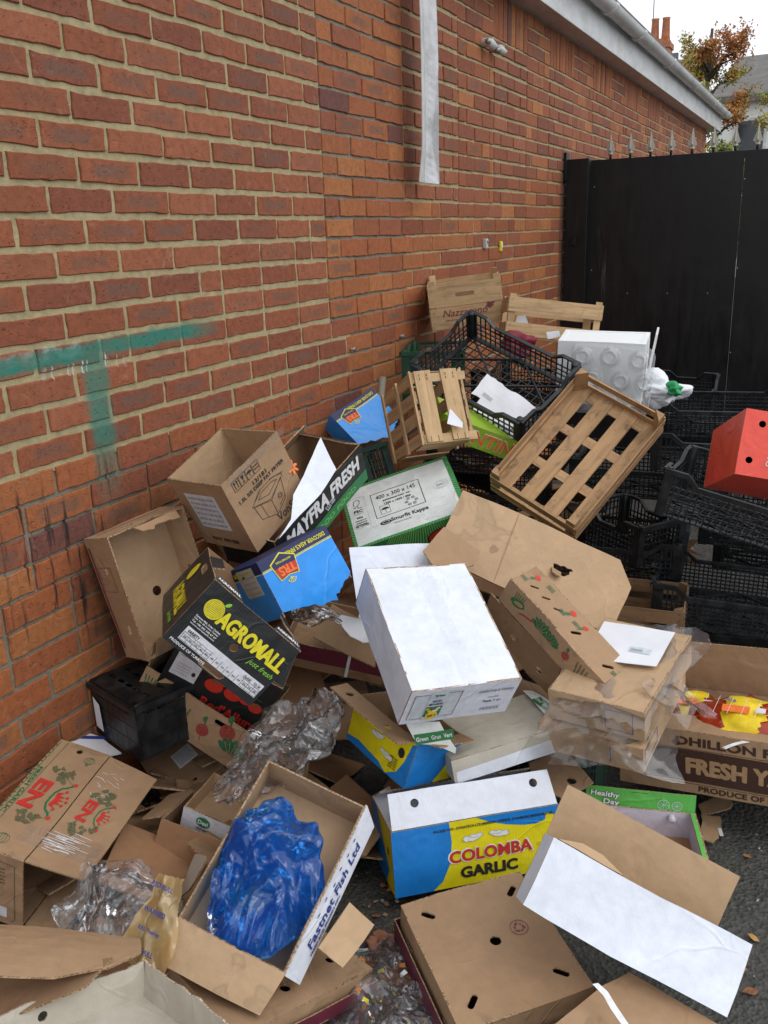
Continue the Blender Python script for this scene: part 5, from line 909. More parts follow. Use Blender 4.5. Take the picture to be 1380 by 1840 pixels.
# ---- yellow and blue garlic cartons
def dove(m, T, u, v, s, fl=1):
    A = T @ _at(u, v); P = [(-1,-.05),(-.75,.28),(-.45,.16),(-.1,.34),(.35,.30),(.8,.42),(1.05,.20),(.75,-.0),(.45,-.18),(.0,-.32),(-.45,-.25),(-.7,-.32)]
    P = [(x*s*fl, y*s) for x, y in P]; P = P if fl > 0 else P[::-1]; m.decal(A, P, 'ink_white', .0022, .3); m.line(A, P, .0009, 'ink_grey', .003, True); m.line(A, [(-.3*s*fl,.1*s), (.2*s*fl,.0), (.6*s*fl,.08*s)], .0009, 'ink_grey', .003)
def d_col(m, F, w, d, h, side='front', txt=True):
    f = F[side]; W = w if side in ('front','back') else d; U = lambda a: (a-.5)*W; V = lambda b: b*h
    m.decal(f, [(U(0),V(0)),(U(.22),V(0)),(U(.28),V(.12)),(U(.335),V(.40)),(U(.345),V(.70)),(U(.335),V(1)),(U(0),V(1))], 'blue_ink', .0009, .05)
    m.decal(f, [(U(.50),V(1)),(U(.58),V(.90)),(U(.68),V(.82)),(U(.78),V(.77)),(U(.86),V(.76)),(U(.91),V(.80)),(U(.915),V(.87)),(U(.90),V(.92)),(U(.95),V(.88)),(U(1),V(.80)),(U(1),V(1))], 'blue_ink', .0009, .05)
    if txt:
        m.text(f, 'PACKED FOR : DYNATECH LTD.MERRION AVENUE, STANMORE MIDDLESEX UK', U(.60), V(.89), h*.045, W*.72, bold=.02, off=.0018); dove(m, f, U(.47), V(.71), W*.060, 1); dove(m, f, U(.63), V(.71), W*.060, -1)
        m.text(f, 'COLOMBA', U(.575), V(.46), h*.205, W*.51, bold=.065, mat='ink_white', off=.0018); m.text(f, 'COLOMBA', U(.575), V(.46), h*.18, W*.495, bold=.05, mat='ink_red', off=.0026); m.line(f, disc(U(.865), V(.44), .004, 10), .0008, 'ink_red', .0018, True); m.text(f, 'GARLIC', U(.56), V(.20), h*.165, W*.34, bold=.07, mat='ink_black', off=.0018)
def d_col1(m, F, w, d, h):
    d_col(m, F, w, d, h); l = F['left']; m.decal(l, [(-d/2,0),(d*.1,0),(d*.30,h*.3),(d*.05,h*.6),(-d*.2,h),(-d/2,h)], 'blue_ink', .0009, .05); m.blob(l, d*.3, h*.6, .008, .010, 'ink_black', .0014)
w_, d_, h_ = POSE['col1'][2]; WB = ('white_board', 'white_board', 'flute_white')
carton('garlic_carton', 'large yellow and blue garlic carton with doves and raised white flaps, standing on the asphalt', 'cardboard box', 'col1', out='yellow_ink', inn='white_board', edge='flute', decor=d_col1, amp=.003, holes={'front': [disc(-w_*.325, h_*.56, .0085)]},
    flaps=[('front', .085, -30, dict(W=w_*.985, taper=.004, mats=WB, holes=[disc(-w_*.34,.055,.0105), disc(w_*.38,.058,.0105)])), ('back', .085, -62, dict(W=w_*.985, taper=.004, mats=WB, holes=[disc(w_*.36,.04,.009), disc(-w_*.34,.04,.009)])), ('left', .05, -60, dict(mats=WB))])
w_, d_, h_ = POSE['col2'][2]
def d_col2(m, F, w, d, h):
    f = F['front']; m.decal(f, [(w*.18,0),(w/2,0),(w/2,h*.98),(w*.44,h*.9),(w*.40,h*.5),(w*.33,h*.2)], 'blue_ink', .0009, .05); m.decal(f, [(-w/2,0),(w*.18,0),(w*.05,h*.12),(-w*.3,h*.18),(-w/2,h*.1)], 'blue_ink', .0009, .05); dove(m, f, -.01, h*.60, .024, 1); dove(m, f, .035, h*.36, .024, -1)
    for i in range(5): m.text(f, 'GARLIC 10 KG', w*.25, h*(.42-.055*i), .004, w*.12, rot=0)
    m.blob(f, w*.33, h*.62, .011, .013, 'ink_black', .0016); m.text(f, 'PACKED FOR', -w*.3, h*.75, .005, w*.25)
    r = F['right']; m.rect(r, -d/2, 0, d/2, h, 'blue_ink', .0009); m.decal(r, [(d*.1,0),(d/2,0),(d/2,h*.5),(d*.3,h*.35)], 'yellow_ink', .0016, .05)
carton('garlic_carton', 'small yellow and blue garlic carton tipped beside the white carton, brown flaps open', 'cardboard box', 'col2', out='yellow_ink', inn='kraft', decor=d_col2, amp=.004,
    flaps=[('front', .060, 92, dict(W=w_*1.2, u=-w_*.12, taper=.006, mats=('yellow_ink','kraft','flute'), holes=[disc(-w_*.38,.028,.011), disc(w_*.28,.030,.010)])), ('right', .055, 75, dict(W=d_*.9, mats=('yellow_ink','kraft','flute')))])
# ---- greyboard lid, white skirt
w_, d_, h_ = POSE['grey'][2]
rt, F, wp = carton('grey_lid', 'upturned grey board lid with a white skirt, under the end of the white carton', 'cardboard lid', 'grey', out='grey_board', inn='grey_board', top=True, bottom=False, amp=.003, decor=lambda m, F, w, d, h: m.decal(F['front'], [(-w*.48,.0),(w/2,0),(w/2,h*.62),(-w*.475,h*.48)], 'white_board', .0009, .05))
# ---- green citrus tray
def d_hd(m, T, W, L):
    m.rect(T, -W/2+.002, .001, W/2-.002, L-.001, 'green_board', .0006)
    for mt, k, of in (('ink_black', .09, .002), ('ink_white', .03, .003)):
        m.text(T, 'Healthy', -W*.33, L*.72, .017, .072, bold=k, mat=mt, off=of, rot=-2); m.text(T, 'Day', -W*.27, L*.30, .017, .040, bold=k, mat=mt, off=of, rot=-2)
    for cx_, r_ in ((.205, .013), (.33, .011)):
        m.line(T, disc(W*cx_, L*.45, r_*1.2, 18, r_), .0012, 'ink_pale', .0018, True)
        for k in range(4): t = k*.785; m.line(T, [(W*cx_-r_*math.cos(t),L*.45-r_*.8*math.sin(t)), (W*cx_+r_*math.cos(t),L*.45+r_*.8*math.sin(t))], .0007, 'ink_pale', .0018)
w_, d_, h_ = POSE['healthy'][2]
rt, F, wp = carton('citrus_tray', 'bright green fruit tray with bubbly white lettering, behind the long white carton', 'cardboard box', 'healthy', out='green_board', inn='purple_white', amp=.003, bottom=True, decor=lambda m, F, w, d, h: m.rect(F['bottom'] @ Matrix.Translation((0,0,-.0055)) @ Matrix.Rotation(math.pi, 4, 'X'), -w/2+.006, -d/2+.006, w/2-.006, d/2-.006, 'kraft_red', .0))
ol = [(-w_/2,0),(w_/2,0),(w_/2,.035),(w_*.17,.038),(w_*.17,.030),(-w_*.06,.032),(-w_*.08,.044),(-w_/2,.044)]
T = F['back'] @ Matrix.Translation((0, h_, .002)) @ Matrix.Rotation(math.pi, 4, 'Y') @ Matrix.Rotation(math.radians(-38), 4, 'X')
m = MB(); T = F['back'] @ Matrix.Translation((0, h_+.036, -.012)) @ Matrix.Rotation(math.pi, 4, 'Y'); T = T @ Matrix.Rotation(math.radians(180-25), 4, 'X') @ Matrix.Rotation(math.pi, 4, 'X')
T = fr((0, d_/2+.002, h_-.010), (1,0,0), (0,.35,.94)); m.panel(T, rc(w_, .052), [slot(-w_*.02,.040,.05,.012)], .003, ('green_board','purple_white','flute')); d_hd(m, T, w_, .046); m.build('lip', rt, wp)
m = MB(); m.panel(fr((w_/2-.004, 0, h_), (0,1,0), (-.7,0,.3)), rc(d_*.96, .018), (), .003, ('green_board','purple_white','flute')); m.build('lip', rt, wp)
m = MB(); [m.tube([F['back'] @ Vector((q*w_, h_-.015, -.004)), F['back'] @ Vector((q*w_, h_-.012, -.022))], .009, 'purple_white', 10) for q in (-.28,.28)]; m.build('peg', rt, wp)
# ---- yam carton
def d_yam(m, F, w, d, h):
    f = F['front']; m.text(f, 'DHILLON FARMS', w*.12, h*.84, h*.14, w*.66, bold=.06, mat='ink_brown'); r = .02; P = []
    x0, x1, y0, y1 = -w*.40, w*.46, h*.18, h*.70
    for cx_, cy_, a in ((x1-r,y0+r,-90), (x1-r,y1-r,0), (x0+r,y1-r,90), (x0+r,y0+r,180)): P += [(cx_+r*math.cos(math.radians(a+t)), cy_+r*math.sin(math.radians(a+t))) for t in (0,30,60,90)]
    m.decal(f, P, 'ink_brown', .0009, .05); m.line(f, [(x*1.025, (y-h*.44)*1.08+h*.44) for x, y in P], .0014, 'ink_brown', .001, True)
    m.text(f, 'FRESH YAMS', w*.13, h*.44, h*.25, w*.58, bold=.08, mat='ink_kraft', off=.002); m.text(f, 'PRODUCE OF GHANA', w*.15, h*.085, h*.085, w*.50, bold=.05, mat='ink_brown')
w_, d_, h_ = POSE['yam'][2]
carton('yam_carton', 'open brown yam carton with dark brown printed panel, holding orange nets, at the right edge', 'cardboard box', 'yam', out='kraft', inn='kraft_light', decor=d_yam, amp=.003, holes={'front': [disc(-w_*.21, h_*.80, .012, ry=.010)]},
    flaps=[('front', .10, -88, dict(mats=('kraft','kraft_light','flute'))), ('back', .15, -6, dict(mats=('kraft','kraft','flute'))), ('left', .10, -75, {})])
# ---- film wrapped box pair
def d_wrap(m, F, w, d, h): m.text(F['right'], 'SNS', -d*.02, h*.5, h*.28, d*.22, bold=.02, mat='ink_grey'); m.line(F['front'], [(w*.1,h*.15),(w*.1,h*.8),(w*.38,h*.8),(w*.38,h*.15)], .002, 'ink_blue', .001, True)
w_, d_, h_ = POSE['wrap'][2]
carton('wrapped_carton', 'flat brown carton wrapped in clear film with a letter on top', 'cardboard box', 'wrap', out='kraft_light', inn='kraft', top=True, decor=d_wrap, amp=.003)
X, _ = posem('wrap'); X = X @ Matrix.Translation((-.02, -.015, -h_*.95)) @ Matrix.Rotation(math.radians(3), 4, 'Z')
carton('wrapped_carton', 'flat brown carton with a blue outline, beneath the film wrapped one with the letter', 'cardboard box', MX=X, dims=(w_*1.1, d_*1.02, h_*.85), out='kraft_light', top=True, amp=.003, decor=lambda m, F, w, d, h: (m.line(F['right'], [(-d*.46,h*.2),(-d*.46,h*.8),(-d*.2,h*.8),(-d*.2,h*.2)], .003, 'ink_blue', .001, True), m.line(F['front'], [(w*.2,h*.2),(w*.2,h*.8)], .003, 'ink_blue')))
# ---- maroon flat carton
w_, d_, h_ = POSE['maroon'][2]
rt, F, wp = carton('maroon_carton', 'flat maroon fruit carton with a white strap, under the lower blue carton', 'cardboard box', 'maroon', out='maroon', inn='kraft', top=False, amp=.004, decor=lambda m, F, w, d, h: (m.rect(F['front'], -w*.45, 0, w*.5, h*.35, 'kraft_dark', .0009), m.text(F['front'], 'ripened fruit', -w*.25, h*.7, h*.22, w*.25, mat='ink_maroon')))
m = MB(); m.panel(F['front'] @ Matrix.Translation((w_*.14,0,.0035)), rc(.009, h_+.002), (), .0012, ('ink_white',)*3, .05); m.panel(F['front'] @ Matrix.Translation((w_*.14,h_+.002,.0035)) @ Matrix.Rotation(math.radians(-90), 4, 'X'), rc(.009, d_*.98), (), .0012, ('ink_white',)*3, .05); m.build('strap', rt)
# ---- red carton
def d_red(m, F, w, d, h):
    m.text(F['front'], '10KG', -w*.16, h*.35, .022, rot=-97, mat='ink_kraft_pale'); l = F['left']
    for u, v, a in ((-.05,.5,0), (.04,.75,0), (.06,.25,90), (-.1,.2,90)): m.line(l, [(u-.02,v*h),(u+.02,v*h)] if a == 0 else [(u,v*h-.02),(u,v*h+.02)], .0018, 'ink_maroon')
w_, d_, h_ = POSE['red'][2]
carton('red_carton', 'glossy red vented carton lying on the black crates at the right edge', 'cardboard box', 'red', out='red_board', inn='kraft', top=True, decor=d_red, amp=.002, holes={'front': [disc(-w_*.31,h_*.80,.010), disc(-w_*.38,h_*.24,.010)]})
# ---- TINTIN lettered citrus box (word only)
def d_tin(m, F, w, d, h):
    f = F['front']; m.text(f, 'TINTIN', w*.10, h*.50, h*.66, w*.70, bold=.05, mat='ink_white'); m.text(f, 'TINTIN', w*.10, h*.50, h*.60, w*.69, bold=.03, mat='ink_orange', off=.0022); m.blob(f, -w*.40, h*.55, .02, .018, 'ink_orange', .0014, 14, jag=.2)
rt, F, wp = carton('lime_box', 'lime green box side with orange capital letters below the big black crate', 'cardboard box', 'tintin', out='lime_board', inn='kraft', decor=d_tin, amp=.002, top=True)
# ---- beige tray, bottom left
w_, d_, h_ = POSE['beige'][2]; random.seed(41)
carton('beige_tray', 'pale lined open tray cut off by the bottom left of the photo', 'cardboard box', 'beige', out='grey_board', inn='grey_board', edge='flute_white', amp=.006, holes={'back': [disc(.04, h_*.55, .009)]},
    outl={'back': [(-w_/2,0),(w_/2,0),(w_/2,h_*.95)]+torn((w_*.3,h_), (-w_*.48,h_), 14, .003), 'right': [(-d_/2,0),(d_/2,0)]+torn((d_/2,h_), (-d_/2,h_*.98), 14, .003)})

# ================================================================ LOOSE BOARD, PAPER, SMALL BITS (each its own thing)
def sheet(key, name, label, cat, mats=K3, th=.004, holes=(), amp=.006, gs=.04, bend=None, decor=None, group=None, rag=0.):
    c, m_, P = SHEET[key]; X = Matrix(m_).to_4x4(); X.translation = Vector(c); P = [tuple(p) for p in P]
    ar = sum(P[i][0]*P[(i+1) % len(P)][1]-P[(i+1) % len(P)][0]*P[i][1] for i in range(len(P)))
    if ar < 0: P = P[::-1]
    if rag:
        Q = []
        for i in range(len(P)): a, b = P[i], P[(i+1) % len(P)]; Q += torn(a, b, max(2, int((Vector(a)-Vector(b)).length/.02)), rag)[:-1]
        P = Q
    m = MB(); m.panel(Matrix.Identity(4), P, holes, th, mats, gs, bend); 
    if decor: decor(m)
    SEED[0] += 1; o = m.build(name, None, (amp, SEED[0])); o.matrix_world = X; tag(o, label, cat, group); return o
PP = ('paper',)*3
sheet('paper_big', 'paper_sheet', 'crumpled white paper lying on top inside the big black crate', 'paper', PP, .0012, amp=.018, gs=.02, rag=.003, decor=lambda m: [m.rect(Matrix.Identity(4), -.08, .02-.006*i, -.03, .022-.006*i, 'ink_grey', .0018) for i in range(3)])
sheet('paper_big2', 'paper_sheet', 'creased white paper tucked under the other paper in the big black crate', 'paper', PP, .0012, amp=.016, gs=.02, rag=.003)
sheet('envelope', 'envelope', 'white window envelope on the film wrapped carton', 'envelope', PP, .0015, amp=.004, gs=.03, decor=lambda m: (m.rect(Matrix.Identity(4), .005, -.035, .060, -.008, 'ink_pale', .0016), [m.rect(Matrix.Identity(4), .010, -.030+.004*i, .040, -.0285+.004*i, 'ink_grey', .003) for i in range(3)]))
sheet('maroonflap', 'board_flap', 'loose brown board over the maroon carton with the white strap', 'cardboard')
sheet('whitepaper', 'paper_scrap', 'white paper scrap left of the white carton', 'paper', PP, .0012, amp=.02, gs=.015)
sheet('brownflap', 'board_flap', 'brown pointed board sticking up between the produce box and the white carton', 'cardboard', amp=.01)
sheet('whitebehind', 'white_board_panel', 'upright white board just behind the white carton', 'cardboard', ('white_board','kraft','flute'))
_, _, P_ = SHEET['sheet'] if 'sheet' in SHEET else (0, 0, 0)
X, (w_, d_, h_) = posem('sheet'); random.seed(51); m = MB(); hole = [(x*1.25+.07, y+.01) for x, y in torn((-.022,.012), (.024,.016), 5, .004)+torn((.026,.012), (.012,-.020), 4, .005)+torn((.008,-.022), (-.02,-.006), 4, .003)]
ol = [(-w_/2,-d_*.42),(-w_*.2,-d_*.47),(w_*.2,-d_*.5),(w_*.46,-d_*.5),(w_/2,d_*.18),(w_*.40,d_*.47),(0,d_/2),(-w_/2,d_/2)]
ar = sum(hole[i][0]*hole[(i+1) % len(hole)][1]-hole[(i+1) % len(hole)][0]*hole[i][1] for i in range(len(hole)))
m.panel(Matrix.Translation((0,0,h_)), ol, [hole], .005, ('kraft_light','kraft','flute'), .05); m.line(Matrix.Translation((0,0,h_)), [(-w_*.18,-d_*.45),(-w_*.18,d_*.49)], .002, 'kraft_shade', .0006); m.blob(Matrix.Translation((0,0,h_)), -w_*.24, -.02, .012, .014, 'kraft_shade', .0006, 14, jag=.2)
m.panel(Matrix.Translation((.055,0,h_+.002)) @ Matrix.Rotation(math.radians(-38), 4, 'X') @ Matrix.Rotation(math.radians(12), 4, 'Y'), torn((-.016,.0), (.02,.004), 4, .003)+torn((.016,-.028), (-.012,-.034), 4, .004), (), .004, K3)
o = m.build('flattened_carton', None, (.008, 77)); o.matrix_world = X; tag(o, 'large flattened brown carton with a torn hole, below the big slatted crate', 'cardboard')
sheet('bl_flap', 'board_flap', 'curved brown board at the left edge above the pale tray', 'cardboard', amp=.008, bend=lambda x, y: -1.2*y*y, gs=.03)
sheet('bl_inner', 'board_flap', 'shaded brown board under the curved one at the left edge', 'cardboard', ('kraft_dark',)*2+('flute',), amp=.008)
sheet('fishscrap', 'board_flap', 'folded brown board corner poking out from under the fish carton', 'cardboard', ('kraft_light','kraft','flute'))
sheet('scrap1', 'board_scrap', 'small torn brown board scrap near the yam carton corner', 'cardboard', ('kraft','kraft','flute'), rag=.004, amp=.01)
sheet('scrap2', 'board_scrap', 'torn brown board scrap with a pale sticker beside the green tray', 'cardboard', ('kraft','kraft','flute'), rag=.004, amp=.008, decor=lambda m: m.rect(Matrix.Identity(4), .018, -.03, .028, .01, 'label_paper', .001))
sheet('magazine', 'magazine', 'white and blue magazine slid between the garlic carton and the brick wall', 'magazine', PP, .004, amp=.006, decor=lambda m: (m.rect(Matrix.Identity(4), -.05, .015, .05, .03, 'ink_blue', .001)))
sheet('card', 'white_flap', 'white card with a printed orange flower, in front of the fryer carton', 'cardboard', ('white_board','white_board','flute_white'), .002, amp=.01, holes=[disc(.045, .012, .010)], decor=lambda m: ([m.blob(Matrix.Identity(4), -.070+.013*math.cos(k*.9), -.03+.013*math.sin(k*.9), .010, .0045, 'ink_orange', .001, 9, rot=k*.9) for k in range(7)], m.blob(Matrix.Identity(4), -.070, -.03, .006, .006, 'ink_brown', .002, 10), m.text(Matrix.Identity(4), 'FRUITS', .07, .03, .012, rot=-60, mat='ink_grey')))
sheet('colflap', 'board_flap', 'brown board with a round hole behind the big garlic carton', 'cardboard', holes=[disc(*HOLE['colflap'], .012)])
sheet('holepanel', 'board_flap', 'brown board with round holes between white carton and slotted box', 'cardboard', ('kraft','kraft','flute'), holes=[disc(-.06,.0,.012), disc(.05,-.02,.012)])
sheet('greenbit', 'board_scrap', 'narrow pale board with a green corner, leaning on the fish carton', 'cardboard', ('grey_board','kraft','flute'), decor=lambda m: None)
GR = ('white_board','white_board','white_board')
def gband(m, s0):
    I4 = Matrix.Identity(4); m.rect(I4, -.046, -.014, .046, .014, 'ink_green', .0008); m.text(I4, s0, 0, 0, .012, .085, bold=.02, mat='ink_white', off=.002)
sheet('film1', 'printed_wrapper', 'white wrapper with green band, drooping under the white carton end', 'wrapper', ('cover_white',)*3, .001, amp=.012, gs=.02, decor=lambda m: gband(m, 'Green  Grun  Vert'))
sheet('film2', 'printed_wrapper', 'white wrapper with green band lying on the grey board lid', 'wrapper', ('cover_white',)*3, .001, amp=.008, gs=.02, decor=lambda m: gband(m, 'Green  Vert  Grun'))
sheet('note1', 'paper_scrap', 'white paper scrap on the small upright wooden crate', 'paper', PP, .001, amp=.004)
sheet('note2', 'paper_scrap', 'small white paper scrap hanging on the lowest slat of the distant wooden crate', 'paper', PP, .001, amp=.004)
sheet('note3', 'paper_scrap', 'white paper scrap inside the distant wooden crate at its left post', 'paper', PP, .001, amp=.004)
sheet('strap', 'packing_strap', 'loose white packing strap curling over the bottom brown carton', 'strap', ('ink_white',)*3, .001, amp=.003, gs=.03)
c_, m_, P_ = SHEET['bottombox']; X = Matrix(m_).to_4x4(); X.translation = Vector(c_)
m = MB(); P_ = [tuple(p) for p in P_]; ar = sum(P_[i][0]*P_[(i+1) % len(P_)][1]-P_[(i+1) % len(P_)][0]*P_[i][1] for i in range(len(P_))); P_ = P_ if ar > 0 else P_[::-1]
m.panel(Matrix.Identity(4), P_, (), .005, K3); m.panel(Matrix.Translation((0,0,-.10)), P_, (), .005, K3)
for a, b in zip(P_, P_[1:]+P_[:1]):
    L = (Vector(b)-Vector(a)).length; d = (Vector(b)-Vector(a)).normalized(); m.panel(fr(((a[0]+b[0])/2, (a[1]+b[1])/2, -.10), (d.x, d.y, 0), (0,0,1)), rc(L-.002, .097), (), .003, K3)
o = m.build('brown_carton', None, (.004, 78)); o.matrix_world = X; tag(o, 'plain brown carton at the bottom edge under the long white carton, with the white strap', 'cardboard box')

# ================================================================ PLASTIC AND WOODEN CRATES
def pcrate(label, key=None, MX=None, dims=None, mat='plastic_black', step=.028, diag=True, rows=3, group='plastic crates in the heap', name='plastic_crate', solid=0., dip=True):
    if key: MX, dims = posem(key)
    w, d, h = dims; root = thing(name, label, 'crate', MX, group); t = .0035
    m = MB()   # floor lattice
    for x in (-w/2+.01, w/2-.01): m.bar((x,-d/2,.006), (x,d/2,.006), .02, .006, mat)
    for y in (-d/2+.01, d/2-.01): m.bar((-w/2,y,.006), (w/2,y,.006), .02, .006, mat)
    n = max(3, int(w/step/1.25)); n2 = max(3, int(d/step/1.25))
    for i in range(1, n): x = -w/2+w*i/n; m.bar((x,-d/2,.004), (x,d/2,.004), t, t, mat)
    for i in range(1, n2): y = -d/2+d*i/n2; m.bar((-w/2,y,.0045), (w/2,y,.0045), t, t, mat)
    if diag:
        for s_ in (-1, 1):
            for q in (-.5, 0, .5): 
                a = Vector((-w/2+w*max(0,q), s_*(-d/2) , .007)); 
                x0, y0 = (-w/2, -s_*d/2+s_*d*max(0,-q)) if q <= 0 else (-w/2+w*q, -s_*d/2)
                x1, y1 = (w/2, s_*d/2-s_*d*max(0,q)) if q >= 0 else (w/2+w*q, s_*d/2)
                m.bar((x0,y0,.007), (x1,y1,.007), .006, .009, mat)
    m.build('floor', root)
    for sx, sy, L, rz in ((0,-1,w,0), (0,1,w,180), (-1,0,d,-90), (1,0,d,90)):
        A = Matrix.Translation((sx*w/2, sy*d/2, 0)) @ Matrix.Rotation(math.radians(rz), 4, 'Z'); m = MB(); ns = max(3, int(L/step)); c0 = L/2-.03
        dp = .035*min(1, h/.16) if dip and L > d-.01 else .0
        top = lambda x: h-dp*max(0, min(1, (c0-.05-abs(x))/.035))
        for i in range(ns+1):
            x = -L/2+L*i/ns; m.bar((x,0,.004), (x,0,top(x)-.006), t, t*1.3, mat, MX=A)
        for r_ in range(rows+1):
            z = .006+(h-dp-.03)*r_/rows; m.bar((-L/2,0,z), (L/2,0,z), t*1.4, t*1.2, mat, MX=A)
        pts = [(-L/2,top(L/2)), (-c0+.045,top(c0)), (-c0+.085,h-dp), (c0-.085,h-dp), (c0-.045,top(c0)), (L/2,top(L/2))]
        if c0 < .1: pts = [(-L/2,h), (L/2,h)]
        for (a, za), (b, zb) in zip(pts, pts[1:]): m.bar((a,-.004,za-.003), (b,-.004,zb-.003), .014, .006, mat, MX=A); m.bar((a,-.010,za-.009), (b,-.010,zb-.009), .003, .014, mat, MX=A)
        if solid: m.box((0,0,h*solid/2), (L*.9, t*.8, h*solid), mat, A)
        m.build('side_wall', root)
    for sx in (-1,1):
        for sy in (-1,1):
            m = MB(); m.box((sx*(w/2-.014), sy*(d/2-.002), h/2), (.032,.008,h), mat); m.box((sx*(w/2-.002), sy*(d/2-.014), h/2), (.008,.032,h), mat); m.tube([(sx*(w/2-.010), sy*(d/2-.010), 0), (sx*(w/2-.010), sy*(d/2-.010), h+.004)], .012, mat, 10); m.build('corner_post', root, bevel=.0015)
    return root
pcrate('big black crate tipped towards us, holding white papers', 'bigblack', step=.024)
pcrate('black crate at the back of the right hand stack, under the crumpled bag', 'bagcrate', step=.018, rows=5)
pcrate('black crate at the gate, topmost of the right hand stack', 'bca', mat='plastic_dark', step=.018, rows=5)
pcrate('black crate with a sagging rim just left of the red carton, second in the stack', 'bcb', mat='plastic_dark', step=.018, rows=5)
pcrate('black mesh crate with a dipped rim directly below the red carton', 'bcc', step=.02, rows=5)
pcrate('black crate standing end on left of the mesh crate below the red carton', 'bcd', mat='plastic_dark', step=.018, rows=5)
pcrate('lowest black crate of the right hand stack, above the yam carton', 'bce', step=.016, rows=6)
pcrate('green crate against the wall behind the big black crate', MX=Matrix.Translation((.19,3.62,.86)) @ Matrix.Rotation(.3, 4, 'Z'), dims=(.24,.36,.25), mat='plastic_green')
pcrate('dark green mesh crate between the upper blue carton and the produce box', 'greenmesh', mat='plastic_teal', step=.018, diag=True)
pcrate('dark green crate standing on the asphalt left of the yam carton', 'greenlow', mat='plastic_teal', rows=2)
pcrate('black crate just under the lime green box', 'pepper', mat='plastic_black', solid=.7)
pcrate('black slotted crate standing by the wall, white label on its side', 'wallcrate', mat='plastic_dark', solid=.8, dip=False)
for q, (x, y, z, lb) in enumerate(((1.62,3.95,.52,'black crate in the back row beneath the topmost crate at the gate'), (1.66,3.6,.40,'black crate deep in the right hand stack behind the mesh crate'), (1.1,3.75,.52,'black crate under the slatted wooden crate, half hidden'), (1.70,3.75,.25,'black crate at the foot of the gate behind the lowest crate'), (1.55,3.22,.10,'black crate on the ground below the lowest visible rim'), (2.05,3.9,.70,'black crate at the right edge level with the top of the stack'), (.50,3.62,.60,'black crate on the wall side underneath the big tipped crate'), (.42,3.55,.42,'second black crate down underneath the big tipped crate'), (.52,4.15,.80,'black crate standing under the stencilled wooden crate'), (.62,3.7,.25,'lowest black crate between the wall and the right hand stack'), (1.05,3.3,.34,'black crate below the slatted wooden crate, above the flattened carton'))):
    pcrate(lb, MX=Matrix.Translation((x,y,z)) @ Matrix.Rotation(random.uniform(-.12,.12), 4, 'Z'), dims=(.56,.38,.15), mat='plastic_dark', step=.018, rows=5)
X, (w_, d_, h_) = posem('wallcrate'); m = MB(); m.panel(faces(w_,d_,h_)['front'] @ Matrix.Translation((-.085,.07,.008)), [(-.018,-.04),(.018,-.045),(.016,.035),(-.014,.05)], (), .001, PP, .02); o = m.build('label', [o for o in C.objects if o.get('label','').startswith('black slotted crate')][0])
top = MB(); top.panel(faces(w_,d_,h_)['top'] @ Matrix.Translation((0,0,.004)), rc(w_,d_,-d_/2), [slot(-w_*.36+w_*.18*i, -d_*.32+d_*.16*j, .034, .012, 0) for i in range(5) for j in range(5)], .004, ('plastic_dark',)*3, .05); top.build('top_panel', [o for o in C.objects if o.get('label','').startswith('black slotted crate')][0])

def staple(m, A, x, z):  m.bar((x-.004,0,z), (x+.004,0,z), .0012, .0012, 'metal', MX=A)
def wboard(m, A, L, H, z, mat, th=.005, x=0): m.box((x, 0, z), (L, th, H), mat, A, 0, .0012)
def wood_front(root, A, L, slats, mat, parts=True):
    m = MB()
    for z, H in slats: wboard(m, A, L, H, z, mat)
    for z, H in slats:
        for s_ in (-1, 1):
            for q in (-.25, .25): m.bar((s_*(L/2-.014)-.002,-.0032,z+q*H), (s_*(L/2-.014)+.003,-.0032,z+q*H+.006), .0016, .001, 'bark', MX=A)
    m.build('side_panel', root); return
def post(m, sx, sy, w, d, z0, z1, mat, s=.028):
    x, y = sx*(w/2-.004), sy*(d/2-.004); P = [(x,y), (x-sx*s,y), (x,y-sy*s)]; P = P if sx*sy > 0 else P[::-1]
    m.add([(a,b,z0) for a, b in P]+[(a,b,z1) for a, b in P], [(2,1,0), (3,4,5), (0,1,4,3), (1,2,5,4), (2,0,3,5)], mat)
def wcrate(label, key, sides, base, mat='wood', ph=.0, posts=True, ends=None, decor=None):
    X, (w, d, h) = posem(key); root = thing('wooden_crate', label, 'crate', X, 'wooden crates in the heap')
    for sx, sy, L, rz, sl in ((0,-1,w,0,sides), (0,1,w,180,sides), (-1,0,d-.012,-90,ends or sides), (1,0,d-.012,90,ends or sides)):
        A = Matrix.Translation((sx*(w/2), sy*(d/2), 0)) @ Matrix.Rotation(math.radians(rz), 4, 'Z'); wood_front(root, A, L, [(a*h, b*h) for a, b in sl], mat)
    m = MB(); n, cov = base
    for i in range(n): y = -d/2+d*(i+.5)/n; m.box((0,y,.0045), (w*.995, d/n*cov, .0045), mat, None, 0, .0015)
    m.build('base_slats', root)
    for sx in (-1,1):
        for sy in (-1,1): m = MB(); post(m, sx, sy, w, d, 0, h+ph, mat); m.build('corner_post', root)
    if decor: decor(root, faces(w,d,h), w, d, h)
    return root, w, d, h
def d_naz(root, F, w, d, h):
    m = MB(); T = F['front'] @ Matrix.Translation((0,0,.0035)); m.text(T, 'Nazzareno', -w*.02, h*.36, h*.16, w*.62, shear=.3, bold=.01, mat='ink_maroon'); m.text(T, 'Produce of Italy', -w*.14, h*.20, h*.05, w*.30, mat='ink_maroon'); m.blob(T, w*.33, h*.45, .02, .012, 'ink_maroon', .001, 12, jag=.4); m.build('stencil', root)
    m = MB(); m.panel(F['front'] @ Matrix.Translation((0,0,.0032)), slot(0, h*.76, .085, .018), (), .0008, ('wood_dark',)*3, .05); m.build('handle_slot', root)
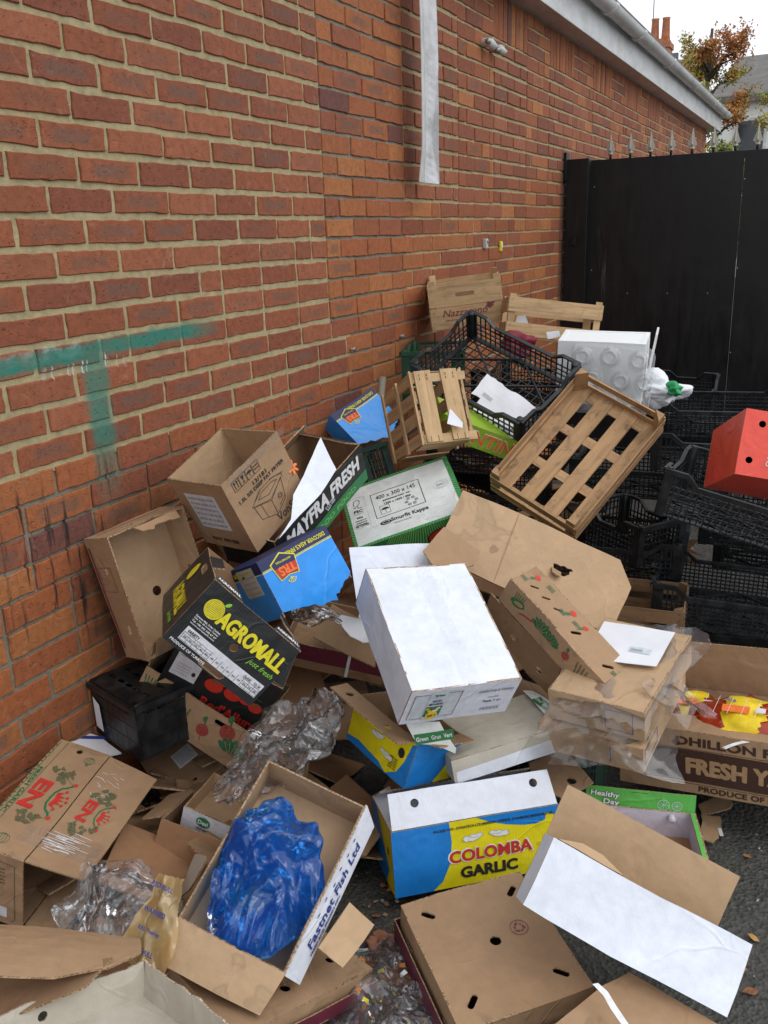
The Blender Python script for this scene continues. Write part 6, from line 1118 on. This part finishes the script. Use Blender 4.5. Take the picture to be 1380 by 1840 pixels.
wcrate('pale wooden crate with red stencilled script and a hand slot, leaning against the wall', 'naz', [(.25,.48), (.75,.48)], (4,.9), 'wood', .02, decor=d_naz)
rt, w_, d_, h_ = wcrate('wooden crate with two wide slats beside the gate post, on top of the heap', 'wood2', [(.17,.34), (.80,.38)], (3,.3), 'wood', .012)
X, (w_, d_, h_) = posem('wood3'); root = thing('wooden_crate', 'small wooden crate standing on edge, in front of the big black crate', 'crate', X, 'wooden crates in the heap'); random.seed(63); m = MB()
for x in (-.30, .26): m.box((x*w_, -d_/2-.003, h_/2), (w_*.34, .005, h_*.99), 'wood', None, 2, .0015)
for z in (.05, .90): m.box((.06*w_, -d_/2+.003, z*h_), (w_*1.12, .005, h_*.12), 'wood', None, 0, .0015)
for x in (-.38,-.22,.18,.34):
    for z in (.03,.07,.88,.93): m.box((x*w_, -d_/2-.0065, z*h_), (.002,.001,.008), 'bark')
m.build('base_slats', root)
for sx in (-1, 1):
    m = MB()
    for z, H in ((.10,.15), (.37,.17), (.64,.17), (.91,.15)): m.box((sx*w_/2, 0, z*h_), (.005, d_*.98, H*h_), 'wood', None, 1, .0015)
    m.build('side_panel', root); m = MB()
    for y in (-.46, .0, .47): m.box((sx*(w_/2+.006), y*d_, h_/2), (.007,.016,h_*1.02), 'wood', None, 2, .001)
    m.build('batten', root)
for sz in (0, 1):
    m = MB()
    for y in (-.3, .3): m.box((0, y*d_, sz*h_), (w_*.97,.07,.005), 'wood', None, 0, .0015)
    m.build('end_panel', root)
# wide slatted crate: floor boards run along y
X, (w_, d_, h_) = posem('slat'); root = thing('wooden_crate', 'large dirty slatted wooden crate tipped up beside the big black crate', 'crate', X, 'wooden crates in the heap'); mt = 'wood_dirty'; random.seed(61)
m = MB()
for i in range(4):
    x = -w_/2+w_*(1/12+i*5/18); m.box((x,0,.007), (w_/6.1, d_*.995, .005), mt, None, 1, .003)
m.build('base_slats', root); m = MB()
for y in (-d_*.46, -d_*.16, d_*.15, d_*.46): m.box((0,y,.001), (w_*.99, d_*(.10 if abs(y) > .2 else .07), .005), mt, None, 0, .002)
m.build('cross_slats', root)
for sx in (-1, 1):
    m = MB()
    for z, H in ((.02,.03), (.065,.035)): m.box((sx*(w_/2), 0, z), (.005, d_*.99, H), mt, None, 1, .002)
    m.build('side_panel', root)
for sy in (-1, 1):
    m = MB()
    for z, H in ((.018,.026), (h_*.80,.028)): m.box((0, sy*(d_/2), z), (w_*.99, .005, H), mt, None, 0, .002)
    m.build('end_panel', root)
for sx in (-1,1):
    for sy in (-1,1): m = MB(); post(m, sx, sy, w_, d_, .004, h_+.02, mt, .034); m.build('corner_post', root)
# a fourth plain crate low on the right
X = Matrix.Translation((1.22,2.95,.24)) @ Matrix.Rotation(.1, 4, 'Z'); POSE['wlow'] = ((1.22,2.95,.30), [list(r) for r in Matrix.Rotation(.08, 3, 'Z')], (.34,.26,.14))
wcrate('dark wooden crate under the flattened carton, left of the lowest black crate', 'wlow', [(.25,.36), (.78,.34)], (4,.7), 'wood_dark')
m = MB(); m.tube([(.13,3.15,.78), (.10,3.28,1.02)], .016, 'wood_grey', 8); o = m.build('wooden_stake'); tag(o, 'short grey wooden stick leaning on the wall above the upper blue carton', 'stick')

# ================================================================ BAGS, FILM, TRAYS
def ridge(p, s): 
    d, _ = noise.voronoi(p*s); return d[1]-d[0]
def crumple(name, label, cat, loc, size, mat, seed, rot=(0,0,0), sub=5, amp=.3, fr_=6., group=None, pinch=None, flat=False):
    bm = bmesh.new(); bmesh.ops.create_icosphere(bm, subdivisions=sub, radius=1); o_ = Vector((seed*1.3, seed*2.1, seed*.7))
    for v in bm.verts:
        p = v.co.copy(); q = p*1.3+o_; pw = p+noise.noise_vector(p*1.1+o_)*.35
        k = 1+amp*noise.noise(q)*1.5+amp*.60*(.45-ridge(pw+o_, fr_*.22))+amp*.26*(.4-ridge(pw*1.5+o_, fr_*.5))+amp*.15*(.4-ridge(pw*2+o_, fr_*1.1))+amp*.035*noise.noise(p*16+o_)
        c = p*k
        if pinch: c = pinch(c)
        v.co = Vector((c.x*size[0], c.y*size[1], c.z*size[2]))
    me = bpy.data.meshes.new(name); bm.to_mesh(me); bm.free(); me.materials.append(M(mat)); o = bpy.data.objects.new(name, me); C.objects.link(o); o.location = loc; o.rotation_euler = rot
    me.polygons.foreach_set('use_smooth', [not flat]*len(me.polygons)); tag(o, label, cat, group); return o
def film(name, label, cat, MX, w, h, mat, seed, amp=.04, n=54, curl=0., thick=0., group=None, sm=True, ms=None):
    m = MB(); o_ = Vector((seed*3.3, seed*1.1, seed*.4)); vs = []
    for i in range(n+1):
        for j in range(n+1):
            u, v = i/n-.5, j/n-.5; e = 1-.30*noise.noise(Vector((u*2.4, v*2.4, 0))+o_)-.12*noise.noise(Vector((u*9, v*9, 3))+o_); p = Vector((u*w*e, v*h*e, 0)); q = Vector((u*w, v*h, 0))*8+o_
            z = amp*(noise.noise(q*1.1)*.9+(.45-ridge(q, .7))*.55+(.4-ridge(q*1.9, .8))*.22+.10*noise.noise(q*6)); p += noise.noise_vector(q*1.5)*amp*.5; vs.append((p.x, p.y, z-curl*(u*u+v*v)))
    fs = [(i*(n+1)+j, (i+1)*(n+1)+j, (i+1)*(n+1)+j+1, i*(n+1)+j+1) for i in range(n) for j in range(n)]
    m.add(vs, fs, mat, smooth=sm); o = m.build(name); o.matrix_world = MX; tag(o, label, cat, group); return o
def bag(name, label, MX, w, h, amp, mat, seed, n=110, fq=9):
    """an emptied bag: two crumpled skins joined round the rim, creased and folded"""
    m = MB(); o_ = Vector((seed*3.3, seed*1.1, seed*.4))
    for side in (1, -1):
        vs = []
        for i in range(n+1):
            for j in range(n+1):
                u, v = i/n-.5, j/n-.5; a = math.atan2(v, u); rr_ = max(abs(u), abs(v))*2; R_ = 1+.22*noise.noise(Vector((math.cos(a)*1.3, math.sin(a)*1.3, 0))+o_)+.10*noise.noise(Vector((math.cos(a)*5, math.sin(a)*5, 3))+o_)
                x, y = math.cos(a)*rr_*.5*R_, math.sin(a)*rr_*.5*R_; q = Vector((x*w, y*h, side*.02))*fq+o_; qq = q+noise.noise_vector(q*.8)*.7
                cr = (.38-ridge(qq*Vector((1,1,1)).length/1.732, .75))*.9+(.36-ridge(qq*1.9, .8))*.45+(.34-ridge(qq*3.9, .8))*.22+(.3-ridge(qq*8, .8))*.07
                z = side*amp*.55*math.sqrt(max(0, 1-rr_*rr_))*(1+.5*noise.noise(q*.5))+amp*cr*1.5+amp*.8*noise.noise(Vector((x*4, y*4, 0))+o_)
                p = Vector((x*w, y*h, z))+noise.noise_vector(qq*1.3)*amp*.22; vs.append(p)
        fs = [(i*(n+1)+j, (i+1)*(n+1)+j, (i+1)*(n+1)+j+1, i*(n+1)+j+1) for i in range(n) for j in range(n)]
        m.add(vs, fs if side > 0 else [f[::-1] for f in fs], mat, smooth=True)
    o = m.build(name); o.matrix_world = MX; tag(o, label, 'plastic bag', 'crumpled clear plastic'); return o
X, (w_, d_, h_) = posem('fish')
P_ = X @ Vector((-.005, -.035, .070))
bo = bag('blue_bag', 'crumpled translucent blue plastic bag lying in the open fish carton', X @ Matrix.Translation((.002, -.045, .066)) @ Matrix.Rotation(.15, 4, 'Z'), .235, .325, .058, 'blue_film', 36, 130, 5.2); bo['group'] = ''; del bo['group']
def RM(loc, rx, ry, rz): a = Matrix.Rotation(math.radians(rz), 4, 'Z') @ Matrix.Rotation(math.radians(rx), 4, 'X') @ Matrix.Rotation(math.radians(ry), 4, 'Y'); a.translation = loc; return a
for i, (k, nm, lb, mat, seed, amp, sz) in enumerate((
    ('film_mid', 'clear_bag', 'big crumpled clear bag between the tomato box and the fish carton', 'clear_film', 5, .06, (.19,.125,.055)),
    ('film_blue', 'clear_bag', 'crumpled clear bag below the lower blue carton', 'clear_film', 8, .05, (.10,.06,.04)),
    ('film_yel', 'clear_bag', 'crumpled clear bag beside the yellow wrapper, left of the fish carton', 'clear_film', 12, .05, (.14,.10,.045)),
    ('film_grd', 'clear_bag', 'crumpled clear bag of litter lying on the asphalt at the bottom', 'clear_film', 15, .05, (.15,.14,.045)))):
    p0, ang = FILM[k]; A = Matrix.Translation(p0) @ Matrix.Rotation(math.radians(ang[2]), 4, 'Z') @ Matrix.Rotation(math.radians(ang[1]), 4, 'Y') @ Matrix.Rotation(math.radians(ang[0]), 4, 'X')
    bag(nm, lb, A, sz[0]*2, sz[1]*2, sz[2]*.62, mat, seed)
X, (w_, d_, h_) = posem('wrap')
film('shrink_wrap', 'torn clear film draped over the flat carton with the letter', 'plastic film', X @ Matrix.Translation((.02, -.02, h_+.001)), w_*1.05, d_*1.15, 'wrap_film', 4, .012, 50, curl=.05)
film('shrink_wrap', 'crumpled clear film bunched along the front of the flat wrapped cartons', 'plastic film', X @ RM((.04,-.20,.0), 62, 0, 18), .30, .16, 'wrap_film', 9, .04, 60)
film('shrink_wrap', 'loose ruffled end of clear film over the corner of the yam carton', 'plastic film', X @ RM((.15,-.03,.03), 35, 30, 70), .22, .13, 'wrap_film', 14, .04, 60)
# yellow printed film
p0, ang = FILM['yellow']
m = MB(); n = 26; o_ = Vector((2,3,4)); vs = []
for i in range(n+1):
    for j in range(n+1):
        u, v = i/n-.5, j/n-.5; q = Vector((u*3, v*3, 0))+o_; vs.append((u*.10*(1-.35*v)+.02*noise.noise(q), v*.17+.008*noise.noise(q*2), .022*noise.noise(q*1.3)+.012*(.4-ridge(q, 1.2))))
m.add(vs, [(i*(n+1)+j, (i+1)*(n+1)+j, (i+1)*(n+1)+j+1, i*(n+1)+j+1) for i in range(n) for j in range(n)], 'yellow_film', smooth=True)
for i, s_ in enumerate(('RED BULL', 'WARNED', 'RRL Energy', 'RED BULL')): m.text(Matrix.Translation((0,0,.014)), s_, -.004, .062-.036*i-(.03 if i else 0)*.4, .010, .052, rot=-8, bold=.02, mat='ink_blue')
o = m.build('yellow_wrapper'); o.matrix_world = RM(p0, *ang); tag(o, 'pale yellow printed plastic wrapper with blue capitals, left of the fish carton', 'wrapper')
# foam box, clear fruit tray
X, (w_, d_, h_) = posem('foam'); root = thing('foam_box', 'white foam box behind the clear fruit tray in front of the gate', 'box', X); F = faces(w_, d_, h_); m = MB()
for k, W in (('front',w_), ('back',w_), ('left',d_-.02), ('right',d_-.02)): m.panel(F[k], rc(W, h_), (), .018, ('foam_white',)*3, .1)
m.panel(F['bottom'], rc(w_,d_,-d_/2), (), .018, ('foam_white',)*3, .1); m.panel(F['top'] @ Matrix.Translation((0,0,-.002)), rc(w_-.002,d_-.002,-d_/2+.001), (), .012, ('foam_white',)*3, .1); m.build('body', root, (.003,5)); m = MB(); m.panel(fr((w_/2+.003,-.02,h_*.25), (0,-1,.0), (.12,0,1)), [(-.03,0),(.05,0),(.02,h_*.85),(.0,h_*.95),(-.02,h_*.7)], (), .008, ('foam_white',)*3, .05); m.build('broken_side', root)
c_, m_, P_ = SHEET['egg']; X = Matrix(m_).to_4x4(); X.translation = Vector(c_); ux = max(p[0] for p in P_)-min(p[0] for p in P_); uy = max(p[1] for p in P_)-min(p[1] for p in P_)
def eggtray(MX, W, H):
    m = MB(); nx, ny = 84, 70; vs = []; cups = [(a, b) for a in (-.36,-.12,.12,.36) for b in (-.33,0,.33)]
    cups = [(-.34,.30),(-.02,.32),(.32,.30),(-.20,.0),(.14,.0),(.42,.0),(-.34,-.32),(.0,-.32),(.33,-.32)]
    for i in range(nx+1):
        for j in range(ny+1):
            u, v = i/nx-.5, j/ny-.5; z = 0.
            for a, b in cups:
                r_ = math.hypot((u-a)*W, (v-b)*H)/.038; z = max(z, .034*min(1, max(0, (1-r_)*3.2)))
                if r_ < .5: z -= .006
            e = min(.5-abs(u), .5-abs(v)); z += .012*(1 if e > .03 else -.2 if e < .012 else .4); rr = max(0, abs(u)*W-(W/2-.04)); r2 = max(0, abs(v)*H-(H/2-.04)); q = math.hypot(rr, r2); s_ = .04/q if q > .04 else 1
            x = math.copysign(min(abs(u)*W, W/2-.04)+rr*s_, u); y = math.copysign(min(abs(v)*H, H/2-.04)+r2*s_, v); vs.append((x, y, z))
    m.add(vs, [(i*(ny+1)+j, (i+1)*(ny+1)+j, (i+1)*(ny+1)+j+1, i*(ny+1)+j+1) for i in range(nx) for j in range(ny)], 'clear_tray', smooth=True); o = m.build('fruit_punnet_tray'); o.matrix_world = MX; return o
tag(eggtray(X @ Matrix.Translation((0,-.005,.035)) @ Matrix.Rotation(math.radians(-14), 4, 'X'), .32, .27), 'clear plastic tray with round cups leaning on the white foam box', 'plastic tray')
crumple('crumpled_bag', 'crumpled white and clear bag on the black crates beside the gate', 'plastic bag', FILM['bagw'][0], (.085,.055,.05), 'paper', 22, sub=5, amp=.5, fr_=8)
crumple('green_wrapper', 'small bright green wrapper on the crumpled white bag beside the gate', 'wrapper', FILM['bagg'][0], (.026,.022,.02), 'ink_green_gloss', 25, sub=4, amp=.5, fr_=8)
crumple('dark_red_cloth', 'dark red bundle seen inside the big black crate', 'cloth', FILM['redb'][0], (.07,.06,.05), 'ink_maroon_cloth', 27, sub=4, amp=.3)
# nets of oranges
X, (w_, d_, h_) = posem('yam')
for i, (x, y, z, sx, lb) in enumerate(((.02,-.03,.150,.16,'larger orange net bag with yellow label in the yam carton'), (-.13,.05,.14,.10,'orange net bag with yellow label, the left one in the yam carton'))):
    root = thing('net_bag', lb, 'net bag', X @ Matrix.Translation((x+.03, y, z)), 'nets in the yam carton')
    m = MB(); rr = random.Random(70+i); SY, SZ = ((.105,.075), (.085,.055))[i]
    bm = bmesh.new(); bmesh.ops.create_icosphere(bm, subdivisions=5, radius=1)
    for v in bm.verts:
        p = v.co.copy(); k = 1+.18*noise.noise(p*2.2+Vector((i*9,0,0)))+.05*noise.noise(p*7); v.co = Vector((p.x*k*sx, p.y*k*SY, p.z*k*SZ))
    me = bpy.data.meshes.new('net'); bm.to_mesh(me); bm.free(); me.materials.append(M('net_mesh')); o = bpy.data.objects.new('net', me); C.objects.link(o); o.parent = root; [setattr(p, 'use_smooth', True) for p in me.polygons]
    for q in range(9): 
        m2 = MB(); bmm = bmesh.new(); bmesh.ops.create_uvsphere(bmm, u_segments=16, v_segments=10, radius=.03); c0 = Vector((rr.uniform(-.6,.6)*sx, rr.uniform(-.5,.5)*.08, rr.uniform(-.3,.3)*.05)); m.add([v.co+c0 for v in bmm.verts], [tuple(v.index for v in f.verts) for f in bmm.faces], 'onion', smooth=True); bmm.free()
    m.build('oranges', root)
    bm = bmesh.new(); bmesh.ops.create_icosphere(bm, subdivisions=5, radius=1); m = MB(); vs = []
    ok = [(abs(v.co.x+.05) < .36+.06*math.sin(v.co.y*9) and v.co.z > -.25 and v.co.y < .62) for v in bm.verts]
    for v in bm.verts: p = v.co.copy(); k = 1+.18*noise.noise(p*2.2+Vector((i*9,0,0)))+.03*noise.noise(p*5); vs.append((p.x*k*sx*1.03, p.y*k*SY*1.03, p.z*k*SZ*1.04))
    m.add(vs, [tuple(v.index for v in f.verts) for f in bm.faces if all(ok[v.index] for v in f.verts)], 'label_yellow', smooth=True); bm.free()
    T = Matrix.Translation((-.01,-SY*.45,SZ*.98)) @ Matrix.Rotation(.42, 4, 'X'); m.text(T @ Matrix.Rotation(-.1, 4, 'Z'), 'NETA', -.035, .022, .010, .03, bold=.03, mat='ink_blue'); m.rect(T, -.05, -.02, .02, .006, 'ink_orange', .002); m.rect(T, .035, -.012, .06, .006, 'label_paper', .002)
    for q in range(4): m.line(T, [(-.06+q*.035,.034), (-.07+q*.035,-.03)], .001, 'ink_white', .003)
    m.build('label_sleeve', root)
    m = MB(); m.tube([(sx*.9,0,.0), (sx*1.25,.02,.02), (sx*1.5,.03,.06)], [.025,.010,.016], 'net_mesh', 8); m.build('net_neck', root)
m = MB(); m.panel(X @ Matrix.Translation((.05,-.19,.172)) @ Matrix.Rotation(-.7, 4, 'Z'), rc(.012,.10,-.05), (), .001, ('ink_white',)*3, .02, bend=lambda x, y: -2*y*y); o = m.build('packing_strap'); tag(o, 'short white strap end lying on the front edge of the yam carton', 'strap')

# ================================================================ LITTER ON THE GROUND
rr = random.Random(90)
def leafmesh(mat, s):
    m = MB(); P = [(0,-1),(.45,-.5),(.55,0),(.35,.5),(0,1),(-.35,.5),(-.55,0),(-.45,-.5)]; vs = [(x*s, y*s, s*(.35*x*x+.15*math.sin(y*3))) for x, y in P]+[(0,-.5*s,0),(0,0,.0),(0,.5*s,0)]
    m.add(vs, [(0,1,8),(1,2,9,8),(2,3,10,9),(3,4,10),(4,5,10),(5,6,9,10),(6,7,8,9),(7,0,8)], mat); return m
for mat, spots in (('leaf_rust', [(1.70,2.16),(1.62,1.92),(1.69,1.76),(1.30,2.62),(1.12,2.5)]), ('leaf_brown', [(1.60,2.30),(1.75,1.98),(1.74,1.70),(.98,1.42),(1.0,1.33),(.93,1.25)]), ('leaf_orange', [(.95,1.40),(1.0,1.26),(.88,1.20),(1.72,1.83)])):
    first = None
    for x, y in spots:
        if first is None: first = leafmesh(mat, .014).build('fallen_leaf'); o = first
        else: o = first.copy(); C.objects.link(o)
        o.location = (x+rr.uniform(-.03,.03), y+rr.uniform(-.03,.03), .008); o.rotation_euler = (rr.uniform(-.5,.5), rr.uniform(-.4,.4), rr.uniform(0,6.28)); k = rr.uniform(.7,1.4); o.scale = (k,k,k)
        tag(o, 'small fallen autumn leaf lying flat on the dark asphalt', 'leaf', 'fallen leaves on the asphalt')
for i, (p, sz, mat, lb) in enumerate(((FILM['peel1'][0], (.035,.022,.016), 'onion_skin', 'brown onion skin on the asphalt left of the slotted lidded tray'), (FILM['peel2'][0], (.030,.022,.014), 'onion_skin', 'curled brown peel beside the maroon edge of the front lidded tray'), (FILM['peel3'][0], (.020,.015,.016), 'onion', 'small orange peel just above the bag of litter'))):
    crumple('vegetable_peel', lb, 'peel', p, sz, mat, 40+i, sub=4, amp=.6, fr_=7)
gm = MB(); base = FILM['film_grd'][0]
for i in range(190):
    x, y = base[0]+rr.gauss(0,.09), base[1]+rr.gauss(0,.08); s_ = rr.uniform(.002,.010); A = RM((x,y,.010+rr.uniform(0,.075)*math.exp(-((x-base[0])**2+(y-base[1])**2)/.012)), rr.uniform(-60,60), rr.uniform(-60,60), rr.uniform(0,360)); gm.add([(-s_,-s_*.4,0),(s_,-s_*.5,0),(s_*.8,s_*.5,0),(-s_*.7,s_*.4,0)], [(0,1,2,3)], rr.choice(['leaf_brown','leaf_brown','leaf_rust','leaf_dark','ink_yellow','ink_white','leaf_brown','onion']), A)
for i in range(150):
    x, y = rr.uniform(.84,1.16), rr.uniform(1.15,1.75); s_ = rr.uniform(.003,.012); A = RM((x,y,.006), rr.uniform(-25,25), rr.uniform(-25,25), rr.uniform(0,360)); gm.add([(-s_,-s_*.4,0),(s_*.6,-s_*.6,0),(s_,s_*.3,0),(-s_*.2,s_*.6,0)], [(0,1,2,3)], rr.choice(['leaf_brown','leaf_dark','leaf_brown','kraft_dark','label_paper','leaf_rust']), A)
tag(gm.build('litter'), 'fine brown litter and leaf crumbs in and around the clear bag on the asphalt', 'litter', kind='stuff')
gm = MB()
for i in range(1500):
    x, y = rr.uniform(-.2,2.6), rr.uniform(.9,3.4); s_ = rr.uniform(.001,.0042); A = RM((x,y,s_*.4), rr.uniform(0,360), rr.uniform(0,360), 0); gm.box((0,0,0), (s_*2,s_*1.6,s_), rr.choice(['ink_grey','leaf_brown','mortar_grey','leaf_dark','asphalt']), A, 0, s_*.3)
tag(gm.build('gravel'), 'loose grit and gravel scattered on the asphalt', 'gravel', kind='stuff')
# crushed cardboard buried in the heap, under everything that can be told apart
gm = MB(); rr = random.Random(17)
def hgt(x, y):
    return max(0, min(.42-.30*max(0, x-.55)+.10*max(0, y-2.0)-.25*max(0, 1.35-y), .16+.55*max(0, y-1.75)*(1 if x < 1.1 else .45)))
for i in range(150):
    x, y = rr.uniform(.12,1.25), rr.uniform(1.1,3.9); H = hgt(x, y)
    if y < 1.9 and x > .75: continue
    if x > 1.0 and y < 2.4: continue
    z = rr.uniform(.03, max(.04, H)); A = RM((x,y,z), rr.uniform(-28,28), rr.uniform(-28,28), rr.uniform(0,180)); w_, h_ = rr.uniform(.14,.34), rr.uniform(.12,.24); mt = rr.choice(['kraft','kraft_dark','kraft_red','kraft_dark'])
    gm.panel(A, [(-w_/2,-h_/2),(w_/2,-h_/2),(w_/2,h_/2),(-w_/2,h_/2)], (), .005, (mt, mt, 'flute'), .12)
vs = gm.v
for i, v in enumerate(vs): 
    if v.z < .006: v.z = .006
    if v.x < .02: v.x = .02
tag(gm.build('crushed_cardboard', None, (.006, 99)), 'dark mass of crushed brown cardboard buried under the heap', 'cardboard', kind='stuff')
